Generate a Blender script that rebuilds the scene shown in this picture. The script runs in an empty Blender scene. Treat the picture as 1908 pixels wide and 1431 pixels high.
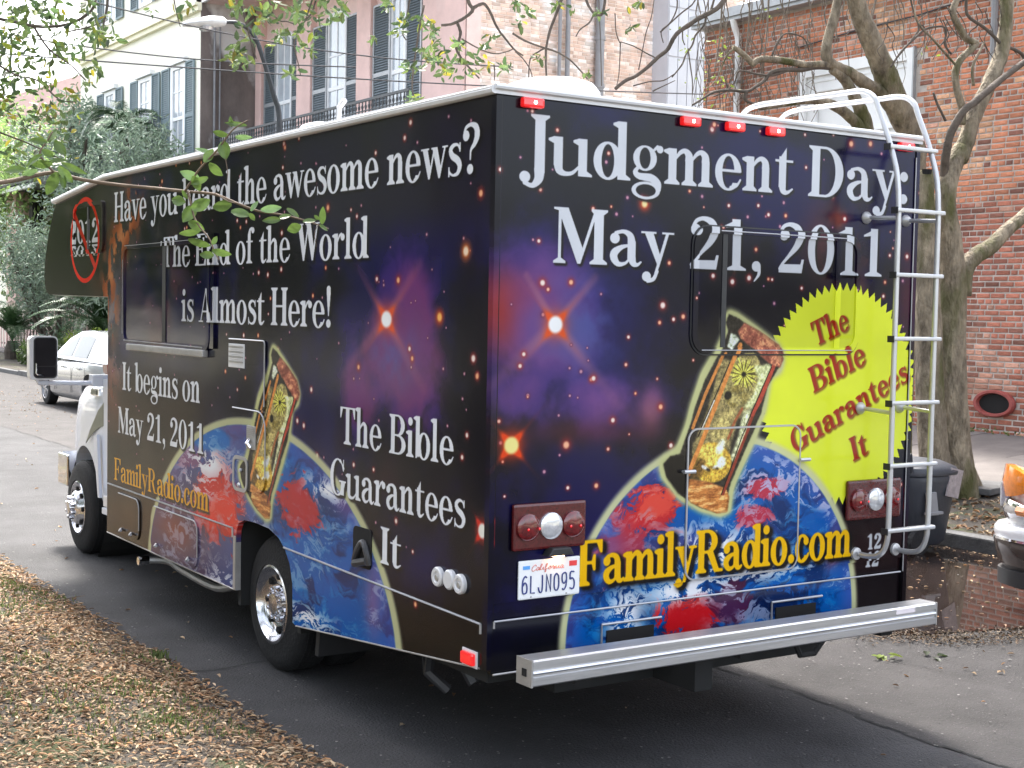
import bpy, bmesh, math, random
import numpy as np
from mathutils import Vector, Matrix
random.seed(7); np.random.seed(7)
SC = bpy.context.scene
COL = SC.collection
R_ = math.radians
# ---------------------------------------------------------------- camera, sky, sun, exposure
CAM = np.array([-3.0667, -4.8071, 1.9940]); YAW, PIT, ROL, FPX = .582366, .0506608, .0190944, 2627.894
_fw = np.array([math.sin(YAW)*math.cos(PIT), math.cos(YAW)*math.cos(PIT), -math.sin(PIT)])
_r = np.array([math.cos(YAW), -math.sin(YAW), 0]); _u = np.cross(_r, _fw)
_r2 = _r*math.cos(ROL)+_u*math.sin(ROL); _u2 = -_r*math.sin(ROL)+_u*math.cos(ROL)
cd = bpy.data.cameras.new('camera'); cam = bpy.data.objects.new('camera', cd); COL.objects.link(cam)
cd.sensor_width = 36; cd.lens = FPX/1908*36; cd.clip_start = .05; cd.clip_end = 800
cam.matrix_world = Matrix(((_r2[0], _u2[0], -_fw[0], CAM[0]), (_r2[1], _u2[1], -_fw[1], CAM[1]), (_r2[2], _u2[2], -_fw[2], CAM[2]), (0, 0, 0, 1)))
SC.camera = cam
SUN_EL, SUN_AZ = R_(57), R_(22)          # azimuth the light comes from, clockwise from +y
world = bpy.data.worlds.new('World'); SC.world = world; world.use_nodes = True
wn = world.node_tree.nodes; wl = world.node_tree.links
sky = wn.new('ShaderNodeTexSky'); sky.sky_type = 'NISHITA'; sky.sun_disc = False; sky.sun_elevation = SUN_EL; sky.sun_rotation = SUN_AZ
sky.air_density = 1.0; sky.dust_density = 4.0; sky.ozone_density = 1.0
hs = wn.new('ShaderNodeHueSaturation'); hs.inputs['Saturation'].default_value = .45; wl.new(sky.outputs[0], hs.inputs['Color'])
wl.new(hs.outputs[0], wn['Background'].inputs[0]); wn['Background'].inputs[1].default_value = .15
sl = bpy.data.lights.new('sun', 'SUN'); sl.energy = 2.5; sl.angle = R_(9); sl.color = (1, .955, .88)
sun = bpy.data.objects.new('sun', sl); COL.objects.link(sun)
_sd = Vector((math.sin(SUN_AZ)*math.cos(SUN_EL), math.cos(SUN_AZ)*math.cos(SUN_EL), math.sin(SUN_EL)))
sun.rotation_euler = _sd.to_track_quat('Z', 'Y').to_euler(); sun.location = (10, 20, 30)
SC.view_settings.view_transform = 'Standard'; SC.view_settings.look = 'None'; SC.view_settings.gamma = 1; SC.view_settings.use_curve_mapping = False
SC.view_settings.exposure = 2.4
# ---------------------------------------------------------------- placing aids: a photo pixel met with a real plane
def ray(px, py): return _fw+_r2*(px-954)/FPX-_u2*(py-715.5)/FPX
def at(px, py, ax, v): d = ray(px, py); return CAM+d*(v-CAM[ax])/d[ax]
def atd(px, py, dep): d = ray(px, py); return CAM+d*dep
def onS(px, py): p = at(px, py, 0, 0.); return float(p[1]), float(p[2])
def onR(px, py): p = at(px, py, 1, 0.); return float(p[0]), float(p[2])
def proj(p):
    d = np.asarray(p, float)-CAM; z = d@_fw
    return 954+FPX*(d@_r2)/z, 715.5-FPX*(d@_u2)/z, z
# ---------------------------------------------------------------- materials
def mat(name, col, rough=.6, metal=0, var=.12, scale=6, bump=0, bscale=40, spec=.5, col2=None, spots=None, attr=False, objcol=False, coat=0, emit=None, trans=0, alpha=1, stretch=None):
    m = bpy.data.materials.new(name); m.use_nodes = True; nt = m.node_tree; N = nt.nodes; L = nt.links; b = N['Principled BSDF']
    b.inputs['Roughness'].default_value = rough; b.inputs['Metallic'].default_value = metal; b.inputs['Specular IOR Level'].default_value = spec
    if coat: b.inputs['Coat Weight'].default_value = coat; b.inputs['Coat Roughness'].default_value = .05
    tc = N.new('ShaderNodeTexCoord'); vec = tc.outputs['Object']
    if stretch:
        mp = N.new('ShaderNodeMapping'); mp.inputs['Scale'].default_value = stretch; L.new(vec, mp.inputs[0]); vec = mp.outputs[0]
    n = N.new('ShaderNodeTexNoise'); n.inputs['Scale'].default_value = scale; n.inputs['Detail'].default_value = 8; n.inputs['Roughness'].default_value = .65; L.new(vec, n.inputs['Vector'])
    cr = N.new('ShaderNodeValToRGB'); e = cr.color_ramp.elements; e[0].position = .3; e[1].position = .72
    c = np.array(col[:3]); c2 = np.array(col2) if col2 else c*(1+var)
    e[0].color = (*(c*(1-var)), 1); e[1].color = (*np.minimum(c2, 1), 1); L.new(n.outputs[0], cr.inputs[0]); out = cr.outputs[0]
    if spots:
        sc, thr, w, scol = spots; n2 = N.new('ShaderNodeTexNoise'); n2.inputs['Scale'].default_value = sc; n2.inputs['Detail'].default_value = 6; L.new(vec, n2.inputs['Vector'])
        mr = N.new('ShaderNodeMapRange'); mr.inputs[1].default_value = thr; mr.inputs[2].default_value = thr+w; L.new(n2.outputs[0], mr.inputs[0])
        mx = N.new('ShaderNodeMix'); mx.data_type = 'RGBA'; L.new(mr.outputs[0], mx.inputs[0]); L.new(out, mx.inputs[6]); mx.inputs[7].default_value = (*scol, 1); out = mx.outputs[2]
    for k, on in (('tint', attr), (None, objcol)):
        if on:
            a = N.new('ShaderNodeAttribute' if k else 'ShaderNodeObjectInfo')
            if k: a.attribute_name = k
            mx = N.new('ShaderNodeMix'); mx.data_type = 'RGBA'; mx.blend_type = 'MULTIPLY'; mx.inputs[0].default_value = 1; L.new(out, mx.inputs[6]); L.new(a.outputs['Color'], mx.inputs[7]); out = mx.outputs[2]
    L.new(out, b.inputs['Base Color'])
    if bump:
        n3 = N.new('ShaderNodeTexNoise'); n3.inputs['Scale'].default_value = bscale; n3.inputs['Detail'].default_value = 6; L.new(vec, n3.inputs['Vector'])
        bp = N.new('ShaderNodeBump'); bp.inputs['Strength'].default_value = bump; bp.inputs['Distance'].default_value = .02; L.new(n3.outputs[0], bp.inputs['Height']); L.new(bp.outputs[0], b.inputs['Normal'])
    if emit: b.inputs['Emission Color'].default_value = (*emit[0], 1); b.inputs['Emission Strength'].default_value = emit[1]
    if trans:
        t = N.new('ShaderNodeBsdfTranslucent'); L.new(out, t.inputs[0]); ms = N.new('ShaderNodeMixShader'); ms.inputs[0].default_value = trans; L.new(b.outputs[0], ms.inputs[1]); L.new(t.outputs[0], ms.inputs[2]); L.new(ms.outputs[0], N['Material Output'].inputs[0])
    if alpha < 1: b.inputs['Alpha'].default_value = alpha
    return m
M = {}
def MT(k, *a, **kw): M[k] = mat(k, *a, **kw)
MT('asphalt', (.056,.052,.051), .88, var=.32, scale=1.7, bump=.9, bscale=70, spots=(95, .64, .05, (.16,.15,.145)), spec=.3)
MT('asphalt_new', (.046,.045,.047), .84, var=.38, scale=1.3, bump=.9, bscale=80, spots=(90, .67, .04, (.12,.115,.11)), spec=.35)
MT('crack', (.012,.012,.012), .9); MT('earth', (.050,.042,.034), .95, var=.4, scale=22, bump=1.2, bscale=60, col2=(.12,.10,.08), spots=(3,.52,.12,(.075,.085,.035))); MT('far_ground', (.16,.15,.11), .95, var=.3, scale=.3)
MT('concrete', (.15,.135,.130), .85, var=.25, scale=2.5, bump=.25, bscale=90, objcol=True); MT('kerb_stone', (.10,.10,.10), .8, var=.4, scale=5, bump=.6, bscale=30)
MT('leaf_litter', (.41,.335,.25), .75, var=.25, scale=9, attr=True, trans=.15); MT('grass', (.15,.19,.06), .7, var=.3, attr=True, trans=.3)
MT('leaf_green', (.062,.092,.030), .42, var=.25, scale=30, attr=True, trans=.45, spec=.5); MT('leaf_twig', (.082,.135,.030), .32, var=.22, scale=40, attr=True, trans=.30, bump=.2, bscale=60)
MT('leaf_grey', (.25,.33,.24), .5, var=.25, attr=True, trans=.25); MT('leaf_lime', (.30,.40,.06), .5, var=.25, attr=True, trans=.35); MT('frond', (.050,.105,.040), .4, var=.3, attr=True, trans=.2)
MT('bark', (.105,.080,.055), .92, var=.4, scale=9, bump=2.2, bscale=26, col2=(.40,.33,.235), spots=(2.6, .52, .12, (.085,.082,.028)), stretch=(1,1,.4)); MT('bark_dark', (.095,.075,.060), .9, var=.4, scale=8, bump=.6, bscale=30)
MT('vine', (.16,.13,.10), .9, var=.4); MT('twig_wood', (.13,.09,.06), .8, var=.3, scale=30)
MT('mortar', (.50,.44,.40), .95, var=.25, scale=3, bump=.5, bscale=60, spots=(1.1,.52,.2,(.34,.24,.18))); MT('brick', (.43,.155,.100), .9, var=.35, scale=9, bump=.6, bscale=50, objcol=True, spots=(5,.62,.14,(.46,.36,.31))); MT('brick_mass', (.43,.155,.100), .9, var=.35, scale=9, bump=.6, bscale=50, attr=True, spots=(5,.62,.14,(.46,.36,.31)))
MT('mortar_pale', (.74,.66,.60), .95, var=.12, scale=2); MT('brick_pale', (.70,.50,.40), .9, var=.25, scale=2.5, attr=True, spots=(1.6,.50,.16,(.80,.72,.66)))
MT('white_paint', (.80,.80,.80), .55, var=.05, scale=3); MT('cream_paint', (.84,.82,.70), .7, var=.05, scale=1.2); MT('yellow_trim', (.84,.80,.60), .6, var=.1); MT('pink_stucco', (.72,.50,.45), .8, var=.14, scale=1.4, bump=.2, spots=(.9,.6,.2,(.76,.60,.55))); MT('pink_pale', (.76,.56,.51), .8, var=.1)
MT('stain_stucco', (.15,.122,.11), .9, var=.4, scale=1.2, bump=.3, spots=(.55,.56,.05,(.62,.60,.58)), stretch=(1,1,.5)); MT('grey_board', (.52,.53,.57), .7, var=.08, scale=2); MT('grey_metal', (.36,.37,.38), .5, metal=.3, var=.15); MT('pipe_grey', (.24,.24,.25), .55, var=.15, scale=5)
MT('shutter', (.13,.16,.18), .6, var=.1); MT('shutter_green', (.17,.23,.25), .6, var=.1); MT('glass_dark', (.022,.030,.032), .12, var=.4, scale=3, spec=.3); MT('glass_bldg', (.42,.46,.50), .12, var=.2, scale=1.5, spec=.8); MT('iron', (.045,.05,.055), .55, var=.2); MT('slate', (.12,.12,.13), .7); MT('roof_white', (.78,.78,.78), .6)
MT('terracotta', (.27,.055,.045), .6, var=.2, scale=12, bump=.2); MT('dark_hole', (.008,.007,.007), .95)
MT('rv_white', (.66,.66,.68), .28, var=.04, scale=1.5, coat=.5); MT('rv_cab', (.62,.66,.76), .25, var=.04, scale=1.5, coat=.8); MT('silver_paint', (.33,.34,.36), .25, metal=.35, var=.03, coat=.9); MT('car_white', (.80,.80,.80), .22, var=.02, coat=.9); MT('stripe_olive', (.17,.18,.14), .35)
MT('grit', (.15,.142,.135), .9, attr=True); MT('alu', (.68,.68,.69), .32, metal=.85, var=.16, scale=8, stretch=(.3,6,6)); MT('alu_rail', (.56,.56,.57), .36, metal=.6, var=.06); MT('alu_dirty', (.42,.41,.40), .5, metal=.7, var=.2); MT('chrome', (.86,.86,.87), .07, metal=1, var=.03); MT('chrome_line', (.42,.42,.44), .3, metal=.5)
MT('chrome_dark_reflection', (.16,.14,.13), .12, metal=.7, var=.3, scale=5); MT('tyre', (.009,.009,.010), .85, var=.3, bump=.4, bscale=60); MT('black_plastic', (.022,.022,.024), .5, var=.15); MT('under', (.014,.014,.014), .9); MT('hose', (.05,.05,.055), .4); MT('mirror_glass', (.010,.009,.012), .25, spec=.25); MT('rim_alloy', (.66,.66,.69), .16, metal=.95, var=.06, scale=12); MT('mirror_small', (.6,.62,.65), .05, metal=1)
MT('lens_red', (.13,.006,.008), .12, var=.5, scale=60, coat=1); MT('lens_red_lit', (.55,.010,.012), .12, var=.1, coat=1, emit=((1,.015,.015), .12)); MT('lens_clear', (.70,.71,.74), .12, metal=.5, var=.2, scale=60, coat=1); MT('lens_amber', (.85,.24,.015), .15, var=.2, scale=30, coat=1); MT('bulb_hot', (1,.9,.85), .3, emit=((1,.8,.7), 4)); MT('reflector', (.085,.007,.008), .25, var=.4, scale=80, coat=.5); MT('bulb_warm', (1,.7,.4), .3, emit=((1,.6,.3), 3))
MT('bin_grey', (.034,.038,.048), .5, var=.12, scale=4, bump=.1); MT('label_pale', (.30,.26,.26), .6, var=.3, scale=25); MT('plate_white', (.80,.81,.82), .4, var=.04); MT('plate_navy', (.035,.05,.20), .45); MT('plate_red', (.72,.05,.05), .45); MT('plate_blue', (.10,.34,.75), .45); MT('script_red', (.75,.22,.18), .45); MT('sticker', (.80,.72,.74), .5, var=.1); MT('cable', (.05,.05,.055), .6); MT('orange_paint', (.7,.25,.1), .6)
def puddle_mat():
    m = mat('puddle_water', (.020,.014,.012), .02, var=.2, scale=2, spec=.5); nt = m.node_tree
    b = nt.nodes['Principled BSDF']; b.inputs['IOR'].default_value = 1.45; M['puddle_water'] = m
puddle_mat()
# ---------------------------------------------------------------- mesh helpers
class MB:
    def __init__(s): s.v = []; s.f = []; s.t = []
    def add(s, vs, fs, t=None):
        n = len(s.v); s.v += [tuple(map(float, p)) for p in vs]; s.f += [tuple(i+n for i in f) for f in fs]
        if t is not None: s.t += [t]*len(vs)
    def box(s, x0, x1, y0, y1, z0, z1, t=None):
        s.add([(x0,y0,z0),(x1,y0,z0),(x1,y1,z0),(x0,y1,z0),(x0,y0,z1),(x1,y0,z1),(x1,y1,z1),(x0,y1,z1)], [(0,3,2,1),(4,5,6,7),(0,1,5,4),(1,2,6,5),(2,3,7,6),(3,0,4,7)], t)
    def obox(s, c, ax, ay, az, t=None):     # centre and three half vectors
        c, ax, ay, az = map(np.asarray, (c, ax, ay, az)); P = [c+i*ax+j*ay+k*az for k in (-1,1) for i, j in ((-1,-1),(1,-1),(1,1),(-1,1))]
        s.add(P, [(0,3,2,1),(4,5,6,7),(0,1,5,4),(1,2,6,5),(2,3,7,6),(3,0,4,7)], t)
    def tube(s, pts, rad, n=8, cap=True, jit=0):
        P = [np.asarray(p, float) for p in pts]; k = len(P); rad = [rad]*k if np.isscalar(rad) else list(rad)
        d0 = P[1]-P[0]; up = np.array([0,0,1.]) if abs(d0[2]) < .9*np.linalg.norm(d0) else np.array([1.,0,0]); vs = []; fs = []
        a = np.cross(d0, up); a /= np.linalg.norm(a)
        for i in range(k):
            d = P[min(i+1,k-1)]-P[max(i-1,0)]; d /= np.linalg.norm(d)+1e-9; a = a-d*(a@d); a /= np.linalg.norm(a)+1e-9; b = np.cross(d, a)
            for j in range(n):
                th = 2*math.pi*j/n; r = rad[i]*(1+jit*(random.random()-.5)); vs.append(P[i]+r*(math.cos(th)*a+math.sin(th)*b))
        for i in range(k-1):
            for j in range(n): fs.append((i*n+j, i*n+(j+1) % n, (i+1)*n+(j+1) % n, (i+1)*n+j))
        if cap: fs.append(tuple(range(n))[::-1]); fs.append(tuple((k-1)*n+j for j in range(n)))
        s.add(vs, fs)
    def lathe(s, prof, c, ax='x', n=32, sgn=1, caps=True):      # prof = (offset along axis, radius)
        vs = []; fs = []; c = np.asarray(c, float)
        for o, r in prof:
            for j in range(n):
                th = 2*math.pi*j/n; q = (sgn*o, r*math.cos(th), r*math.sin(th)); q = q if ax == 'x' else ((q[1], q[0], q[2]) if ax == 'y' else (q[1], q[2], q[0])); vs.append(c+q)
        for i in range(len(prof)-1):
            for j in range(n): fs.append((i*n+j, i*n+(j+1) % n, (i+1)*n+(j+1) % n, (i+1)*n+j))
        if caps: fs.append(tuple(range(n))); fs.append(tuple((len(prof)-1)*n+j for j in range(n))[::-1])
        s.add(vs, fs)
    def prism(s, poly, ax, a, b):     # 2-D polygon extruded along an axis: ax 0 → (y,z), 1 → (x,z), 2 → (x,y)
        f3 = (lambda p, k: (k, p[0], p[1])) if ax == 0 else ((lambda p, k: (p[0], k, p[1])) if ax == 1 else (lambda p, k: (p[0], p[1], k)))
        n = len(poly); s.add([f3(p, a) for p in poly]+[f3(p, b) for p in poly], [tuple(range(n))[::-1], tuple(range(n, 2*n))]+[(i, (i+1) % n, n+(i+1) % n, n+i) for i in range(n)])
    def loft(s, rings, closed=True, caps=True):
        n = len(rings[0]); vs = [p for r in rings for p in r]; fs = []
        for i in range(len(rings)-1):
            for j in range(n if closed else n-1): fs.append((i*n+j, i*n+(j+1) % n, (i+1)*n+(j+1) % n, (i+1)*n+j))
        if caps: fs.append(tuple(range(n))[::-1]); fs.append(tuple((len(rings)-1)*n+j for j in range(n)))
        s.add(vs, fs)
    def build(s, name, m, parent=None, smooth=False, bevel=0, uv=None, org=None, seg=2):
        me = bpy.data.meshes.new(name); v = np.array(s.v)
        if parent is not None and org is None: org = parent.get('org', (0, 0, 0))
        if org is not None: v = v-np.array(org)
        me.from_pydata(v.tolist(), [], s.f); me.materials.append(M[m] if isinstance(m, str) else m)
        bm = bmesh.new(); bm.from_mesh(me); bmesh.ops.recalc_face_normals(bm, faces=bm.faces)
        if bevel:
            ed = [e for e in bm.edges if len(e.link_faces) == 2 and e.calc_face_angle(0) > .6]; bmesh.ops.bevel(bm, geom=ed, offset=bevel, segments=seg, affect='EDGES', profile=.6)
        bm.to_mesh(me); bm.free()
        if s.t and not bevel:
            at_ = me.color_attributes.new('tint', 'FLOAT_COLOR', 'POINT'); a = np.ones((len(me.vertices), 4), np.float32); a[:, :3] = np.array(s.t, np.float32).reshape(len(s.t), -1) if np.ndim(s.t[0]) else np.array(s.t, np.float32)[:, None]; at_.data.foreach_set('color', a.ravel())
        if uv:
            ul = me.uv_layers.new(name='uv'); o_ = np.array(org) if org is not None else np.zeros(3)
            for lp in me.loops: p = np.array(me.vertices[lp.vertex_index].co)+o_; ul.data[lp.index].uv = uv(p)
        if smooth:
            for p in me.polygons: p.use_smooth = True
            if smooth != 'all':
                me.set_sharp_from_angle(angle=R_(38))
        o = bpy.data.objects.new(name, me); COL.objects.link(o)
        if parent is not None:
            o.parent = parent; o['org'] = [float(q_) for q_ in org] if org is not None else [0., 0., 0.]
        return o
def tagit(o, label=None, cat=None, group=None, kind=None):
    if label: o['label'] = label
    if cat: o['category'] = cat
    if group: o['group'] = group
    if kind: o['kind'] = kind
    return o
def thing(name, label, cat, org=(0,0,0), group=None):
    """An Empty standing at org; children are written in world coordinates and shifted."""
    o = bpy.data.objects.new(name, None); COL.objects.link(o); o.location = org; o['org'] = [float(q_) for q_ in org]; o.empty_display_size = .2
    return tagit(o, label, cat, group)
def shape(): return MB()
def leaves(name, m, pts, size, parent=None, aspect=.45, flat=0.0, tint=(.6, 1.2), curl=.25, dirs=None, colors=None, hang=0):
    """Many leaf blades: each a bent four-sided blade with its own direction and tint."""
    pts = np.asarray(pts, float); n = len(pts); rg = np.random
    org = np.array(parent.get('org', (0,0,0))) if parent is not None else np.zeros(3)
    d = rg.normal(size=(n, 3)) if dirs is None else np.asarray(dirs, float)+rg.normal(size=(n, 3))*.25; d[:, 2] = d[:, 2]*(1-flat)-hang; d /= np.linalg.norm(d, axis=1)[:, None]
    q = rg.normal(size=(n, 3))*(1-flat); q[:, 2] += flat*2; s_ = np.cross(d, q); s_ /= np.linalg.norm(s_, axis=1)[:, None]+1e-9; u = np.cross(s_, d)
    L = (size*(.65+.7*rg.rand(n)))[:, None]; w = L*aspect*.5
    P = np.stack([pts, pts+d*L*.35+s_*w+u*L*curl*.4, pts+d*L*.75+s_*w*.75+u*L*curl*.3, pts+d*L-u*L*curl*.2, pts+d*L*.75-s_*w*.75+u*L*curl*.3, pts+d*L*.35-s_*w+u*L*curl*.4], 1)
    mid = pts+d*L*.5; V = P.reshape(-1, 3)-org
    F = np.arange(n)[:, None]*6+np.array([[0,1,2,3]]); F2 = np.arange(n)[:, None]*6+np.array([[0,3,4,5]]); F = np.stack([F, F2], 1).reshape(-1, 4)
    me = bpy.data.meshes.new(name); me.vertices.add(len(V)); me.vertices.foreach_set('co', V.ravel()); me.loops.add(F.size); me.loops.foreach_set('vertex_index', F.ravel().astype(np.int32)); me.polygons.add(len(F)); me.polygons.foreach_set('loop_start', np.arange(0, F.size, 4, dtype=np.int32)); me.update(calc_edges=True); me.validate()
    me.materials.append(M[m]); ca = me.color_attributes.new('tint', 'FLOAT_COLOR', 'POINT'); a = np.ones((n, 6, 4), np.float32)
    t = tint[0]+(tint[1]-tint[0])*rg.rand(n, 1)
    a[..., :3] = (t if colors is None else colors[rg.randint(len(colors), size=n)]*t)[:, None]; ca.data.foreach_set('color', a.ravel())
    o = bpy.data.objects.new(name, me); COL.objects.link(o)
    if parent is not None: o.parent = parent; o['org'] = [float(q_) for q_ in org]
    return o
def smooth_path(pts, k=4):
    P = np.array(pts, float); out = []; n = len(P)
    for i in range(n-1):
        p0, p1, p2, p3 = P[max(i-1,0)], P[i], P[i+1], P[min(i+2,n-1)]
        for t in np.arange(k)/k: out.append(.5*((2*p1)+(-p0+p2)*t+(2*p0-5*p1+4*p2-p3)*t*t+(-p0+3*p1-3*p2+p3)*t**3))
    out.append(P[-1]); return np.array(out)
def limb(b, pix, plane, r0, r1, n=9, jit=.14, off=None, k=4):
    """A branch through photo pixels met with a plane (axis, value) or at depth; widths in metres."""
    P = [(at(x, y, *plane) if isinstance(plane, tuple) else atd(x, y, plane)) for x, y in pix]
    if off is not None: P = [p+_fw*o for p, o in zip(P, off)]
    P = smooth_path(P, k); b.tube(P, np.linspace(r0, r1, len(P)), n=n, jit=jit); return P
# ---------------------------------------------------------------- printed wrap (numpy drawn, no files)
GS = 1.5                       # glyph raster: px per unit, cap height = 100 units
PADX, PADY = 16, 40
def _grid(w):
    W_ = int((w + 2*PADX)*GS); H_ = int((112 + 2*PADY)*GS)
    yy, xx = np.mgrid[0:H_, 0:W_].astype(np.float32)
    return xx/GS - PADX, yy/GS - PADY
class Gl:
    def __init__(s, w):
        s.w = w; s.x, s.y = _grid(w); s.m = np.zeros_like(s.x)
    def _add(s, d, sub=False):
        c = np.clip(d*GS + .5, 0, 1)
        s.m = s.m*(1-c) if sub else np.maximum(s.m, c)
    def rect(s, x0, y0, x1, y1, sub=False):
        s._add(np.minimum(np.minimum(s.x-x0, x1-s.x), np.minimum(s.y-y0, y1-s.y)), sub)
    def poly(s, p, sub=False):
        n = len(p); a = sum(p[i][0]*p[(i+1) % n][1]-p[(i+1) % n][0]*p[i][1] for i in range(n))
        ins = np.zeros(s.x.shape, bool); dd = np.full(s.x.shape, 1e9, np.float32)
        for i in range(n):
            (ax, ay), (bx, by) = p[i], p[(i+1) % n]
            if ay != by:
                c = (ay > s.y) != (by > s.y)
                ins ^= c & (s.x < (bx-ax)*(s.y-ay)/(by-ay)+ax)
            ex, ey = bx-ax, by-ay; L = ex*ex+ey*ey
            if L == 0: continue
            t = np.clip(((s.x-ax)*ex+(s.y-ay)*ey)/L, 0, 1)
            dd = np.minimum(dd, np.hypot(s.x-ax-t*ex, s.y-ay-t*ey))
        s._add(np.where(ins, dd, -dd), sub)
    def ring(s, cx, cy, rx, ry, ts, tt, clip=None):
        o = (1-np.hypot((s.x-cx)/rx, (s.y-cy)/ry))*min(rx, ry)
        i = (np.hypot((s.x-cx)/max(rx-ts, 1), (s.y-cy)/max(ry-tt, 1))-1)*min(rx-ts, ry-tt)
        d = np.minimum(o, i)
        if clip is not None: d = np.minimum(d, s.x-clip)
        s._add(d)
    def dot(s, cx, cy, r): s._add(r-np.hypot(s.x-cx, s.y-cy))
    def T(s, *pts):
        P = np.array(pts, float); n = len(P); out = []
        for i in range(n-1):
            p0 = P[max(i-1, 0)]; p1 = P[i]; p2 = P[i+1]; p3 = P[min(i+2, n-1)]
            k = max(2, int(math.hypot(*(p2-p1)[:2])/2.0))
            for t in np.arange(k)/k:
                out.append(.5*((2*p1)+(-p0+p2)*t+(2*p0-5*p1+4*p2-p3)*t*t+(-p0+3*p1-3*p2+p3)*t**3))
        out.append(P[-1]); d = np.full(s.x.shape, -1e9, np.float32)
        for x, y, w in out: d = np.maximum(d, w/2-np.hypot(s.x-x, s.y-y))
        s._add(d)
    def sb(s, x, w, y=0, l=8, r=8):      # bracketed serif at the foot
        s.poly([(x-l, y), (x+w+r, y), (x+w+r, y+4), (x+w, y+10), (x, y+10), (x-l, y+4)])
    def st(s, x, w, y=100, l=8, r=8):    # bracketed serif at the head
        s.poly([(x-l, y), (x+w+r, y), (x+w+r, y-4), (x+w, y-10), (x, y-10), (x-l, y-4)])
    def flag(s, x, y): s.poly([(x+1, y), (x-10, y-4), (x-10, y-8), (x+1, y-13)])
    def stem(s, x, y0, y1, w=17): s.rect(x, y0, x+w, y1)
    def arch(s, x, y0=50):               # from stem edge x to a new stem 17 wide
        s.T((x-2, 48, 5), (x+7, 59, 8), (x+17, 63, 10), (x+25, 56, 15), (x+26, 46, 17)); s.stem(x+18, 0, y0-2); s.sb(x+18, 17, 0, 7, 8)
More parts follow.
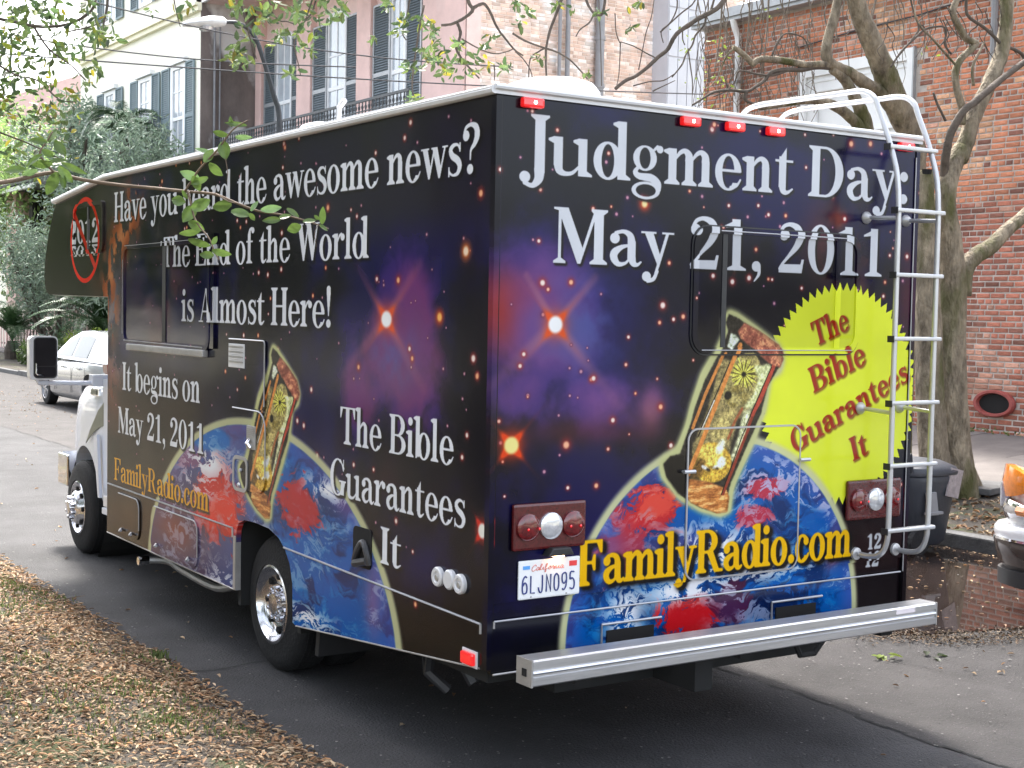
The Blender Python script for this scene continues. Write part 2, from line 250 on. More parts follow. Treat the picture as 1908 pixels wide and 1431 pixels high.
def glyph(c):
    W_ = dict(J=54, u=82, d=75, g=70, m=106, e=64, t=48, n=72, D=92, a=71, y=68, M=112, H=92, v=66, o=66, h=70, r=58, w=95, E=86, s=53, T=87, f=44, W=116, l=36, i=36, A=90, I=39, b=75, F=80, R=97, B=84, G=92, c=61, C=88)
    W_.update({':': 32, '.': 30, ',': 30, '!': 34, '?': 60, '2': 73, '1': 68, '0': 74, '9': 70})
    g = Gl(W_[c])
    if c == 'J': g.stem(27,0,100,19); g.st(27,19); g.T((36,6,19),(35,-10,16),(24,-22,9),(10,-18,8)); g.dot(10,-8,10)
    elif c == 'u': g.stem(9,16,66); g.flag(9,66); g.rect(8,62,20,66); g.T((17.5,20,17),(20,8,14),(30,3,9),(44,5,7),(56,16,5)); g.stem(55,0,66); g.flag(55,66); g.poly([(60,0),(82,0),(82,4),(72,10)])
    elif c == 'd': g.ring(31,32,28,34,16,5); g.stem(50,0,104); g.flag(50,104); g.poly([(55,0),(76,0),(76,4),(67,10)])
    elif c == 'b': g.ring(44,32,28,34,16,5); g.stem(8,4,104); g.flag(8,104); g.poly([(8,10),(8,0),(12,0),(22,8)])
    elif c == 'g': g.ring(31,43,24,23,13,4); g.T((48,58,5),(56,65,7)); g.dot(61,61,7); g.T((18,26,6),(12,17,10),(20,10,12),(44,8,15),(58,-1,13),(60,-12,9)); g.ring(34,-15,29,16,9,5)
    elif c in 'mn':
        g.stem(10,0,66); g.flag(10,66); g.sb(10,17,0,8,7); g.arch(27)
        if c == 'm': g.arch(62)
    elif c == 'h': g.stem(8,0,104); g.flag(8,104); g.sb(8,17,0,8,7); g.arch(25)
    elif c == 'e': g.ring(33,32,29,35,16,5); g.rect(37,13,70,33,True); g.rect(16,32,60,37.5); g.T((40,3,8),(52,8,6),(60,19,4))
    elif c == 'c': g.ring(33,32,29,35,16,5); g.rect(37,14,70,52,True); g.T((38,3,8),(50,8,6),(58,19,4)); g.dot(48,50,9)
    elif c == 't': g.stem(13,12,72); g.poly([(4,61),(13,66),(30,90),(30,60)]); g.rect(4,61,46,66); g.T((21.5,18,17),(24,6,13),(33,3,8),(45,10,4))
    elif c == 'D': g.stem(11,0,100,19); g.sb(11,19,0,8,0); g.st(11,19,100,8,0); g.ring(42,50,46,50,20,5,40); g.rect(26,0,42,5); g.rect(26,95,42,100)
    elif c == 'a': g.stem(42,12,46); g.T((50.5,42,17),(47,56,13),(34,63,8),(18,60,7)); g.dot(16,50,10); g.T((45,38,5),(30,34,9),(16,24,15),(15,13,15),(24,3,10),(38,5,6),(46,13,5)); g.T((51,15,17),(55,5,12),(63,3,7),(70,8,4))
    elif c == 'v': g.poly([(6,66),(25,66),(42,14),(37,0),(31,0)]); g.poly([(31,0),(37,0),(60,66),(53,66)]); g.rect(0,62,32,66); g.rect(44,62,70,66)
    elif c == 'y': g.poly([(6,66),(25,66),(44,14),(38,-2)]); g.poly([(53,66),(60,66),(40,2),(33,-16),(29,-12)]); g.T((35,-8,7),(28,-22,8),(16,-26,8)); g.dot(13,-18,9.5); g.rect(0,62,32,66); g.rect(44,62,70,66)
    elif c == ':': g.dot(16,10,10.5); g.dot(16,56,10.5)
    elif c == '.': g.dot(16,10,10.5)
    elif c == ',': g.dot(15,10,10.5); g.T((21,8,9),(21,-6,7),(11,-19,3))
    elif c == 'M': g.stem(15,0,98,6); g.sb(15,6,0,9,9); g.poly([(6,100),(34,100),(64,26),(57,0),(53,0),(15,94),(6,96)]); g.poly([(53,0),(59,0),(92,98),(86,100)]); g.stem(85,0,100,19); g.sb(85,19); g.st(85,19,100,6,8)
    elif c == '2': g.dot(17,75,11); g.T((10,78,8),(18,92,8),(34,97,9),(52,90,15),(57,74,18),(48,54,14),(30,34,8),(14,17,6),(8,8,6)); g.poly([(6,0),(62,0),(67,28),(61,28),(58,18),(12,17),(6,8)])
    elif c == '1': g.stem(26,0,100,19); g.sb(26,19,0,13,13); g.poly([(45,100),(38,100),(8,86),(8,82),(26,84),(45,84)])
    elif c == '0': g.ring(37,50,33,51,18,5)
    elif c == '9': g.ring(35,66,31,34,17,5); g.T((56,62,17),(52,30,15),(34,6,9),(16,2,7)); g.dot(15,11,9)
    elif c == 'H': g.stem(11,0,100,19); g.stem(64,0,100,19); g.sb(11,19); g.st(11,19); g.sb(64,19); g.st(64,19); g.rect(28,48,66,54)
    elif c in 'wW':
        k = 1 if c == 'w' else 1.22; h = 66 if c == 'w' else 100; q = lambda *p: g.poly([(x*k, y*h/66) for x, y in p])
        q((5,66),(24,66),(39,16),(33,0),(28,0)); q((28,0),(34,0),(53,66),(47,66)); q((41,66),(60,66),(76,16),(70,0),(65,0)); q((65,0),(71,0),(91,66),(85,66)); g.rect(0,h-4,30*k,h); g.rect(38*k,h-4,58*k,h); g.rect(78*k,h-4,98*k,h)
    elif c == 'o': g.ring(33,32,30,35,17,5)
    elif c == 'r': g.stem(10,0,66); g.flag(10,66); g.sb(10,17); g.T((26,46,5),(34,59,7),(43,64,8)); g.dot(49,56,9.5)
    elif c == 's': g.T((46,54,6),(38,63,6),(24,63,9),(14,54,13),(20,42,15),(38,32,16),(46,20,15),(40,6,10),(26,2,6),(14,6,6),(9,14,5)); g.rect(44,48,48.5,67); g.rect(7,-1,11,20)
    elif c == '?': g.dot(15,78,11); g.T((8,80,7),(14,94,8),(32,99,9),(48,92,15),(52,76,17),(44,60,12),(32,48,7),(30,30,5)); g.dot(30,10,10.5)
    elif c == '!': g.T((17,94,19),(17,70,15),(17,30,4)); g.dot(17,10,10.5)
    elif c == 'T': g.stem(34,0,98,19); g.sb(34,19,0,10,10); g.rect(4,95,83,100); g.poly([(4,100),(4,70),(9,70),(18,95),(18,100)]); g.poly([(83,100),(83,70),(78,70),(69,95),(69,100)])
    elif c in 'EF':
        g.stem(11,0,100,19); g.st(11,19,100,8,0); g.sb(11,19,0,8,0 if c == 'E' else 10); g.rect(26,95,78,100); g.poly([(78,100),(78,72),(73,72),(62,95),(62,100)])
        g.rect(26,48,54,53); g.poly([(57,68),(57,33),(52,33),(47,48),(47,53),(52,68)])
        if c == 'E': g.rect(26,0,80,5); g.poly([(80,0),(80,30),(75,30),(64,5),(64,0)])
    elif c in 'RB':
        g.stem(11,0,100,19); g.sb(11,19,0,8,8 if c == 'R' else 0); g.st(11,19,100,8,0); g.ring(42,73,34,27,19,5,40); g.rect(26,95,42,100); g.rect(26,46,44,51)
        if c == 'R': g.poly([(40,50),(60,50),(82,6),(97,5),(97,0),(68,0)])
        else: g.ring(44,25,37,25,19,5,40); g.rect(26,0,44,5)
    elif c in 'GC':
        g.ring(46,50,43,51,19,5); g.rect(58,42 if c == 'G' else 26,110,74,True); g.poly([(58,74),(73,74),(73,92),(62,94)], True); g.T((60,97,6),(70,86,6),(77,70,5)); g.rect(76,68,80.5,100)
        if c == 'G': g.stem(64,3,42,18); g.rect(54,38,92,42.5)
        else: g.T((56,3,7),(70,10,6),(82,28,4))
    elif c == 'l': g.stem(9,0,104); g.flag(9,104); g.sb(9,17,0,8,8)
    elif c == 'i': g.stem(9,0,66); g.flag(9,66); g.sb(9,17,0,8,8); g.dot(18,88,10.5)
    elif c == 'f': g.stem(12,0,84); g.sb(12,17,0,8,10); g.T((20.5,82,17),(25,96,11),(36,101,8)); g.dot(42,95,9); g.rect(3,61,42,66)
    elif c == 'A': g.poly([(45,100),(50,100),(18,0),(11,0)]); g.poly([(42,100),(52,100),(90,0),(68,0)]); g.rect(24,29,72,34.5); g.rect(1,0,30,4.5); g.rect(60,0,98,4.5)
    elif c == 'I': g.stem(10,0,100,19); g.sb(10,19); g.st(10,19)
    return g.m
_GC = {}
def gl(c):
    if c not in _GC:
        _GC[c] = (glyph(c), 0)
    return _GC[c][0]
def adv(c):
    if c == ' ': return 34
    return gl(c).shape[1]/GS - 2*PADX
def blur(a, r):
    for _ in range(2):
        for ax in (0, 1):
            k = int(r)*2+1
            p = np.pad(a, [(int(r), int(r)) if i == ax else (0, 0) for i in range(a.ndim)], mode='edge')
            cs = np.cumsum(p, axis=ax, dtype=np.float64); z = np.zeros_like(np.take(cs, [0], axis=ax))
            cs = np.concatenate([z, cs], axis=ax)
            a = ((np.take(cs, range(k, cs.shape[ax]), axis=ax)-np.take(cs, range(0, cs.shape[ax]-k), axis=ax))/k).astype(np.float32)
    return a
def vnoise(h, w, cell_y, cell_x, seed, octv=5, gain=.55):
    rg = np.random.RandomState(seed); out = np.zeros((h, w), np.float32); amp = 1; tot = 0
    for o in range(octv):
        ny = max(2, int(h/cell_y)+2); nx = max(2, int(w/cell_x)+2); g = rg.rand(ny+1, nx+1).astype(np.float32)
        y = np.arange(h)/cell_y; x = np.arange(w)/cell_x
        y = np.minimum(y, ny-1.001); x = np.minimum(x, nx-1.001)
        yi = y.astype(int); xi = x.astype(int); fy = y-yi; fx = x-xi; fy = (fy*fy*(3-2*fy))[:, None]; fx = (fx*fx*(3-2*fx))[None]
        a = g[yi][:, xi]; b = g[yi][:, xi+1]; c = g[yi+1][:, xi]; d = g[yi+1][:, xi+1]
        out += amp*((a*(1-fx)+b*fx)*(1-fy)+(c*(1-fx)+d*fx)*fy); tot += amp
        amp *= gain; cell_y = max(cell_y/2, 1.01); cell_x = max(cell_x/2, 1.01)
    return out/tot
def warp(a, dy, dx):
    h, w = a.shape; y, x = np.mgrid[0:h, 0:w]; return a[np.clip(y+dy, 0, h-1).astype(int), np.clip(x+dx, 0, w-1).astype(int)]
def sm(a, b, x): t = np.clip((x-a)/(b-a), 0, 1); return t*t*(3-2*t)

class Print:
    """A flat print in plane coordinates (u,v metres); row 0 = bottom."""
    def __init__(s, u0, u1, v0, v1, ru, rv, flip):
        s.u0, s.u1, s.v0, s.v1, s.ru, s.rv = u0, u1, v0, v1, ru, rv; s.flip = flip
        s.w = int((u1-u0)*ru); s.h = int((v1-v0)*rv)
        vv, uu = np.mgrid[0:s.h, 0:s.w].astype(np.float32)
        s.U = u0+(uu+.5)/ru; s.V = v0+(vv+.5)/rv
        s.c = np.zeros((s.h, s.w, 3), np.float32)
    def mix(s, m, col):
        s.c += (np.array(col, np.float32)/255 - s.c)*np.clip(m, 0, 1)[..., None]
    def add(s, m, col): s.c += np.array(col, np.float32)/255*m[..., None]
    def win(s, u, v, r):
        a = max(0, int((u-r-s.u0)*s.ru)); b = min(s.w, int((u+r-s.u0)*s.ru)+1); c = max(0, int((v-r-s.v0)*s.rv)); d = min(s.h, int((v+r-s.v0)*s.rv)+1)
        return slice(c, d), slice(a, b)
    def star(s, u, v, r, core=(255, 235, 225), halo=(190, 60, 60)):
        w = s.win(u, v, r*3)
        d = np.hypot(s.U[w]-u, s.V[w]-v)/r; cc = s.c[w]
        h = np.exp(-(d/1.25)**2)[..., None]; k = sm(.95, .35, d)[..., None]
        cc += (np.array(halo)/255-cc)*h*.9; cc += (np.array(core)/255-cc)*k
    def flare(s, u, v, r, core, halo, k=1.0, su=1.0):
        w = s.win(u, v, r*5*max(1,su)); du = (s.U[w]-u)/su; dv = s.V[w]-v; d = np.hypot(du, dv)/r; cc = s.c[w]
        x1 = np.abs(du-dv)/1.41; x2 = np.abs(du+dv)/1.41
        sp = np.maximum(np.exp(-(x1/(r*.22))**2)*np.exp(-(x2/(r*1.15))**4), np.exp(-(x2/(r*.22))**2)*np.exp(-(x1/(r*1.15))**4))
        sp2 = np.maximum(np.exp(-(x1/(r*.16))**2)*np.exp(-(x2/(r*2.4))**2), np.exp(-(x2/(r*.16))**2)*np.exp(-(x1/(r*2.4))**2))
        gl_ = np.exp(-(d/.95)**2); m = np.clip(sp*1.0+gl_*.95+sp2*.25, 0, 1)[..., None]
        cc += (np.array(halo)/255-cc)*m*k; cc += (np.array(core)/255-cc)*sm(.72, .42, d)[..., None]
    def mask(s, shape_fn): return shape_fn(s.U, s.V)
    def poly(s, pts, soft=0.004):
        P = np.array(pts, float); n = len(P); ins = np.zeros(s.U.shape, bool)
        a, b = P[:, 0].min(), P[:, 0].max(); c, d = P[:, 1].min(), P[:, 1].max()
        for i in range(n):
            (ax, ay), (bx, by) = P[i], P[(i+1) % n]
            if ay != by: ins ^= ((ay > s.V) != (by > s.V)) & (s.U < (bx-ax)*(s.V-ay)/(by-ay)+ax)
        m = ins.astype(np.float32)
        return blur(m, max(1, soft*s.rv)) if soft*s.rv >= .5 else m
    def stroke(s, pts, w, soft=.3):
        P = np.array(pts, float); d = np.full(s.U.shape, 9., np.float32)
        for i in range(len(P)-1):
            ax, ay = P[i]; ex, ey = P[i+1]-P[i]; t = np.clip(((s.U-ax)*ex+(s.V-ay)*ey)/(ex*ex+ey*ey), 0, 1)
            d = np.minimum(d, np.hypot(s.U-ax-t*ex, s.V-ay-t*ey))
        return sm(w/2*(1+soft), w/2*(1-soft), d)
    def text(s, txt, u_a, u_b, v, cap, col, shadow=.9, outl=0.0, ocol=(20, 16, 16), ang=0.0, shear=0.0, so=(.009, -.009), track=-1, spread=.007, bold=0):
        """text from u_a to u_b (u_b < u_a reads towards smaller u), baseline v, cap height cap (m)."""
        sg = 1 if u_b > u_a else -1; tot = sum(adv(c)+track for c in txt)-track; sx = abs(u_b-u_a)/tot; sy = cap/100
        M = np.zeros(s.U.shape, np.float32); ca, sa = math.cos(ang), math.sin(ang); x = 0
        for c in txt:
            if c != ' ':
                g = gl(c); w_ = adv(c)
                du = (s.U-u_a)*sg; dv = s.V-v
                lx = du*ca+dv*sa; ly = -du*sa+dv*ca; lx = lx-shear*ly
                cx = (x+w_/2)*sx; rad = math.hypot((w_/2+PADX)*sx, 1.5*cap)+.02
                mu = u_a+sg*(cx*ca); mv = v+cx*sa
                wn = s.win(mu, mv, rad)
                gx = (lx[wn]/sx-x+PADX)*GS; gy = (ly[wn]/sy+PADY)*GS
                ok = (gx > 0) & (gx < g.shape[1]-2) & (gy > 0) & (gy < g.shape[0]-2)
                gx = np.clip(gx, 0, g.shape[1]-2.01); gy = np.clip(gy, 0, g.shape[0]-2.01); xi = gx.astype(int); yi = gy.astype(int); fx = gx-xi; fy = gy-yi
                val = (g[yi, xi]*(1-fx)+g[yi, xi+1]*fx)*(1-fy)+(g[yi+1, xi]*(1-fx)+g[yi+1, xi+1]*fx)*fy
                M[wn] = np.maximum(M[wn], np.where(ok, val, 0))
            x += adv(c)+track
        if bold: M = np.clip(blur(M, bold)*2.2, 0, 1)
        if shadow:
            B = np.clip(blur(M, max(1, spread*s.rv))*2.2, 0, 1); B = np.roll(B, (int(so[1]*s.rv), int(so[0]*s.ru*sg)), (0, 1)); s.mix(B*shadow, ocol)
        if outl:
            B = np.clip(blur(M, max(1, outl*s.rv))*2.5, 0, 1); s.mix(B, ocol)
        s.mix(M, col)
    def earth(s, cx, cz, rx, rz, seed, k=1.0):
        nx = (s.U-cx)/rx; nz = (s.V-cz)/rz; d = np.hypot(nx, nz); e = rz
        k_ = rx/rz; w1 = vnoise(s.h, s.w, .22*s.rv, .22*s.ru*k_, seed+11, 4)-.5; w2 = vnoise(s.h, s.w, .22*s.rv, .22*s.ru*k_, seed+12, 4)-.5
        W = lambda a, m: warp(a, w1*m*s.rv, w2*m*s.ru*k_)
        sw = W(vnoise(s.h, s.w, .30*s.rv, .30*s.ru*k_, seed, 6, .62), .3); n2 = W(vnoise(s.h, s.w, .10*s.rv, .16*s.ru*k_, seed+3, 6, .6), .28); n3 = W(vnoise(s.h, s.w, .035*s.rv, .07*s.ru*k_, seed+5, 5, .72), .30)
        ins = sm(1.0, .985, d); s.mix(ins, (0, 92, 176))
        s.mix(ins*sm(.45, .66, n2)*.85, (2, 38, 92)); s.mix(ins*sm(.55, .7, n3)*.5, (16, 136, 212))
        s.mix(ins*sm(.58, .78, sw)*.5, (84, 56, 124))
        s.mix(ins*sm(.84, 1.0, d)*.45, (120, 88, 172))
        return ins, sw, n2, n3, nx, nz, d
    def image(s, name):
        a = np.ones((s.h, s.w, 4), np.float32); a[..., :3] = np.clip(s.c, 0, 1)
        if s.flip: a = a[:, ::-1]
        im = bpy.data.images.new(name, s.w, s.h); im.pixels.foreach_set(a.ravel()); im.update(); im.pack(); return im

# --- the hourglass drawing, given in its own sketch units; f maps them onto the panel
def hourglass(P, f, rs):
    q = lambda *p: [f(x, y) for x, y in p]
    halo = q((545,110),(600,130),(700,200),(840,310),(880,400),(860,480),(800,520),(770,700),(700,880),(640,1010),(590,1120),(572,1180),(562,1290),(500,1318),(380,1285),(260,1215),(160,1090),(145,1010),(180,960),(240,930),(300,780),(330,660),(390,480),(460,360),(515,240),(505,190))
    m = P.poly(halo, .016); P.mix(np.clip(m*1.5, 0, 1), (205, 206, 145))
    nn = vnoise(P.h, P.w, 14, 14, 77, 4, .7); n2 = vnoise(P.h, P.w, 6, 30, 78, 4, .7)
    inner = q((548,140),(600,160),(820,330),(850,440),(780,560),(740,720),(660,890),(560,1120),(545,1180),(530,1270),(480,1290),(380,1262),(280,1195),(190,1080),(175,1010),(215,965),(270,950),(330,780),(360,670),(415,520),(490,380),(545,240),(530,190))
    P.mix(P.poly(inner, .004), (38, 34, 30))
    P.mix(P.poly(q((500,400),(760,440),(720,640),(600,760),(560,900),(520,1080),(400,1120),(330,1090),(340,900),(420,720),(470,560)), .006)*(.5+.5*nn), (150, 134, 84))
    P.mix(P.poly(q((560,250),(590,260),(610,290),(560,350),(540,330)), .004), (190, 198, 170))
    def ell(cx, cy, rx, ry, a=0.4):
        ca, sa = math.cos(a), math.sin(a)
        return q(*[(cx+rx*math.cos(t)*ca-ry*math.sin(t)*sa, cy+rx*math.cos(t)*sa+ry*math.sin(t)*ca) for t in np.linspace(0, 2*math.pi, 40)[:-1]])
    P.mix(P.poly(ell(628,520,98,165), .004), (138, 126, 78))
    for i in range(46):                      # ray-like bristles of sand in the upper bulb
        t = i/46*2*math.pi; r0 = 14; r1 = 60+30*rs.rand()
        P_ = P.win(*f(640,490), .16*max(1,P.asp)); c0 = f(640+r0*math.cos(t), 490+r0*math.sin(t)); c1 = f(640+r1*math.cos(t), 490+r1*math.sin(t)*1.1)
        sub = P.sub(P_); sub.c += (np.array((205,198,80) if i % 3 else (70,62,28))/255-sub.c)*sub.stroke([c0, c1], .006*(.7+rs.rand()*.6))[..., None]*.85
    P.mix(P.poly(ell(640,490,14,14), .002), (20, 18, 12))
    P.mix(P.poly(ell(600,620,60,70), .006)*sm(.4, .6, nn), (112, 98, 52)); P.mix(P.poly(ell(548,612,20,26), .003), (18, 16, 14))
    P.mix(P.poly(q((540,690),(600,690),(560,770),(555,860),(500,870),(440,860),(470,760)), .005), (158, 142, 88))
    P.mix(P.poly(q((700,440),(790,430),(800,460),(730,600),(690,690),(640,680),(700,600),(725,520)), .005)*.85, (205, 210, 150))
    P.mix(P.poly(q((640,700),(690,690),(640,860),(575,1000),(555,980),(600,860)), .005)*.85, (210, 212, 160))
    P.mix(P.poly(ell(450,1000,112,118), .004), (176, 138, 52)); P.mix(P.poly(ell(440,960,80,60), .008)*.8, (212, 178, 84)); P.mix(P.poly(ell(370,1040,35,70), .008)*.8, (70, 48, 24))
    P.mix(P.poly(ell(500,910,22,46), .006), (240, 232, 190)); P.mix(P.poly(ell(505,1000,24,34), .006), (245, 238, 205))
    P.mix(P.poly(ell(410,1030,24,10,.5), .002), (230,225,215)); P.mix(P.poly(ell(470,1026,18,9,-.4), .002), (225,215,190)); P.mix(P.poly(ell(430,1042,14,8), .002), (40,30,25)); P.mix(P.poly(ell(480,1034,8,6), .002), (40,30,25))
    gr = vnoise(P.h, P.w, 5, 5, 79, 3, .8); P.c *= 1+((gr-.5)*.8*P.poly(inner, .002))[..., None]
    base = P.poly(q((310,1095),(430,1112),(530,1150),(552,1200),(540,1285),(480,1296),(330,1235),(305,1200)), .004)
    P.mix(base, (166, 104, 52)); P.mix(base*sm(.5, .7, n2), (210, 158, 96)); P.mix(base*sm(.5, .3, n2)*.7, (104, 58, 30))
    for pts, w, col in ((((525,370),(420,600),(345,800)), 26, (176,112,56)), (((615,320),(470,690),(312,1070)), 36, (190,120,60)), (((560,420),(440,700),(370,850)), 10, (40,30,24)), (((470,640),(400,800)), 8, (220,205,190)), (((630,690),(590,760),(545,860)), 22, (140,80,50)), (((815,440),(720,660),(640,860),(515,1180)), 26, (120,48,34)), (((815,440),(735,640),(690,720)), 34, (150,58,44)), (((800,450),(625,850),(505,1185)), 8, (20,14,12))):
        dd = math.dist(f(0,0), f(0,100))/100
        for j in range(len(pts)-1): P.mix(P.stroke(q(*pts[j:j+2]), w*dd*.9), col)
    cap = P.poly(q((640,190),(730,240),(840,320),(872,400),(850,452),(780,420),(700,350),(620,285),(600,240)), .004)
    P.mix(cap, (140, 78, 62)); P.mix(cap*sm(.5, .72, nn), (205, 140, 100)); P.mix(cap*sm(.48, .3, nn)*.7, (92, 40, 32))
    P.c *= 1+((gr-.5)*.6*P.poly(inner, .002))[..., None]+.28*P.poly(inner, .004)[..., None]; P.mix(P.poly(q((175,1010),(215,968),(290,955),(318,1090),(300,1195),(260,1180),(195,1090)), .005), (24, 20, 20))
def _sub(self, w):
    s = object.__new__(Print); s.U = self.U[w]; s.V = self.V[w]; s.c = self.c[w]; s.ru, s.rv = self.ru, self.rv; return s
Print.sub = _sub; Print.asp = 1

def sky_art(P, seed):
    n1 = vnoise(P.h, P.w, .55*P.rv, .55*P.ru, seed, 5); n2 = vnoise(P.h, P.w, .4*P.rv, .4*P.ru, seed+1, 6); n3 = vnoise(P.h, P.w, .3*P.rv, .3*P.ru, seed+2, 6)
    P.mix(np.ones_like(n1), (10, 9, 24)); P.mix(sm(.38, .68, n1)*.85, (19, 17, 80)); P.mix(sm(.55, .8, n2)*.5, (32, 24, 102))
    return n1, n2, n3
def land(P, u, v, ru, rv, n, t=.45): return sm(t-.04, t+.18, blob(P, u, v, ru, rv)*1.05+(n-.5)*1.3)
def blob(P, u, v, ru, rv): return np.exp(-(((P.U-u)/ru)**2+((P.V-v)/rv)**2))

def rear_print():
    P = Print(-.02, 2.52, .40, 2.92, 400, 400, False); rs = np.random.RandomState(5)
    n1, n2, n3 = sky_art(P, 11)
    neb = np.maximum(blob(P, .2, 1.95, .42, .38), .9*blob(P, .55, 1.62, .45, .16)); neb = np.maximum(neb, .8*blob(P, .82, 1.62, .12, .14)); neb = np.maximum(neb, .8*blob(P, .15, 1.7, .3, .2))
    n2 = warp(n2, (n3-.5)*.25*P.rv, (n1-.5)*.35*P.ru); rdg = 1-np.abs(2*n2-1); P.mix(sm(.2, .8, neb*(.2+rdg**2*1.1))*.85, (66, 44, 128)); P.mix(sm(.3, .85, blob(P, .5, 1.9, .6, .4)*(.4+n3))*.5, (38, 36, 120))
    P.mix(sm(.3, .9, neb*(.3+n3*1.2))*.55, (160, 92, 150)); P.mix(sm(.45,.7,n3)*blob(P,.45,1.95,.22,.18)*.7, (70,90,160))
    P.mix(blob(P, .03, 2.0, .09, .16)*(.5+n2)*.8, (150, 40, 40)); P.mix(blob(P, .1, 2.08, .14, .08)*.4, (160, 60, 80)); P.mix(blob(P, .83, 1.56, .08, .1)*.6, (170, 100, 110))
    P.mix(blob(P, .35, 1.5, .3, .06)*.35, (110, 40, 30)); P.mix(blob(P, .62, 1.48, .25, .05)*.35, (110, 36, 44))
    P.mix(sm(.42, .68, n3)*blob(P, 2.05, 2.36, .28, .22)*.95, (128, 44, 34)); P.mix(blob(P, 1.95, 2.46, .05, .05)*.6, (180, 80, 40)); P.mix(blob(P, 2.12, 2.05, .05, .2)*.5, (150, 70, 56)); P.mix(blob(P, 2.45, 2.1, .08, .25)*.6, (110, 36, 46)); P.mix(blob(P, 2.43, 1.85, .06, .12)*.5,(60,56,66))
    P.mix(sm(1.25, .9, P.V)*sm(1.9, 2.1, P.U)*.8, (42, 22, 20)); P.mix(sm(.8, .7, P.V)*.6, (12, 12, 16))
    for (u, v), (a, b, w) in (((.31, 1.947), (-.35, -.28, .02)), ((.31, 1.947), (.42, -.42, .02)), ((.31, 1.947), (.2, .2, .015)), ((.31, 1.947), (-.15, .2, .012))):
        P.mix(P.stroke([(u, v), (u+a, v+b)], w*2.4, .9)*np.exp(-np.hypot(P.U-u, P.V-v)/.26)*.7, (190, 120, 130))
    for i in range(110):
        u, v = rs.uniform(0, 2.5), rs.uniform(1.0, 2.88); r = rs.choice([.006, .008, .011]); P.star(u, v, r, *(((210, 150, 170), (90, 40, 80)) if rs.rand() < .6 else ((255, 200, 180), (170, 50, 40))))
    for px, py, r in ((1201,380,19),(1235,569,16),(1229,601,10),(1255,595,10),(1273,590,12),(1004,449,9),(1011,527,14),(1064,526,12),(1247,490,10),(1285,356,8),(1358,383,9),(1413,383,9),(1432,400,10),(1106,705,12),(1142,783,12),(1231,758,13),(1055,829,18),(1184,733,7),(976,660,10),(969,682,10),(1111,905,12),(1058,909,9),(1250,830,12),(1363,525,14),(1394,518,14),(1327,514,12),(1331,209,10),(1381,212,8),(1327,241,13),(1331,232,12),(1407,465,10),(1171,628,9),(931,316,10),(992,207,8),(1139,385,6),(1586,268,16),(1622,268,14),(1552,366,11),(1464,402,10),(1574,408,12),(1658,476,9),(1690,478,12),(1649,526,9),(1646,552,10),(1502,312,8),(1553,251,7),(1508,222,8),(1558,229,8),(1500,251,7),(1585,240,8),(1712,360,8),(1492,537,9),(1430,520,8),(1437,521,8),(940,925,6)):
        u, v = onR(px, py); rr = r*.00125; P.star(u, v, rr, (255, 236, 226) if (px+py) % 3 else (255, 190, 150), (176, 50, 44))
    P.star(*onR(1201, 380), .022, (255, 236, 170), (220, 80, 30))
    P.flare(.31, 1.947, .062, (255, 255, 255), (232, 86, 40)); P.flare(.102, 1.45, .062, (255, 240, 150), (240, 70, 22), 1.0)
    # yellow starburst seal
    cx, cz, R0 = 2.0, 1.63, .54; n = 66
    pts = [(cx+(R0-(.042 if i % 2 else 0))*math.cos(i*math.pi/n+.02), cz+(R0-(.042 if i % 2 else 0))*math.sin(i*math.pi/n+.02)) for i in range(2*n)]
    P.mix(P.poly(pts, 0), (238, 248, 56))
    # planet
    m = np.hypot((P.U-1.27)/.885, (P.V-.56)/.885); P.mix(sm(1.038, 1.0, m)*.95, (214, 215, 165))
    ins, sw, n2, n3, nx, nz, d = P.earth(1.27, .56, .87, .87, 31)
    up = sm(.0, .5, nz)
    P.mix(ins*np.maximum(land(P,.84,1.14,.20,.13,n3),land(P,.70,1.0,.12,.14,n2)), (214, 44, 48)); P.mix(ins*land(P,.86,1.16,.16,.09,n3,.55)*.7, (246, 92, 70)); P.mix(ins*blob(P,.62,.98,.09,.14)*.7, (120, 90, 150))
    P.mix(ins*np.maximum(land(P,1.52,1.20,.15,.06,n3),land(P,1.45,1.07,.14,.06,n3)), (190, 48, 74))
    P.mix(ins*land(P,1.10,.64,.20,.12,n3), (200, 22, 30)); P.mix(ins*land(P,1.34,.66,.16,.11,n2)*.85, (84, 24, 56)); P.mix(ins*land(P,1.62,.66,.22,.09,n3)*.8, (8, 22, 62)); P.mix(ins*blob(P,1.98,.86,.05,.09)*.8, (190, 110, 150))
    P.mix(ins*blob(P,1.0,.98,.3,.07)*.7, (96, 70, 130))
    cl = sm(.50, .58, n3)*sm(.42, .66, vnoise(P.h, P.w, .16*P.rv, .34*P.ru, 91, 5, .6)); P.mix(ins*cl*.6, (190, 200, 228))
    cl = sm(.47, .54, n3)*np.clip(blob(P,1.2,.93,.30,.10)+blob(P,1.05,.76,.22,.06)+blob(P,.72,.66,.10,.14)+blob(P,1.55,.83,.28,.07),0,1)*1.2; P.mix(ins*cl*.95, (246, 247, 252))
    P.mix(ins*sm(.52,.60,n3)*sm(.3,.8,np.exp(-((nz-.85+.2*nx)/.14)**2)*(nx>.1))*.8, (190, 190, 225))
    hourglass(P, lambda x, y: onR(1180+x/3.11, 540+y/3.11), rs)
    P.text('Judgment Day:', .115, 2.44, 2.567, .238, (220, 223, 230), shadow=.85); P.text('May 21, 2011', .275, 2.285, 2.203, .232, (220, 223, 230), shadow=.85)
    P.text('FamilyRadio.com', .447, 2.105, .835, .192, (250, 192, 8), shadow=.95, so=(.018, -.014), track=-2, spread=.013, bold=1)
    rc = dict(col=(172, 40, 20), ocol=(120, 60, 20), shadow=.75, spread=.005, so=(.008, -.006))
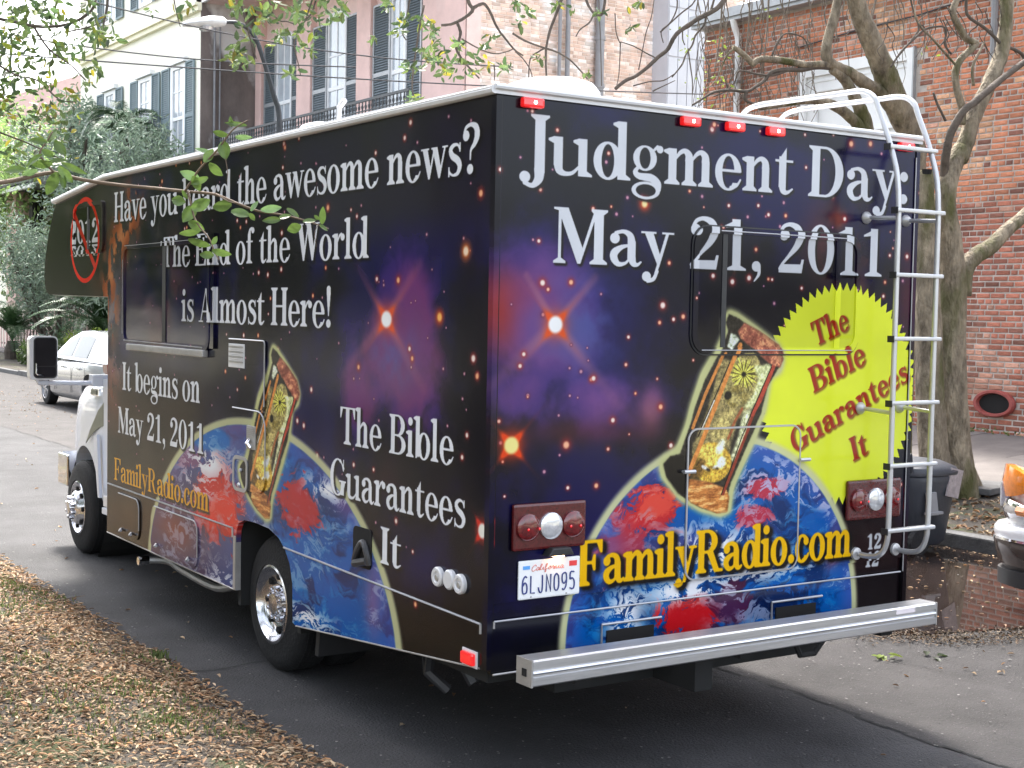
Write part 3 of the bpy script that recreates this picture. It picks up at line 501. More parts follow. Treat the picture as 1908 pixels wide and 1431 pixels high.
    for t, a, b, hh in (('The',(1517,646),(1582,612),.118),('Bible',(1515,733),(1615,676),.125),('Guarantees',(1478,846),(1694,708),.118),('It',(1589,860),(1619,844),.118)):
        (u1, v1), (u2, v2) = onR(*a), onR(*b); P.text(t, u1, u1+math.hypot(u2-u1, v2-v1), v1, hh, ang=math.atan2(v2-v1, u2-u1), track=1, **rc)
    P.text('12', 2.215, 2.32, .857, .075, (200, 203, 208), shadow=0, bold=1); P.text('12', 2.215, 2.32, .768, .075, (200, 203, 208), shadow=0, bold=1)
    return P
def side_print():
    P = Print(-.02, 6.70, .30, 2.92, 250, 350, True); P.asp = 1; rs = np.random.RandomState(8)
    n1, n2, n3 = sky_art(P, 41)
    P.mix(sm(2.2, 2.5, P.V)*sm(2.9, 2.3, P.U)*.75, (34, 31, 34)); P.mix(sm(.9, .6, P.V)*sm(1.6, 1.2, P.U)*.8, (18, 15, 13))  # upper rear: grey sheen of reflected canopy put into the print
    P.mix(sm(2.6, 3.6, P.U)*sm(1.75, 1.45, P.V)*.95, (50, 38, 26)); P.mix(sm(2.6, 4.0, P.U)*sm(1.6, 1.3, P.V)*sm(.4, .7, n3)*.6, (78, 62, 45))
    P.mix(sm(4.6, 5.3, P.U)*.95, (11, 10, 10)); P.mix(sm(3.6, 4.8, P.U)*sm(2.0, 2.4, P.V)*.6*sm(.35, .6, n2), (84, 74, 66))
    P.mix(blob(P, 4.3, 2.55, .7, .3)*sm(.4, .65, n3)*.6, (100, 92, 88))
    P.mix(sm(.35, .6, n3)*np.clip(blob(P,4.9,1.9,.2,.4)+blob(P,4.85,1.65,.3,.2),0,1)*.8, (148, 150, 156)); P.mix(blob(P,4.15,2.05,.55,.28)*sm(.3,.65,n2)*.75, (62, 62, 92))
    fl = sm(.42,.60,vnoise(P.h,P.w,.14*P.rv,.10*P.ru,60,5,.6)); 
    P.mix(fl*P.stroke([(4.45,2.66),(4.78,2.42),(4.92,2.28),(5.0,2.1),(4.97,1.9)], .34, .9), (176, 86, 42)); P.mix(fl*P.stroke([(4.55,2.6),(4.8,2.40),(4.95,2.2)], .12, .9), (200, 130, 84))
    P.mix(sm(.4,.62,n3)*np.clip(blob(P,4.9,1.5,.2,.35)+blob(P,4.2,1.75,.4,.1)+.7*blob(P,5.2,2.2,.25,.2),0,1)*.55, (170, 84, 52)); P.mix(sm(.45,.62,n2)*blob(P,3.9,2.1,.5,.3)*.5, (160, 80, 80)); P.mix(sm(.4,.6,n3)*blob(P,3.4,2.62,.3,.2)*.7,(110,44,30))
    neb = np.clip(blob(P,.75,1.9,.35,.42)+.9*blob(P,1.2,1.65,.22,.3)+.5*blob(P,.55,1.55,.3,.3),0,1); n2 = warp(n2, (n3-.5)*.25*P.rv, (n1-.5)*.35*P.ru); rdg = 1-np.abs(2*n2-1); P.mix(sm(.2,.8,neb*(.2+rdg**2*1.1))*.85, (66, 38, 118)); P.mix(sm(.35,.85,neb*(.3+n3*1.2))*.55, (156, 66, 122)); P.mix(sm(.4,.7,n3)*blob(P,.85,1.8,.2,.15)*.7,(80,96,170)); P.mix(blob(P,.35,1.85,.25,.3)*sm(.4,.7,n2)*.5,(120,36,44))
    P.mix(blob(P,1.0,1.25,.5,.2)*sm(.4,.7,n3)*.4,(90,30,40))
    for (a, b) in ((.5,-.3),(-.35,-.3),(.3,.25),(-.3,.25)): P.mix(P.stroke([(.904,1.952),(.904+a,1.952+b)], .05, .9)*np.exp(-np.hypot((P.U-.904)*.8, P.V-1.952)/.24)*.7, (190, 110, 120))
    for i in range(170):
        u, v = rs.uniform(.05, 5.0), rs.uniform(.9, 2.85); r = rs.choice([.006, .009]); P.star(u, v, r, (220, 170, 180), (110, 44, 70))
    for px, py, r in ((765,228,12),(754,257,11),(896,360,15),(868,468,16),(611,387,14),(665,403,9),(654,391,7),(525,434,12),(524,502,12),(499,512,12),(482,508,11),(607,499,9),(702,520,11),(742,522,14),(819,591,16),(763,650,11),(768,668,11),(882,668,16),(889,701,13),(668,684,12),(554,784,13),(566,793,13),(580,726,13),(591,849,12),(659,866,11),(696,875,9),(870,811,11),(861,852,11),(738,971,12),(774,1126,12),(769,1028,8),(529,268,12),(531,275,11),(557,258,9),(527,312,9),(700,285,9),(302,338,12),(300,350,10),(328,308,8),(353,304,9),(375,303,9),(354,404,9),(344,426,9),(348,424,9),(442,411,10),(459,413,10),(448,424,9),(454,625,12),(481,625,11),(420,692,11),(445,726,9),(460,704,10),(518,652,10),(583,551,10),(504,556,9),(422,623,7),(500,585,7)):
        u, v = onS(px, py); P.star(u, v, r*.0014, (255, 238, 228) if (px*3+py) % 4 else (255, 190, 140), (180, 56, 46))
    P.star(*onS(868, 468), .03, (255, 230, 200), (230, 130, 50)); P.star(*onS(819, 591), .028, (255, 190, 100), (210, 80, 30))
    P.flare(.904, 1.952, .066, (255, 255, 255), (232, 86, 48), su=1.3); P.flare(.05, 1.097, .055, (255, 250, 240), (226, 50, 36))
    m = np.hypot((P.U-2.42)/1.715, (P.V-.30)/1.075); P.mix(sm(1.024, .998, m)*.92, (214, 215, 165))
    ins, sw, n2, n3, nx, nz, d = P.earth(2.42, .30, 1.68, 1.05, 131)
    P.mix(ins*sm(1.9,2.6,P.U)*.55, (120, 92, 140)); P.mix(ins*sm(2.3,3.4,P.U)*sm(1.1,.7,P.V)*.6, (96, 60, 70))
    P.mix(ins*land(P,2.95,.86,.48,.26,n3), (208, 30, 28)); P.mix(ins*land(P,2.85,.80,.3,.18,n2,.6)*.7, (240, 60, 44)); P.mix(ins*land(P,1.84,.98,.26,.15,n3), (190, 34, 50)); P.mix(ins*land(P,3.4,1.08,.3,.09,n3)*.7, (150,80,110)); P.mix(ins*blob(P,3.6,.6,.3,.12)*.8, (150,70,56)); P.mix(ins*sm(.3,.6,blob(P,3.1,1.22,.4,.08)*(.5+n2)), (20, 110, 190))
    P.mix(ins*blob(P,1.0,.62,.1,.2)*.7, (150, 100, 150)); P.mix(ins*blob(P,1.25,1.05,.2,.06)*.6,(110,70,140))
    cl = sm(.50, .58, n3)*sm(.44, .66, vnoise(P.h, P.w, .16*P.rv, .34*P.ru, 191, 5, .6)); P.mix(ins*cl*.5, (190, 202, 230))
    cl = sm(.47,.54,n3)*np.clip(blob(P,3.1,1.08,.35,.09)+blob(P,1.45,1.1,.25,.05)+blob(P,1.7,.42,.3,.06)+blob(P,2.3,.75,.2,.08)+.7*blob(P,3.3,.9,.3,.12)+blob(P,2.85,.42,.3,.10)*.8,0,1)*1.2; P.mix(ins*cl*.9, (246, 247, 252))
    A = np.array([[545,110,1],[870,440,1],[540,1305,1],[215,915,1]], float); B = np.array([onS(400+x/3.577, 600+y/3.577) for x, y in ((365,158),(588,505),(348,1342),(218,868))]); K = np.linalg.lstsq(A, B, rcond=None)[0]
    hourglass(P, lambda x, y: (x*K[0,0]+y*K[1,0]+K[2,0], x*K[0,1]+y*K[1,1]+K[2,1]), rs)
    wc = dict(col=(242, 244, 250), shadow=.85, so=(.016, -.010))
    P.text('Have you heard the awesome news?', 4.89, .125, 2.562, .205, **wc); P.text('The End of the World', 3.89, 1.09, 2.236, .19, **wc); P.text('is Almost Here!', 3.53, 1.465, 1.902, .20, **wc)
    P.text('It begins on', 4.69, 3.23, 1.417, .19, **wc); P.text('May 21, 2011', 4.79, 3.15, 1.117, .18, **wc)
    P.text('FamilyRadio.com', 4.86, 3.08, .782, .155, (236, 168, 16), shadow=.8, track=-2, so=(.02, -.012))
    P.text('The Bible', 1.37, .285, 1.343, .18, **wc); P.text('Guarantees', 1.47, .185, 1.086, .18, **wc); P.text('It', .935, .73, .826, .17, **wc)
    P.text('2012', 5.93, 5.19, 2.44, .17, (246, 248, 250), shadow=0, bold=1)
    P.sky2 = P.V*1; v0 = P.V; P.V = (2.42-(P.V-2.42)*1.9).astype(np.float32)   # the flattened mirror image under the year
    s2 = Print.text
    T = P.c.copy(); P.V = v0
    # mirrored year, drawn by sampling the year rows upside down
    r0 = int((2.435-P.v0)*P.rv)
    for k in range(int(.085*P.rv)):
        src = r0+int(k*2.0); dst = r0-3-k
        if 0 <= src < P.h: 
            a = int((5.15-P.u0)*P.ru); b = int((5.97-P.u0)*P.ru); row = P.c[src, a:b]; mm = (row.min(1) > .45)[:, None]; P.c[dst, a:b] = np.where(mm, row*.92, P.c[dst, a:b])
    rr = np.hypot((P.U-5.56)/.372, (P.V-2.463)/.315); P.mix(sm(.065, .045, np.abs(rr-.94)), (240, 30, 16)); P.mix(P.stroke([(5.80,2.66),(5.30,2.25)], .05, .15)*(rr < .95), (216, 40, 30))
    return P
# ================================================================ MOTORHOME
RX = 2.5
rv = thing('motorhome', 'large motorhome wrapped in a starry sky print with globe, hourglass and white lettering', 'motorhome', (1.25, 2.5, 0))
def print_mat(name, img, u0, u1, v0, v1, flip, k=.80, rough=.15):
    m = bpy.data.materials.new(name); m.use_nodes = True; N = m.node_tree.nodes; L = m.node_tree.links; b = N['Principled BSDF']
    uv = N.new('ShaderNodeUVMap'); uv.uv_map = 'uv'; t = N.new('ShaderNodeTexImage'); t.image = img; t.extension = 'EXTEND'; L.new(uv.outputs[0], t.inputs[0])
    nz = N.new('ShaderNodeTexNoise'); nz.inputs['Scale'].default_value = 3; nz.inputs['Detail'].default_value = 8; tc = N.new('ShaderNodeTexCoord'); L.new(tc.outputs['Object'], nz.inputs['Vector'])
    mr = N.new('ShaderNodeMapRange'); mr.inputs[1].default_value = .3; mr.inputs[2].default_value = .7; mr.inputs[3].default_value = k*.90; mr.inputs[4].default_value = k*1.03; L.new(nz.outputs[0], mr.inputs[0])
    mx = N.new('ShaderNodeMix'); mx.data_type = 'RGBA'; mx.blend_type = 'MULTIPLY'; mx.inputs[0].default_value = 1; L.new(t.outputs[0], mx.inputs[6]); L.new(mr.outputs[0], mx.inputs[7]); L.new(mx.outputs[2], b.inputs['Base Color'])
    mr2 = N.new('ShaderNodeMapRange'); mr2.inputs[3].default_value = rough*.8; mr2.inputs[4].default_value = rough*1.5; L.new(nz.outputs[0], mr2.inputs[0]); L.new(mr2.outputs[0], b.inputs['Roughness'])
    n2 = N.new('ShaderNodeTexNoise'); n2.inputs['Scale'].default_value = 1.1; L.new(tc.outputs['Object'], n2.inputs['Vector']); bp = N.new('ShaderNodeBump'); bp.inputs['Strength'].default_value = .22; bp.inputs['Distance'].default_value = .03; L.new(n2.outputs[0], bp.inputs['Height']); L.new(bp.outputs[0], b.inputs['Normal'])
    b.inputs['Specular IOR Level'].default_value = .27
    return m
_PR = rear_print(); _PS = side_print(); _ir = _PR.image('rear_wrap'); _is = _PS.image('side_wrap')
uvR = lambda p: ((p[0]-_PR.u0)/(_PR.u1-_PR.u0), (p[2]-_PR.v0)/(_PR.v1-_PR.v0))
uvS = lambda p: (1-(p[1]-_PS.u0)/(_PS.u1-_PS.u0), (p[2]-_PS.v0)/(_PS.v1-_PS.v0))
M['wrap_rear'] = print_mat('wrap_rear', _ir, 0, 0, 0, 0, 0); M['wrap_side'] = print_mat('wrap_side', _is, 0, 0, 0, 0, 0)
M['pane_rear'] = print_mat('pane_rear', _ir, 0, 0, 0, 0, 0, .62, .08); M['pane_side'] = print_mat('pane_side', _is, 0, 0, 0, 0, 0, .60, .08)
# side panel (x 0 .. 0.03) with wheel opening and cab-over nose
side = [(0,.528),(1.84,.347),(1.886,.36),(1.893,.56),(1.93,.66),(1.99,.725),(2.07,.775),(2.2,.808),(2.39,.815),(2.54,.808),(2.62,.78),(2.652,.73),(2.668,.392),(5.01,.392),(5.01,2.05),(6.50,2.066),(6.58,2.085),(6.625,2.13),(6.645,2.22),(6.635,2.32),(6.535,2.525),(6.40,2.70),(6.31,2.775),(5.03,2.868),(0,2.868)]
for nm, x0, x1, mt in (('side_panel', 0, .03, 'wrap_side'), ('side_panel', RX-.03, RX, 'wrap_side')):
    b = shape(); b.prism(side, 0, x0, x1); b.build(nm, mt, rv, uv=uvS)
b = shape(); b.box(.03, RX-.03, 0, .03, .80, 2.868); b.build('rear_panel', 'wrap_rear', rv, uv=uvR)
# lower rear valance, a little recessed below the belt line
b = shape(); b.box(.03, RX-.03, .012, .04, .505, .80); b.build('rear_skirt', 'wrap_rear', rv, uv=uvR)
for cx in (.62, 1.62):      # step openings in the valance
    b = shape(); b.box(cx, cx+.26, .004, .014, .52, .625); b.build('step_recess', 'dark_hole', rv)
    b = shape(); b.tube([(cx-.03,.004,.50),(cx-.03,.004,.655),(cx+.30,.004,.655)], .006, 6); b.build('step_trim', 'chrome_line', rv)
# floor, roof, cab-over front and underside
b = shape(); b.box(.46, RX-.46, .05, 4.98, .46, .52); b.box(.04,.46,.05,1.86,.46,.52); b.box(.04,.46,2.70,4.98,.46,.52); b.box(RX-.46,RX-.04,.05,1.86,.46,.52); b.box(RX-.46,RX-.04,2.70,4.98,.46,.52); b.build('underbody', 'under', rv)
b = shape(); b.box(.45, RX-.45, .15, 5.6, .34, .46); b.box(.9, 1.6, .6, 1.6, .26, .46); b.build('chassis_frame', 'under', rv)
b = shape(); roofp = [(-.012,2.868),(-.012,2.893),(.05,2.905),(1.0,2.912),(4.6,2.912),(5.03,2.90),(6.33,2.79),(6.33,2.765),(5.03,2.868)]
b.prism(roofp, 0, -.012, RX+.012); b.build('roof', 'rv_white', rv)
b = shape(); b.prism([(6.645,2.22),(6.635,2.32),(6.535,2.525),(6.40,2.70),(6.31,2.775),(6.28,2.75),(6.37,2.68),(6.50,2.51),(6.6,2.3),(6.61,2.2),(6.58,2.12),(6.50,2.08),(5.01,2.06),(5.01,2.045),(6.50,2.060),(6.59,2.08),(6.63,2.13)], 0, .03, RX-.03); b.build('cabover_nose', 'rv_white', rv)
b = shape(); b.box(.03, RX-.03, 4.97, 5.0, .45, 2.05); b.build('front_bulkhead', 'rv_white', rv)
# roof edge rail along the side and the rear
b = shape(); b.tube([(-.018,-.015,2.884),(-.018,5.03,2.886),(-.018,6.33,2.783)], .018, 8); b.tube([(-.030,-.015,2.893),(-.030,5.03,2.895),(-.030,6.33,2.792)], .006, 6); b.build('roof_rail', 'rv_white', rv, smooth=True)
b = shape(); b.tube([(-.02,-.02,2.895),(RX+.02,-.02,2.895)], .012, 8); b.build('roof_rail', 'rv_white', rv, smooth=True)
b = shape(); b.box(-.004, RX+.004, -.010, -.001, 2.866, 2.886); b.build('drip_trim', 'black_plastic', rv)
for x in (-.004, RX-.022):
    b = shape(); b.box(x, x+.026, -.006, .03, .53, 2.85); b.build('corner_trim', 'wrap_rear', rv, uv=uvR)
b = shape(); b.tube([(RX-.025,-.006,.73),(RX-.025,-.006,2.80)], .0035, 6); b.build('corner_bead', 'chrome_line', rv)
# belt line
b = shape(); b.tube([(.03,-.004,.728),(RX-.04,-.004,.728)], .0045, 6); b.tube([(.03,-.004,.728),(.03,-.004,.70)], .0055, 6); b.build('belt_trim', 'chrome_line', rv)
b = shape(); b.tube([(-.003,.045,.712),(-.003,2.0,.736)], .0052, 6); b.tube([(-.003,.045,.712),(-.003,.045,.672)], .006, 6); b.build('belt_trim', 'chrome_line', rv)
b = shape(); b.tube([(-.003,2.70,.742),(-.003,4.99,.742)], .0052, 6); b.tube([(-.003,2.70,.742),(-.003,2.70,.69)], .006, 6); b.build('belt_trim', 'chrome_line', rv)
b = shape(); b.box(-.004, .03, 2.655, 2.69, .392, .70); b.build('arch_flange', 'alu_dirty', rv)
b = shape(); b.tube([(-.002,0.05,.527),(-.002,1.84,.350)], .004, 5); b.tube([(-.002,2.68,.394),(-.002,5.0,.394)], .004, 5); b.tube([(.03,-.002,.507),(RX-.03,-.002,.507)], .005, 5); b.build('skirt_edge', 'alu_dirty', rv)
b = shape(); b.box(.035, .40, 1.9, 2.66, .80, .84); b.box(.035,.40,1.86,1.9,.3,.84); b.box(.035,.40,2.66,2.70,.3,.84); b.box(.40,.43,1.86,2.70,.3,.84); b.build('wheel_housing', 'under', rv)
def rrect(u0, u1, v0, v1, r, n=5, corners=(1,1,1,1)):
    out = []
    for (cu, cv, a0), on in zip(((u1-r, v1-r, 0), (u0+r, v1-r, 90), (u0+r, v0+r, 180), (u1-r, v0+r, 270)), corners):
        if on: out += [(cu+r*math.cos(R_(a0+90*k/n)), cv+r*math.sin(R_(a0+90*k/n))) for k in range(n+1)]
        else: out.append((u1 if a0 in (0, 270) else u0, v1 if a0 in (0, 90) else v0))
    return out
# rear window: raised frame, two panes printed like the panel, thick gasket
fr = rrect(1.045, 2.10, 1.825, 2.395, .085); inn = rrect(1.075, 2.072, 1.855, 2.365, .065)
def ring_mesh(o, i, y0, y1, ax=1):
    b = shape(); n = len(o); g = (lambda p, k: (p[0], k, p[1])) if ax == 1 else (lambda p, k: (k, p[0], p[1]))
    b.add([g(p, y0) for p in o]+[g(p, y0) for p in i]+[g(p, y1) for p in o]+[g(p, y1) for p in i], [(j, (j+1) % n, n+(j+1) % n, n+j) for j in range(n)]+[(j, (j+1) % n, 2*n+(j+1) % n, 2*n+j) for j in range(n)]+[(n+j, n+(j+1) % n, 3*n+(j+1) % n, 3*n+j) for j in range(n)]); return b
w = ring_mesh(fr, inn, -.013, -.001).build('window', 'wrap_rear', rv, uv=uvR)
for u0, u1, cs in ((1.070, 1.215, (0,1,1,0)), (1.243, 1.935, (0,0,0,0)), (1.972, 2.077, (1,0,0,1))):
    b = shape(); b.prism(rrect(u0, u1, 1.850, 2.370, .06, corners=cs), 1, -.006, -.002); b.build('pane', 'pane_rear', w, uv=uvR)
b = shape(); b.box(1.215, 1.243, -.009, -.001, 1.85, 2.37); b.build('mullion', 'black_plastic', w); b = shape(); b.box(1.935, 1.972, -.009, -.001, 1.85, 2.37); b.build('mullion', 'wrap_rear', w, uv=uvR)
b = shape(); b.tube([(1.10,-.014,1.842),(2.05,-.014,1.842)], .002, 5); b.build('sash', 'chrome_line', w); b = shape(); b.tube([(1.2,-.012,2.378),(2.0,-.012,2.378)], .003, 5); b.build('sash', 'chrome_line', w)
b = ring_mesh(rrect(1.037, 2.107, 1.818, 2.402, .09), fr, -.006, -.001); b.build('gasket', 'black_plastic', w)
# rear locker door
dr = rrect(1.039, 1.738, .804, 1.493, .058); di = rrect(1.047, 1.730, .812, 1.485, .05)
b = shape(); b.prism(di, 1, -.006, -.001); ld = b.build('locker_door', 'wrap_rear', rv, uv=uvR)
ring_mesh(dr, di, -.008, -.001).build('door_frame', 'chrome_line', ld)
for x, z, s_ in ((1.742, 1.325, .03), (1.03, 1.30, .03)):
    b = shape(); b.tube([(x-.02,-.02,z),(x+.045,-.02,z)], .009, 7); b.tube([(x-.01,-.02,z),(x-.01,0,z)], .007, 6); b.build('latch', 'alu_rail', ld, smooth=True)
# tail lights
for x0, x1 in ((.105, .475), (2.05, 2.43)):
    b = shape(); b.box(x0, x1, -.022, -.001, 1.012, 1.208); tl = b.build('tail_light', 'reflector', rv, bevel=.012)
    cx = (x0+x1)/2
    for dx, mt, nm in ((-.115, 'lens_red', 'lamp'), (0, 'lens_clear', 'reverse_lamp'), (.115, 'lens_red', 'lamp')):
        b = shape(); b.lathe([(0,.056),(.012,.056),(.016,.050),(.020,.035),(.023,0.001)], (cx+dx,-.021,1.11), 'y', 24, -1); lm = b.build(nm, mt, tl, smooth=True)
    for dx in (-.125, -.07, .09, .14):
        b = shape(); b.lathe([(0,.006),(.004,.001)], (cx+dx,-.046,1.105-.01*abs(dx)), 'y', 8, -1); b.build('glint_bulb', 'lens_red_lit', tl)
# number plate with raised characters
b = shape(); b.box(.142, .454, -.012, -.004, .807, .969); pl_ = b.build('license_plate', 'plate_white', rv, bevel=.006)
SEG = {'6': [(.85,.92),(.6,1),(.2,.8),(.08,.35),(.2,.05),(.5,0),(.85,.08),(.92,.32),(.8,.55),(.5,.62),(.15,.45)], 'L': [(.15,1),(.15,0),(.85,0)], 'J': [(.8,1),(.8,.25),(.65,.02),(.35,0),(.15,.15),(.1,.3)], 'N': [(.1,0),(.1,1),(.88,0),(.88,1)], '0': [(.5,1),(.15,.85),(.08,.5),(.15,.15),(.5,0),(.85,.15),(.92,.5),(.85,.85),(.5,1)], '9': [(.15,.08),(.4,0),(.8,.2),(.92,.65),(.8,.95),(.5,1),(.15,.92),(.08,.68),(.2,.45),(.5,.38),(.85,.55)], '5': [(.85,1),(.2,1),(.15,.58),(.5,.65),(.85,.5),(.92,.25),(.8,.05),(.5,0),(.1,.08)]}
b = shape()
for k, ch in enumerate('6LJN095'):
    q = [(.158+k*.0402+u*.028, -.0135, .832+v*.072) for u, v in SEG[ch]]; b.tube(smooth_path(q, 3) if ch in '6J095' else q, .0035, 5)
b.build('plate_number', 'plate_navy', pl_)
cur = {'C': [(1,.8),(.6,1.1),(.1,.7),(0,.2),(.4,-.1),(1,.2)], 'a': [(.9,.5),(.4,.6),(.1,.2),(.5,0),(.9,.5),(.9,.05),(1.2,.1)], 'l': [(0,.1),(.6,.9),(.5,1.15),(.2,.9),(.3,.1),(.7,.1)], 'i': [(0,.1),(.4,.55),(.35,.1),(.7,.1)], 'f': [(0,.1),(.6,.9),(.5,1.15),(.2,.9),(.2,-.4),(.5,-.3),(.4,.1),(.8,.2)], 'o': [(.5,.6),(.1,.3),(.4,0),(.8,.3),(.5,.6),(.9,.55)], 'r': [(0,.2),(.3,.65),(.6,.5),(.55,.1),(.9,.1)], 'n': [(0,.5),(.2,0),(.3,.45),(.6,.55),(.6,.1),(.9,.1)]}
b = shape(); x = .206
for ch in 'California':
    wdt = .0205 if ch == 'C' else .0165; q = smooth_path([(x+(u+.25*v)*wdt, -.0132, .925+v*.022) for u, v in cur[ch]], 3); b.tube(q, .0016, 4); x += wdt*(1.05 if ch in 'Cafon' else .8)
b.build('state_script', 'script_red', pl_)
b = shape(); b.box(.163, .197, -.0135, -.012, .932, .947); b.build('month_sticker', 'plate_blue', pl_); b = shape(); b.box(.398, .437, -.0135, -.012, .930, .952); b.build('year_sticker', 'plate_red', pl_)
b = shape()
for x_ in (.205, .385): b.lathe([(0,.004),(.003,.003)], (x_,-.0125,.816), 'y', 8, -1)
b.build('screw', 'alu_dirty', pl_)
b = shape(); b.prism([(.262,.985),(.395,.985),(.375,1.018),(.285,1.018)], 1, -.055, -.001); lp = b.build('plate_lamp', 'black_plastic', rv, bevel=.006)
b = shape(); b.box(.30,.345,-.05,-.02,.979,.985); b.build('bulb', 'bulb_warm', lp)
# clearance lights
for x_ in (.161, .999, 1.260, 1.507, 2.385):
    b = shape(); b.box(x_-.052, x_+.052, -.034, -.001, 2.824, 2.866); ml = b.build('marker_light', 'lens_red_lit', rv, bevel=.011)
    ml.location.z += 0
    b = shape(); b.lathe([(0,.008),(.003,.004)], (x_+.005,-.0345,2.846), 'y', 8, -1); b.build('bulb', 'bulb_hot', ml)
b = shape(); b.box(-.026, -.001, .075, .17, .530, .582); ml = b.build('marker_light', 'lens_red_lit', rv, bevel=.009)
b = shape(); b.box(-.008, -.001, .062, .18, .520, .592); b.build('light_base', 'rv_white', rv, bevel=.003)
# ladder
lad = shape(); lad.tube([(2.138,-.2,.96),(2.138,-.2,2.74)], .001, 3); ladd = thing('rear_ladder', None, None, (2.28,-.2,1.8)); ladd.parent = rv; ladd.location = (2.28-1.25, -.2-2.5, 1.8); ladd['org'] = [float(q_) for q_ in (2.28,-.2,1.8)]
for x_ in (2.135, 2.415):
    zt = 2.50
    P = smooth_path([(x_,-.03,.845),(x_,-.09,.845),(x_,-.155,.862),(x_,-.195,.92),(x_,-.205,1.05),(x_,-.205,1.6),(x_,-.205,2.2),(x_,-.20,2.60),(x_,-.15,2.80),(x_-.0,-.06,3.00),(x_-.0,-.03,3.06),(x_,.05,3.10),(x_,.22,3.105),(x_,.55,3.11),(x_,.80,3.11),(x_,.90,3.07),(x_,.95,2.96)], 4)
    b = shape(); b.tube(P, .0135, 10); b.build('rail', 'alu_rail', ladd, smooth='all')
    b = shape(); b.lathe([(0,.032),(.012,.030),(.016,.015)], (x_,-.001,.845), 'y', 16, -1); b.build('foot_plate', 'alu_rail', ladd, smooth=True)
    for z_ in (2.485, 1.56):
        b = shape(); b.tube([(x_,-.2,z_-.01),(x_,-.02,z_)], .010, 8); b.lathe([(0,.030),(.008,.030),(.030,.013)], (x_,-.001,z_), 'y', 14, -1); b.build('standoff', 'alu_rail', ladd, smooth=True)
for z_, yy in ((.985,-.205),(1.297,-.205),(1.597,-.205),(1.904,-.205),(2.207,-.205),(2.512,-.203),(2.815,-.145)):
    b = shape(); b.box(2.105, 2.445, yy-.024, yy+.012, z_-.009, z_+.010); rg_ = b.build('rung', 'alu_rail', ladd, bevel=.006)
    b = shape(); b.box(2.100, 2.105, yy-.026, yy+.014, z_-.017, z_+.014); b.build('end_cap', 'black_plastic', ladd)
# rear bumper beam: grooved extrusion
pr = [(-.205,.634),(-.300,.634),(-.310,.628),(-.310,.604),(-.303,.602),(-.303,.592),(-.310,.590),(-.313,.583),(-.310,.576),(-.303,.574),(-.303,.566),(-.310,.564),(-.310,.534),(-.303,.528),(-.205,.528)]
b = shape(); b.add([(.02, y, z) for y, z in pr]+[(2.37, y, z) for y, z in pr], [(i, (i+1) % len(pr), len(pr)+(i+1) % len(pr), len(pr)+i) for i in range(len(pr))]); bp_ = b.build('bumper', 'alu', rv)
for xa in (.012, 2.370): b = shape(); b.box(xa, xa+.008, -.311, -.203, .527, .635); b.build('end_cap', 'alu_dirty', bp_)
b = shape(); b.box(.009, .0125, -.275, -.245, .565, .595); b.build('bolt_hole', 'dark_hole', bp_)
b = shape(); b.box(2.09, 2.22, -.3115, -.309, .605, .628); b.build('sticker', 'sticker', bp_)
for xa in (.3, 1.2, 2.1): b = shape(); b.box(xa, xa+.08, -.21, .3, .48, .525); b.build('bumper_bracket', 'under', rv)
b = shape(); b.tube([(1.60,-.12,.53),(1.66,-.12,.42),(1.75,-.12,.42),(1.86,-.12,.53)], .014, 6); b.build('step_bracket', 'under', rv)
b = shape(); b.box(1.0,1.1,-.14,.2,.34,.5); b.build('tow_hitch', 'under', rv)
# side window with awning rail
so = rrect(3.05, 4.645, 1.735, 2.400, .07); si = rrect(3.085, 4.61, 1.765, 2.37, .05)
w = ring_mesh(so, si, -.020, -.001, 0).build('window', 'wrap_side', rv, uv=uvS)
for y0, y1, cs in ((3.085, 3.80, (0,1,1,0)), (3.86, 4.61, (1,0,0,1))):
    b = shape(); b.prism(rrect(y0, y1, 1.765, 2.37, .045, corners=cs), 0, -.010, -.002); b.build('pane', 'pane_side', w, uv=uvS)
b = shape(); b.box(-.016, -.001, 3.80, 3.86, 1.765, 2.37); b.build('mullion', 'black_plastic', w)
b = shape(); b.box(-.016, -.001, 2.99, 3.05, 1.75, 2.42); b.build('mullion', 'pane_side', w, uv=uvS)  # shadow on this bar put in by the darker pane print
b = shape(); b.box(-.040, -.001, 3.10, 4.50, 1.695, 1.738); b.build('awning_rail', 'alu_dirty', w, bevel=.008)
for q_ in ([(-.021,3.15,1.752),(-.021,4.6,1.758)], [(-.018,4.635,1.80),(-.018,4.635,2.3)], [(-.018,3.2,2.392),(-.018,4.6,2.392)]): b = shape(); b.tube(q_, .003, 5); b.build('sash', 'chrome_line', w)
cw = ring_mesh(rrect(5.10, 5.82, 2.36, 2.73, .07), rrect(5.13, 5.79, 2.39, 2.70, .05), -.014, -.001, 0).build('window', 'wrap_side', rv, uv=uvS)
b = shape(); b.prism(rrect(5.13, 5.79, 2.39, 2.70, .05), 0, -.007, -.002); b.build('pane', 'pane_side', cw, uv=uvS)
b = shape(); b.box(-.012, -.001, 5.44, 5.47, 2.39, 2.70); b.build('mullion', 'black_plastic', cw)
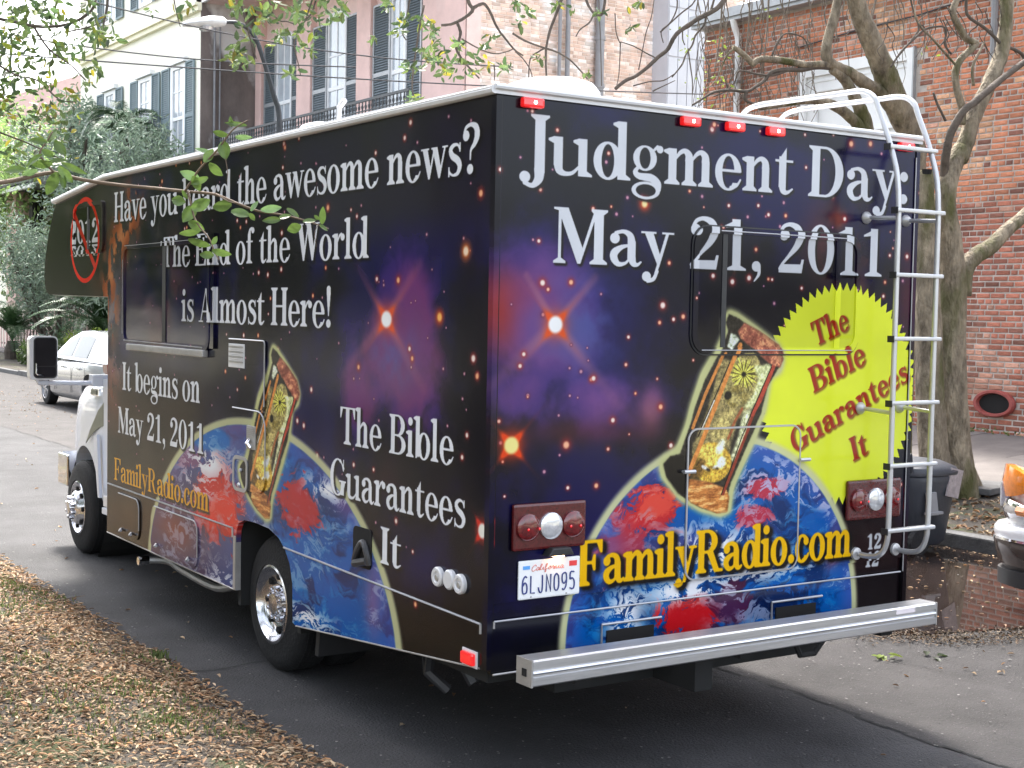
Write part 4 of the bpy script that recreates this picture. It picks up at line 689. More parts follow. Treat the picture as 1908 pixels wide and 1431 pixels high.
# louvred vent, hatches, latches
def side_hatch(name, u0, u1, v0, v1, r=.05, cs=(1,1,1,1), line=('t','r')):
    b = shape(); b.prism(rrect(u0, u1, v0, v1, r, corners=cs), 0, -.009, -.001); h = b.build(name, 'wrap_side', rv, uv=uvS)
    b = shape()
    top = [(-.010, u1-r, v1), (-.010, u0+r, v1)]; arc = [(-.010, u0+r-r*math.sin(R_(t)), v1-r+r*math.cos(R_(t))) for t in (0, 22, 45, 67, 90)]; down = [(-.010, u0, v0+r)]
    b.tube(([top[0]] if 't' in line else [])+arc+(down if 'r' in line else []), .0042, 5); b.build('edge_trim', 'chrome_line', h); return h
side_hatch('hatch', 2.26, 2.78, 1.44, 1.815, .02); side_hatch('hatch', 2.24, 2.80, .98, 1.43, .10)
h3 = side_hatch('storage_door', 4.30, 4.80, .43, .705, .07); h4 = side_hatch('storage_door', 3.235, 4.07, .42, .705, .07)
for hh, ys in ((h3, (4.45, 4.66)), (h4, (3.38, 3.95))):
    for y_ in ys:
        b = shape(); b.tube([(-.012,y_,.465),(-.03,y_-.02,.455),(-.03,y_-.05,.462)], .009, 6); b.build('latch', 'chrome_line', hh)
vt = shape(); vt.box(-.012, -.001, 2.535, 2.765, 1.655, 1.79); vt = vt.build('vent', 'rv_white', rv, bevel=.003)
for k in range(11):
    z_ = 1.685+k*.0092; b = shape(); b.box(-.017, -.012, 2.55, 2.75, z_, z_+.0055); b.build('louvre', 'rv_white' if k % 3 else 'alu_dirty', vt)
b = shape(); b.box(-.014, -.002, 2.37, 2.49, 1.215, 1.345); lt = b.build('latch_plate', 'alu_dirty', rv, bevel=.004)
for k in range(5):
    b = shape(); b.box(-.018, -.014, 2.385, 2.475, 1.288+k*.010, 1.293+k*.010); b.build('louvre', 'chrome_line', lt)
b = shape(); b.tube([(-.02,2.44,1.27),(-.035,2.43,1.25),(-.02,2.42,1.225)], .012, 7); b.build('latch', 'chrome', lt)
b = ring_mesh(rrect(2.475, 2.685, .965, 1.165, .05), rrect(2.495, 2.665, .985, 1.145, .035), -.014, -.001, 0); ch = b.build('cable_hatch', 'chrome_line', rv)
b = shape(); b.prism(rrect(2.495, 2.665, .985, 1.145, .035), 0, -.006, -.001); b.build('recess', 'dark_hole', ch)
b = shape(); b.lathe([(0,.012),(.01,.010)], (-.008,2.575,1.085), 'x', 10, -1); b.lathe([(0,.014),(.01,.01)], (-.008,2.60,1.0), 'x', 10, -1); b.build('lock', 'alu_rail', ch)
b = shape(); b.prism(rrect(1.012, 1.20, .775, .965, .03), 0, -.005, -.0005); oh = b.build('outlet_recess', 'dark_hole', rv)
b = shape(); b.tube(smooth_path([(-.01,1.17,.80),(-.02,1.13,.85),(-.015,1.08,.90),(-.02,1.03,.86),(-.01,1.02,.80)], 4), .016, 8); b.tube([(-.02,1.15,.79),(-.02,1.02,.82)], .02, 8); b.build('hose', 'hose', oh, smooth=True)
for y_, z_, cap in ((.385, .853, 1), (.285, .857, 0), (.203, .852, 1)):
    b = shape(); b.lathe([(0,.043),(.014,.043),(.020,.038),(.020,.026),(.012,.022),(.012,.001)] if cap else [(0,.043),(.016,.043),(.022,.036),(.022,.001)], (-.001,y_,z_), 'x', 24, -1); il = b.build('inlet', 'rv_white', rv, smooth=True)
    if cap: b = shape(); b.lathe([(0,.017),(.006,.012)], (-.014,y_,z_-.004), 'x', 12, -1); b.build('valve', 'alu_dirty', il)
# roof fittings
def dome(cx, cy, rx, ry, h, z0, name, mt='rv_white'):
    b = shape(); rings = [[(cx+rx*math.cos(t)*k, cy+ry*math.sin(t)*k, z0+h*zz) for t in np.linspace(0, 2*math.pi, 33)[:-1]] for k, zz in ((1,-.5),(1,0),(.97,.45),(.85,.75),(.6,.93),(.3,1),(.02,1.02))]; b.loft(rings); return b.build(name, mt, rv, smooth=True)
dome(.60, .50, .22, .27, .12, 2.93, 'roof_vent'); dome(.35, 2.35, .12, .16, .07, 2.95, 'roof_cap'); dome(1.6, 2.6, .35, .5, .22, 2.95, 'air_conditioner')
b = shape(); b.tube([(.1,1.62,2.94),(.1,1.62,3.00),(.1,1.56,3.03)], .014, 8); b.build('roof_cap', 'rv_white', rv)
# wheels
def wheel(name, x, y, R, W, deep, lugs, sgn, parent, rimm='rim_alloy', rr=.215, holes=8):
    t = shape(); t.lathe([(0,rr-.005),(-.012,rr+.005),(-.004,rr+.03),(.0,R*.80),(.012,R*.93),(.035,R*.985),(.06,R),(W-.05,R),(W-.02,R*.97),(W,R*.82),(W,rr)], (x,y,R), 'x', 48, sgn, False); w_ = t.build(name, 'tyre', parent, smooth=True)
    for k in range(5):
        b = shape(); xo = x+sgn*(.055+k*(W-.11)/4); b.lathe([(-.004,R-.012),(-.004,R+.003),(.004,R+.003),(.004,R-.012)], (xo,y,R), 'x', 48, 1, caps=False); b.build('tread', 'tyre', w_)
    if deep: pf = [(-.008,rr),(-.012,rr-.012),(.004,rr-.022),(.022,rr-.030),(.040,rr-.055),(.046,.125),(.040,.108),(.030,.105),(.030,.062),(.0,.055),(-.004,.001)]
    else: pf = [(-.004,rr),(-.012,rr-.012),(.006,rr-.025),(.03,rr-.04),(.015,rr-.06),(-.03,.125),(-.045,.105),(-.05,.098),(-.05,.062),(-.085,.055),(-.09,.001)]
    b = shape(); b.lathe(pf, (x,y,R), 'x', 48, sgn, False); rm = b.build('rim', rimm, w_, smooth=True)
    for k in range(holes):
        a = 2*math.pi*k/holes; b = shape(); xo = .040 if deep else -.006; b.lathe([(-.012,.019),(.006,.019)], (x+sgn*xo, y+.148*math.cos(a), R+.148*math.sin(a)), 'x', 12, sgn); b.build('hand_hole', 'dark_hole', w_)
    for k in range(lugs):
        a = 2*math.pi*(k+.5)/lugs; b = shape(); xo = .030 if deep else -.05; b.lathe([(-.034,.002),(-.032,.011),(-.022,.015),(0,.016)], (x+sgn*xo, y+.081*math.cos(a), R+.081*math.sin(a)), 'x', 8, sgn); b.build('lug_nut', rimm, w_, smooth=True)
    return w_
wheel('wheel', .075, 2.31, .372, .22, True, 8, 1, rv); wheel('wheel', .33, 2.31, .372, .22, True, 0, 1, rv, holes=0); wheel('wheel', RX-.075, 2.31, .372, .22, True, 8, -1, rv)
wheel('wheel', .225, 6.47, .372, .23, False, 8, 1, rv); wheel('wheel', RX-.225, 6.47, .372, .23, False, 8, -1, rv)
b = shape(); b.tube([(.3,2.31,.36),(2.2,2.31,.36)], .07, 10); b.tube([(.3,6.47,.34),(2.2,6.47,.34)], .05, 10); b.build('axle', 'under', rv)
b = shape(); b.prism([(1.72,.36),(1.76,.36),(1.78,.20),(1.74,.20)], 0, .08, .50); b.build('mud_flap', 'black_plastic', rv)
b = shape(); b.tube(smooth_path([(.20,3.10,.33),(.16,3.35,.27),(.16,3.9,.28),(.14,4.15,.31),(.02,4.22,.315)], 4), .024, 8); b.build('exhaust_pipe', 'alu_dirty', rv, smooth=True)
b = shape(); b.lathe([(0,.028),(.07,.028)], (.03,4.22,.315), 'x', 12, -1); b.build('exhaust_tip', 'chrome', rv)
b = shape(); b.tube([(.5,1.2,.45),(.35,1.1,.30),(.3,1.0,.26)], .02, 6); b.tube([(.3,.95,.44),(.22,.85,.30),(.3,.8,.22)], .025, 6); b.tube([(.3,.75,.44),(.35,.65,.28)], .03, 6); b.build('underbody_pipe', 'hose', rv)
# cab
def cab_ring(y, hw, z0, z1, r=.10, c=1.25):
    q = [(-hw+.03,z0),(-hw,z0+.12),(-hw,z1-.30),(-hw+.02,z1-.12),(-hw+r*.7,z1-.03),(-hw+r*2,z1)]; q = q+[(-x, z) for x, z in q[::-1]]; return [(c+x, y, z) for x, z in q]
b = shape(); b.loft([cab_ring(4.95,1.0,.46,1.44), cab_ring(5.85,1.01,.46,1.44), cab_ring(6.1,1.0,.48,1.43), cab_ring(6.45,.985,.5,1.40), cab_ring(6.75,.96,.52,1.34), cab_ring(6.93,.92,.55,1.25,.14), cab_ring(7.0,.86,.58,1.14,.18), cab_ring(7.03,.78,.62,1.05,.2)])
cab = b.build('cab_body', 'rv_cab', rv, smooth=True)
cut = shape(); cut.lathe([(0,.465),(.5,.465)], (.02,6.455,.40), 'x', 40, 1); cut.lathe([(0,.465),(.5,.465)], (1.98,6.455,.40), 'x', 40, 1); co = cut.build('cutter', 'under', rv)
mo = cab.modifiers.new('b', 'BOOLEAN'); mo.object = co; mo.operation = 'DIFFERENCE'; mo.solver = 'EXACT'
bpy.context.view_layer.update(); dg = bpy.context.evaluated_depsgraph_get(); nm_ = bpy.data.meshes.new_from_object(cab.evaluated_get(dg)); cab.modifiers.clear(); cab.data = nm_; bpy.data.objects.remove(co)
for x_ in (.28, 2.22-.42):
    b = shape(); b.lathe([(0,.47),(.42,.47)], (x_+.02,6.455,.40), 'x', 32, 1, caps=False); b.box(x_+.40,x_+.43,5.95,6.95,.4,.9); b.build('wheel_housing', 'under', rv)
b = shape(); b.prism([(5.85,1.44),(5.55,1.80),(5.30,2.045),(4.95,2.045),(4.95,1.44)], 0, .33, 2.17); b.build('cab_cabin', 'rv_cab', rv, bevel=.04)
b = shape(); b.add([(.45,5.80,1.50),(2.05,5.80,1.50),(1.97,5.345,2.02),(.53,5.345,2.02)], [(0,1,2,3)]); ws = b.build('windshield', 'glass_dark', rv); ws.location += Vector((0,.025,.02))
for x_ in (.325, 2.169):
    b = shape(); b.prism([(5.66,1.50),(5.46,1.76),(5.26,1.98),(4.99,1.98),(4.99,1.50)], 0, x_, x_+.006); b.build('cab_window', 'glass_dark', rv)
for x_, s_ in ((.237, 1), (2.263, -1)):
    b = shape(); b.prism([(5.02,1.43),(5.02,.60),(5.86,.60),(5.88,.9),(5.88,1.43)], 0, x_, x_+.012*s_); dd = b.build('cab_door', 'rv_cab', rv)
    b = shape(); b.box(x_-.015, x_, 5.1, 5.26, 1.18, 1.22); b.build('handle', 'black_plastic', dd)
    b = shape(); b.box(x_+.004, x_+.03, 6.02, 6.20, 1.285, 1.345); b.build('badge', 'chrome', rv, bevel=.004)
b = shape(); b.box(.232, .238, 6.035, 6.185, 1.298, 1.332); b.build('badge', 'stripe_olive', rv)
b = shape(); b.prism([(5.86,1.25),(6.0,1.18),(6.2,1.02),(6.32,.90),(6.15,.99),(5.98,1.05),(5.86,1.07)], 0, .236, .243); b.build('stripe', 'stripe_olive', rv)
b = shape(); b.loft([[(1.25+x*1.0, y+.03*abs(x), z) for y, z in ((6.98,.50),(7.10,.52),(7.12,.62),(7.09,.74),(6.98,.77))] for x in (-1.0,-.8,0,.8,1.0)]+[], closed=True); b.build('front_bumper', 'chrome', rv, smooth=True)
b = shape(); b.box(.225, .25, 6.80, 7.06, .50, .76); b.build('bumper_end', 'chrome', rv, bevel=.012)
b = shape(); b.box(.65, 1.85, 7.02, 7.05, .72, 1.08); b.build('radiator_grille', 'black_plastic', rv)
for x_ in (.43, 1.85):
    b = shape(); b.box(x_, x_+.22, 7.0, 7.05, .86, 1.04); b.build('headlight', 'lens_clear', rv, bevel=.01)
b = shape(); b.prism([(5.93,1.0),(6.02,.98),(5.90,.52),(5.86,.52)], 0, .205, .228); b.build('fender_edge', 'rv_cab', rv)
b = shape(); b.box(.22, .5, 5.3, 5.85, .40, .45); b.build('step_board', 'rv_cab', rv, bevel=.008)
b = shape(); b.lathe([(0,.035),(.08,.035)], (.22,5.62,.52), 'x', 12, 1); b.box(.16,.24,5.45,5.62,.49,.57); b.build('tank_cap', 'rv_white', rv, bevel=.006)
# door mirrors
for sg in (1, -1):
    X = lambda v: v if sg == 1 else RX-v
    b = shape(); P = rrect(-.305, -.100, 1.425, 1.752, .035); P = [(X(p[0]), p[1]) for p in P]; b.loft([[(x, 5.90, z) for x, z in P], [(x, 5.98, z) for x, z in P], [(X(-.2)+(x-X(-.2))*.8, 6.06, 1.588+(z-1.588)*.85) for x, z in P]]); mi = b.build('mirror', 'rv_white', rv, smooth=True)
    b = shape(); b.prism([(X(p[0]), p[1]) for p in rrect(-.278, -.108, 1.437, 1.742, .03)], 1, 5.893, 5.902); b.build('mirror_surround', 'black_plastic', mi)
    b = shape(); b.prism([(X(p[0]), p[1]) for p in rrect(-.268, -.118, 1.530, 1.734, .02)], 1, 5.888, 5.894); b.build('mirror_glass', 'mirror_glass', mi)
    b = shape(); b.prism([(X(p[0]), p[1]) for p in rrect(-.268, -.118, 1.448, 1.522, .02)], 1, 5.888, 5.894); b.build('mirror_glass', 'mirror_glass', mi)
    b = shape(); b.tube([(X(-.262),5.886,1.55),(X(-.262),5.886,1.475),(X(-.25),5.886,1.462),(X(-.205),5.886,1.458)], .006, 5); b.build('glare_strip', 'mirror_small', mi)
    b = shape(); b.tube([(X(-.24),5.95,1.43),(X(-.23),5.95,1.40),(X(.0),5.95,1.395),(X(.26),5.95,1.392)], .019, 8); b.box(*sorted((X(.16),X(.28))), 5.89, 5.99, 1.37, 1.46); b.build('arm', 'rv_cab', mi, bevel=.006)
# ================================================================ GROUND
def sheet(name, poly, z, m, kind='structure', thick=0):
    b = shape(); n = len(poly); zz = z if callable(z) else (lambda x, y: z)
    b.add([(x, y, zz(x, y)) for x, y in poly], [tuple(range(n))]); return tagit(b.build(name, m), kind=kind)
def grid_sheet(name, xs, ys, zf, m, kind='structure'):
    b = shape(); nx, ny = len(xs), len(ys); b.add([(x, y, zf(x, y)) for y in ys for x in xs], [(j*nx+i, j*nx+i+1, (j+1)*nx+i+1, (j+1)*nx+i) for j in range(ny-1) for i in range(nx-1)]); return tagit(b.build(name, m, smooth='all'), kind=kind)
def hn(x, y, s=1.0, k=0):
    return (math.sin(x*3.1*s+k)*math.cos(y*2.7*s+k*2)+.5*math.sin(x*7.3*s+y*5.1*s+k)+.3*math.sin(x*13*s-y*11*s))*.5
sheet('ground', [(-300,-300),(300,-300),(300,500),(-300,500)], -.10, 'far_ground')
sheet('road', [(-.6,-60),(6.96,-60),(6.96,160),(-.6,160)], 0.0, 'asphalt')
rp = [(2.30+.02*math.sin(y*5)+.012*math.sin(y*17)+(.05*(y-1) if y < 6 else .25), y) for y in np.arange(-14, 40, .25)]
sheet('road_patch', [(-.46+.012*math.sin(y*6)+.018*math.sin(y*19+1), y) for y in np.arange(39.75, -14.2, -.25)]+rp, .004, 'asphalt_new')
b = shape()
for y0 in np.arange(-6, 30, .11):
    x0 = 2.30+.02*math.sin(y0*5)+.012*math.sin(y0*17)+(.05*(y0-1) if y0 < 6 else .25); 
    if random.random() < .93: w_ = .006+.010*random.random(); b.add([(x0-w_,y0,.0075),(x0+w_,y0,.0075),(x0+w_*.6+.01*random.random(),y0+.12,.0075),(x0-w_*.6,y0+.12,.0075)], [(0,1,2,3)])
def crack(P, w):
    P = smooth_path(P, 5)
    for i in range(len(P)-1):
        a, c = P[i], P[i+1]; j = .012*(random.random()-.5); b.add([(a[0]-w*.3,a[1]-w,.008),(a[0]+w*.3+j,a[1]+w,.008),(c[0]+w*.3,c[1]+w,.008),(c[0]-w*.3,c[1]-w,.008)], [(0,1,2,3)])
crack([(-.44,2.55,0),(-.2,2.45,0),(.1,2.5,0),(.5,2.35,0)], .006); crack([(3.2,-1,0),(3.4,.2,0),(3.3,1.0,0),(3.9,1.5,0)], .004); crack([(2.6,-1.2,0),(3.1,-.7,0),(3.9,-.4,0)], .004)
tagit(b.build('road_crack', 'crack'), kind='structure')
# neutral ground (grass median) the photographer stands on
def zmed(x, y): t = min(1, max(0, (-.40-x)/.5)); return -.012+.13*t**.7+.012*hn(x*1.3, y*1.3)+.008*hn(x*4, y*4, 1, 2)
xs = [-.36,-.40,-.44,-.48,-.52,-.58,-.66,-.76,-.9,-1.05,-1.2]+list(np.arange(-1.4, -6, -.2))+[-7,-9,-12]
grid_sheet('median_ground', xs[::-1], np.concatenate([np.arange(-8, 14, .12), np.arange(14, 60, 1.5)]), lambda x, y: zmed(x+(.025*math.sin(y*7)+.02*math.sin(y*17) if x > -.6 else 0), y), 'earth')
# right-hand kerb stones, planting strip, sidewalk slabs
zver = lambda x, y: .125+.04*max(0, (x-7.2)/2.6)+.02*hn(x, y, .9)+.012*hn(x*3, y*3, 1, 3)
grid_sheet('planting_strip', list(np.arange(7.10, 9.95, .15)), np.concatenate([np.arange(-4, 12, .15), np.arange(12, 90, 1.5)]), zver, 'earth')
kb = thing('kerb', 'worn dark granite kerb between puddle and planting strip', 'kerb', (7.03, 3, 0)); kb['kind'] = 'structure'
y = -5.0; rk = random.Random(3)
while y < 60:
    L = rk.uniform(1.5, 2.3); b = shape(); dx = rk.uniform(-.02,.02); dz = rk.uniform(-.02,.015); b.box(6.95+dx, 7.13+dx, y+.01, y+L-.01, -.05, .13+dz); b.build('kerb_stone', 'kerb_stone', kb, bevel=.018); y += L
zsw = lambda x: .20+(.46-.20)*(x-9.85)/(13.2-9.85)
sw = thing('sidewalk', 'sloping grey concrete sidewalk in front of the brick wall', 'sidewalk', (11.5, 10, .2)); sw['kind'] = 'structure'
slab = {}
rk = random.Random(5)
for i, (x0, x1) in enumerate(((9.85, 11.52), (11.53, 13.18))):
    for j in range(36):
        y0 = -3+j*1.55
        if i not in slab:
            b = shape(); b.prism([(x0, zsw(x0)-.12), (x1, zsw(x1)-.12), (x1, zsw(x1)), (x0, zsw(x0))], 1, 0, 1.54); o = b.build('paving_slab', 'concrete', sw, org=(0,0,0), bevel=.006); slab[i] = o
        else: o = slab[i].copy(); COL.objects.link(o)
        o.parent = sw; o.location = (-11.5, y0-10, -.2+rk.uniform(-.004,.004)); k = rk.uniform(.8, 1.1); o.color = (k, k*.98, k*.96, 1)
# loose paver beside the tree
p = at(1835, 905, 2, .24); b = shape(); b.obox((p[0],p[1],.22), (.38,.1,0), (-.06,.22,0), (0,0,.035)); tagit(b.build('stone_paver', 'kerb_stone', bevel=.012), 'flat grey stone paver lying in the dirt between tree and sidewalk', 'paver')
# puddle in the gutter
rk = random.Random(11); c = [(6.93,.6),(6.94,4.4),(6.3,4.6),(5.4,4.2),(4.6,3.4),(4.05,2.3),(3.78,1.45),(3.95,1.14),(4.4,1.03),(4.85,.90),(5.4,.62),(6.1,.35)]
q = smooth_path([(a, b_, 0) for a, b_ in c+[c[0]]], 8)[:-1]
tagit(sheet('puddle', [(x+rk.uniform(-.03,.03)*(x < 6.85), y+rk.uniform(-.03,.03)) for x, y, _ in q], .009, 'puddle_water'), kind='structure')
# ================================================================ BRICK BUILDING (near, right)
WX = 13.2
bb = thing('brick_building', 'red brick building with worn mortar, white framed upper window and red ring vent', 'building', (WX, 7, .4))
b = shape(); b.box(WX+.012, WX+.35, -6, 9.45, .1, 6.95); b.box(WX+.012, WX+.35, 11.62, 14.05, .1, 6.95); b.box(WX+.012, WX+.35, 9.45, 11.62, .1, 3.0); b.box(WX+.012, WX+.35, 9.45, 11.62, 5.86, 6.95); b.box(WX+.35, WX+7, 13.7, 14.05, .1, 6.95); b.box(WX+.35, WX+7, -6, -5.7, .1, 6.95); b.build('wall', 'mortar', bb)
def brick_mesh(L, H, seed, D=.02):
    rk = random.Random(seed); j = lambda: rk.uniform(-.0035, .0035); c = .006
    o = [(0, y+j()*.5, z+j()*.5) for y, z in ((0,0),(L,0),(L,H),(0,H))]; f = [(-D+j(), y+j(), z+j()) for y, z in ((c,c),(L-c,c),(L-c,H-c),(c,H-c))]; m_ = [(-D+c, y+j()*.5, z+j()*.5) for y, z in ((0,0),(L,0),(L,H),(0,H))]
    return o+m_+f, [(8,11,10,9)]+[(i, (i+1) % 4, 4+(i+1) % 4, 4+i) for i in range(4)]+[(4+i, 4+(i+1) % 4, 8+(i+1) % 4, 8+i) for i in range(4)]
CH = .079; cells = []; rk = random.Random(21)
for r in range(82):
    z = .425+r*CH; header = r % 6 == 5; y = -2.5-rk.random()*.2
    if r % 2: y -= .11
    while y < 14.04:
        L = .105 if (header or rk.random() < .07) else .222
        L *= rk.uniform(.96, 1.03); y1 = min(y+L, 14.04)
        if not (y1 > 9.36 and y < 11.70 and 3.0 < z+CH/2 < 5.98) and math.hypot((y+L/2-7.76)/.34, (z+.035-.865)/.19) > 1 and z+CH < 6.93 and y1-y > .04: cells.append((y, z, y1-y, header))
        y = y1+.019
def brick_col(y, z, rk):
    k = rk.uniform(.62, 1.12); c = np.array([1.0, 1.0, 1.0])*k
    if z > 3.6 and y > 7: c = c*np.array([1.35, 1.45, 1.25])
    pn = math.sin(y*1.3+.7)*math.cos(z*1.9+.4)+.6*math.sin(y*2.9-z*2.3)+.3*math.sin(y*6+z*5)
    if pn > .75: c = c*np.array([1.12, 1.55, 1.65])
    elif pn < -.8: c = c*np.array([.78, .80, .85])
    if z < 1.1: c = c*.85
    if rk.random() < .10: c = np.array([.62, .72, .78])*k
    if rk.random() < .05: c = np.array([1.3, 1.9, 2.1])*k
    return c
vis = []
for i, (y, z, L, h) in enumerate(cells):
    px, py, d = proj((WX, y+L/2, z+.03)); inn = 1300 < px < 1915 and -10 < py < 830 and not (px < 1712 and py > 160+(px-930)*.122) and d > 0
    vis.append((0 if inn else 1, d, i))
vis.sort(); single = set(i for f, d, i in vis[:298] if f == 0); variants = {}
mass = shape(); rk = random.Random(4)
for i, (y, z, L, h) in enumerate(cells):
    c = brick_col(y, z, rk)
    if i in single:
        key = (round(L/.02), rk.randrange(3))
        if key not in variants:
            v, f_ = brick_mesh(round(L/.02)*.02, .0585, hash(key) % 999, .008); me = bpy.data.meshes.new('brick'); me.from_pydata(v, [], f_); me.materials.append(M['brick']); variants[key] = me
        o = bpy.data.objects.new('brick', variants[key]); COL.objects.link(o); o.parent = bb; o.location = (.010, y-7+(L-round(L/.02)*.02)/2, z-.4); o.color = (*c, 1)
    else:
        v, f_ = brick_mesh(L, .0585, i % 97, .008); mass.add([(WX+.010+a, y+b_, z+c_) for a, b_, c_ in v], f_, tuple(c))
o = mass.build('brickwork', 'brick_mass', bb); o['kind'] = 'stuff'
# upper window: wide frame, lintel board, panelled shutters
wy0, wy1, wz0, wz1 = 9.38, 11.68, 3.02, 5.97
wnd = shape(); wnd.box(WX-.03, WX+.10, wy0, wy1, 5.80, 5.97); wnd.box(WX-.03,WX+.10,wy0,wy0+.12,wz0,5.80); wnd.box(WX-.03,WX+.10,wy1-.12,wy1,wz0,5.80); wnd.box(WX-.03,WX+.10,wy0,wy1,wz0-.08,wz0); wnd = wnd.build('window', 'white_paint', bb)
b = shape(); b.box(WX+.02, WX+.08, wy0+.12, wy0+.32, wz0, 5.80); b.box(WX+.02,WX+.08,wy1-.32,wy1-.12,wz0,5.80); b.box(WX+.02,WX+.08,wy0+.32,wy1-.32,5.55,5.80); b.box(WX+.005,WX+.03,wy0+.12,wy1-.12,5.70,5.74); b.build('casing', 'white_paint', wnd, bevel=.01)
b = shape(); b.box(WX+.09, WX+.11, wy0+.3, wy1-.3, wz0, 5.55); b.build('blind', 'white_paint', wnd)
b = shape(); b.box(WX+.04, WX+.085, 10.50, 10.56, wz0, 5.55); b.build('mullion', 'white_paint', wnd)
for z_ in (4.2, 4.85): b = shape(); b.box(WX+.045, WX+.08, wy0+.3, wy1-.3, z_, z_+.04); b.build('sash', 'white_paint', wnd)
b = shape(); b.box(WX+.098, WX+.104, 10.0, 11.0, 4.35, 4.80); b.build('pane', 'glass_bldg', wnd)
gd = shape()
for k in range(7): a = R_(25+k*21.6); gd.tube([(WX-.02, 10.55, 4.42), (WX-.02, 10.55+.40*math.cos(a), 4.42+.34*math.sin(a))], .012, 5)
gd.tube([(WX-.02, 10.55+.42*math.cos(R_(t)), 4.42+.36*math.sin(R_(t))) for t in range(20, 165, 12)], .016, 5); gd.build('fan_guard', 'iron', wnd)
b = shape(); b.box(WX-.05, WX+.04, wy0-.03, wy0-.005, 3.0, 5.98); b.build('jamb', 'grey_metal', wnd)
# eaves, white roof, downpipes, ring vent
b = shape(); b.box(WX-.22, WX+.1, -6, 14.15, 6.93, 6.99); b.box(WX-.26, WX-.20, -6, 14.15, 6.99, 7.14); b.build('gutter', 'grey_metal', bb)
b = shape(); b.prism([(WX-.2,7.12),(WX+4,8.6),(WX+7,7.0),(WX,6.97)], 1, -6, 14.1); b.build('roof', 'roof_white', bb)
b = shape(); b.tube(smooth_path([(WX-.2,13.10,6.95),(WX-.15,13.10,6.80),(WX-.07,13.10,6.62),(WX-.07,13.10,6.2)],3).tolist()+[(WX-.07,13.10,.5)], .055, 8); b.build('downpipe', 'white_paint', bb, smooth=True)
for z_ in (5.9, 4.6, 2.6): b = shape(); b.box(WX-.14, WX, 13.0, 13.2, z_, z_+.04); b.build('pipe_clamp', 'grey_metal', bb)
b = shape(); b.tube([(WX-.06,7.95,5.35),(WX-.06,7.95,7.1)], .05, 8); b.build('vent_pipe', 'pipe_grey', bb, smooth=True)
b = shape(); b.tube([(WX-.02,11.75,6.3),(WX-.02,10.6,6.38),(WX-.02,9.3,6.42),(WX-.02,8.2,6.52)], .012, 5); b.build('wall_cable', 'cable', bb)
ringp = []; b = shape(); n = 40
for k, (s_, d_) in enumerate(((1.0, .0), (1.0, -.035), (.93, -.06), (.80, -.06), (.74, -.03), (.74, .12))): ringp.append([(WX+d_, 7.76+.345*s_*math.cos(t), .865+.190*(s_ if s_ > .9 else s_*.98)*math.sin(t)) for t in np.linspace(0, 2*math.pi, n+1)[:-1]])
b.loft(ringp, caps=False); rv_ = b.build('ring_vent', 'terracotta', bb, smooth=True)
b = shape(); b.add([(WX-.012, 7.76+.262*math.cos(t), .865+.145*math.sin(t)) for t in np.linspace(0, 2*math.pi, 33)[:-1]], [tuple(range(32))]); b.build('vent_hole', 'dark_hole', rv_)
# ================================================================ PINK TOWNHOUSE
PY0, PY1, PT = 21.98, 33.45, 14.0
pk = thing('pink_townhouse', 'pink stuccoed townhouse with tall shuttered windows and iron balcony, pale brick side wall', 'building', (WX, 27, 0))
b = shape(); b.box(WX+.06, WX+.35, PY0+.1, PY1, 0, PT); b.build('wall', 'pink_pale', pk)
b = shape(); b.box(WX+.35, WX+8, PY0+.012, PY0+.3, 0, PT); b.box(WX,WX+.35,PY0,PY0+.1,0,PT); b.build('side_wall', 'mortar_pale', pk)
b = shape(); b.box(WX, WX+.37, PY0-.01, PY0+.12, 0, PT); b.build('corner', 'pink_pale', pk)
for y0, y1, pr_ in ((22.0, 23.86, .05), (26.32, 27.06, .12), (29.73, 30.6, .12), (33.0, 33.4, .12)):
    b = shape(); b.box(WX-pr_, WX+.1, y0, y1, 0, PT); b.build('pilaster', 'pink_stucco', pk, bevel=.02)
b = shape(); rk = random.Random(9)
for r in range(70):
    z = 5.6+r*.082; y_ = WX+.36-rk.random()*.2
    while y_ < WX+8:
        L = .105 if (r % 6 == 5 or rk.random() < .1) else .222; k = rk.uniform(.72, 1.15); c = (k, k, k) if rk.random() < .6 else (k*1.15, k*1.25, k*1.35)
        v, f_ = brick_mesh(L, .066, rk.randrange(99), .012); b.add([(y_+b_, PY0+.012+a, z+c_) for a, b_, c_ in v], f_, c); y_ += L+.014
o = b.build('side_brickwork', 'brick_pale', pk); o['kind'] = 'stuff'
def louvre_shutter(parent, x, y0, y1, z0, z1, ang=0, m='shutter', panels=2):
    b = shape(); fw_ = .06; b.box(x-.045, x, y0, y0+fw_, z0, z1); b.box(x-.045, x, y1-fw_, y1, z0, z1)
    zs = np.linspace(z0, z1, panels+1)
    for z_ in zs: b.box(x-.045, x, y0+fw_, y1-fw_, max(z0, z_-.05), min(z1, z_+.05))
    s_ = b.build('shutter', 'grey_metal' if m == 'shutter' else m, parent)
    b = shape(); z_ = z0+.06
    while z_ < z1-.06: b.add([(x-.038,y0+fw_,z_),(x-.038,y1-fw_,z_),(x-.008,y1-fw_,z_+.05),(x-.008,y0+fw_,z_+.05)], [(0,1,2,3)]); z_ += .062
    b.add([(x-.006,y0+fw_,z0),(x-.006,y1-fw_,z0),(x-.006,y1-fw_,z1),(x-.006,y0+fw_,z1)], [(0,1,2,3)])
    l = b.build('louvre', m, s_); l['kind'] = 'stuff'; return s_
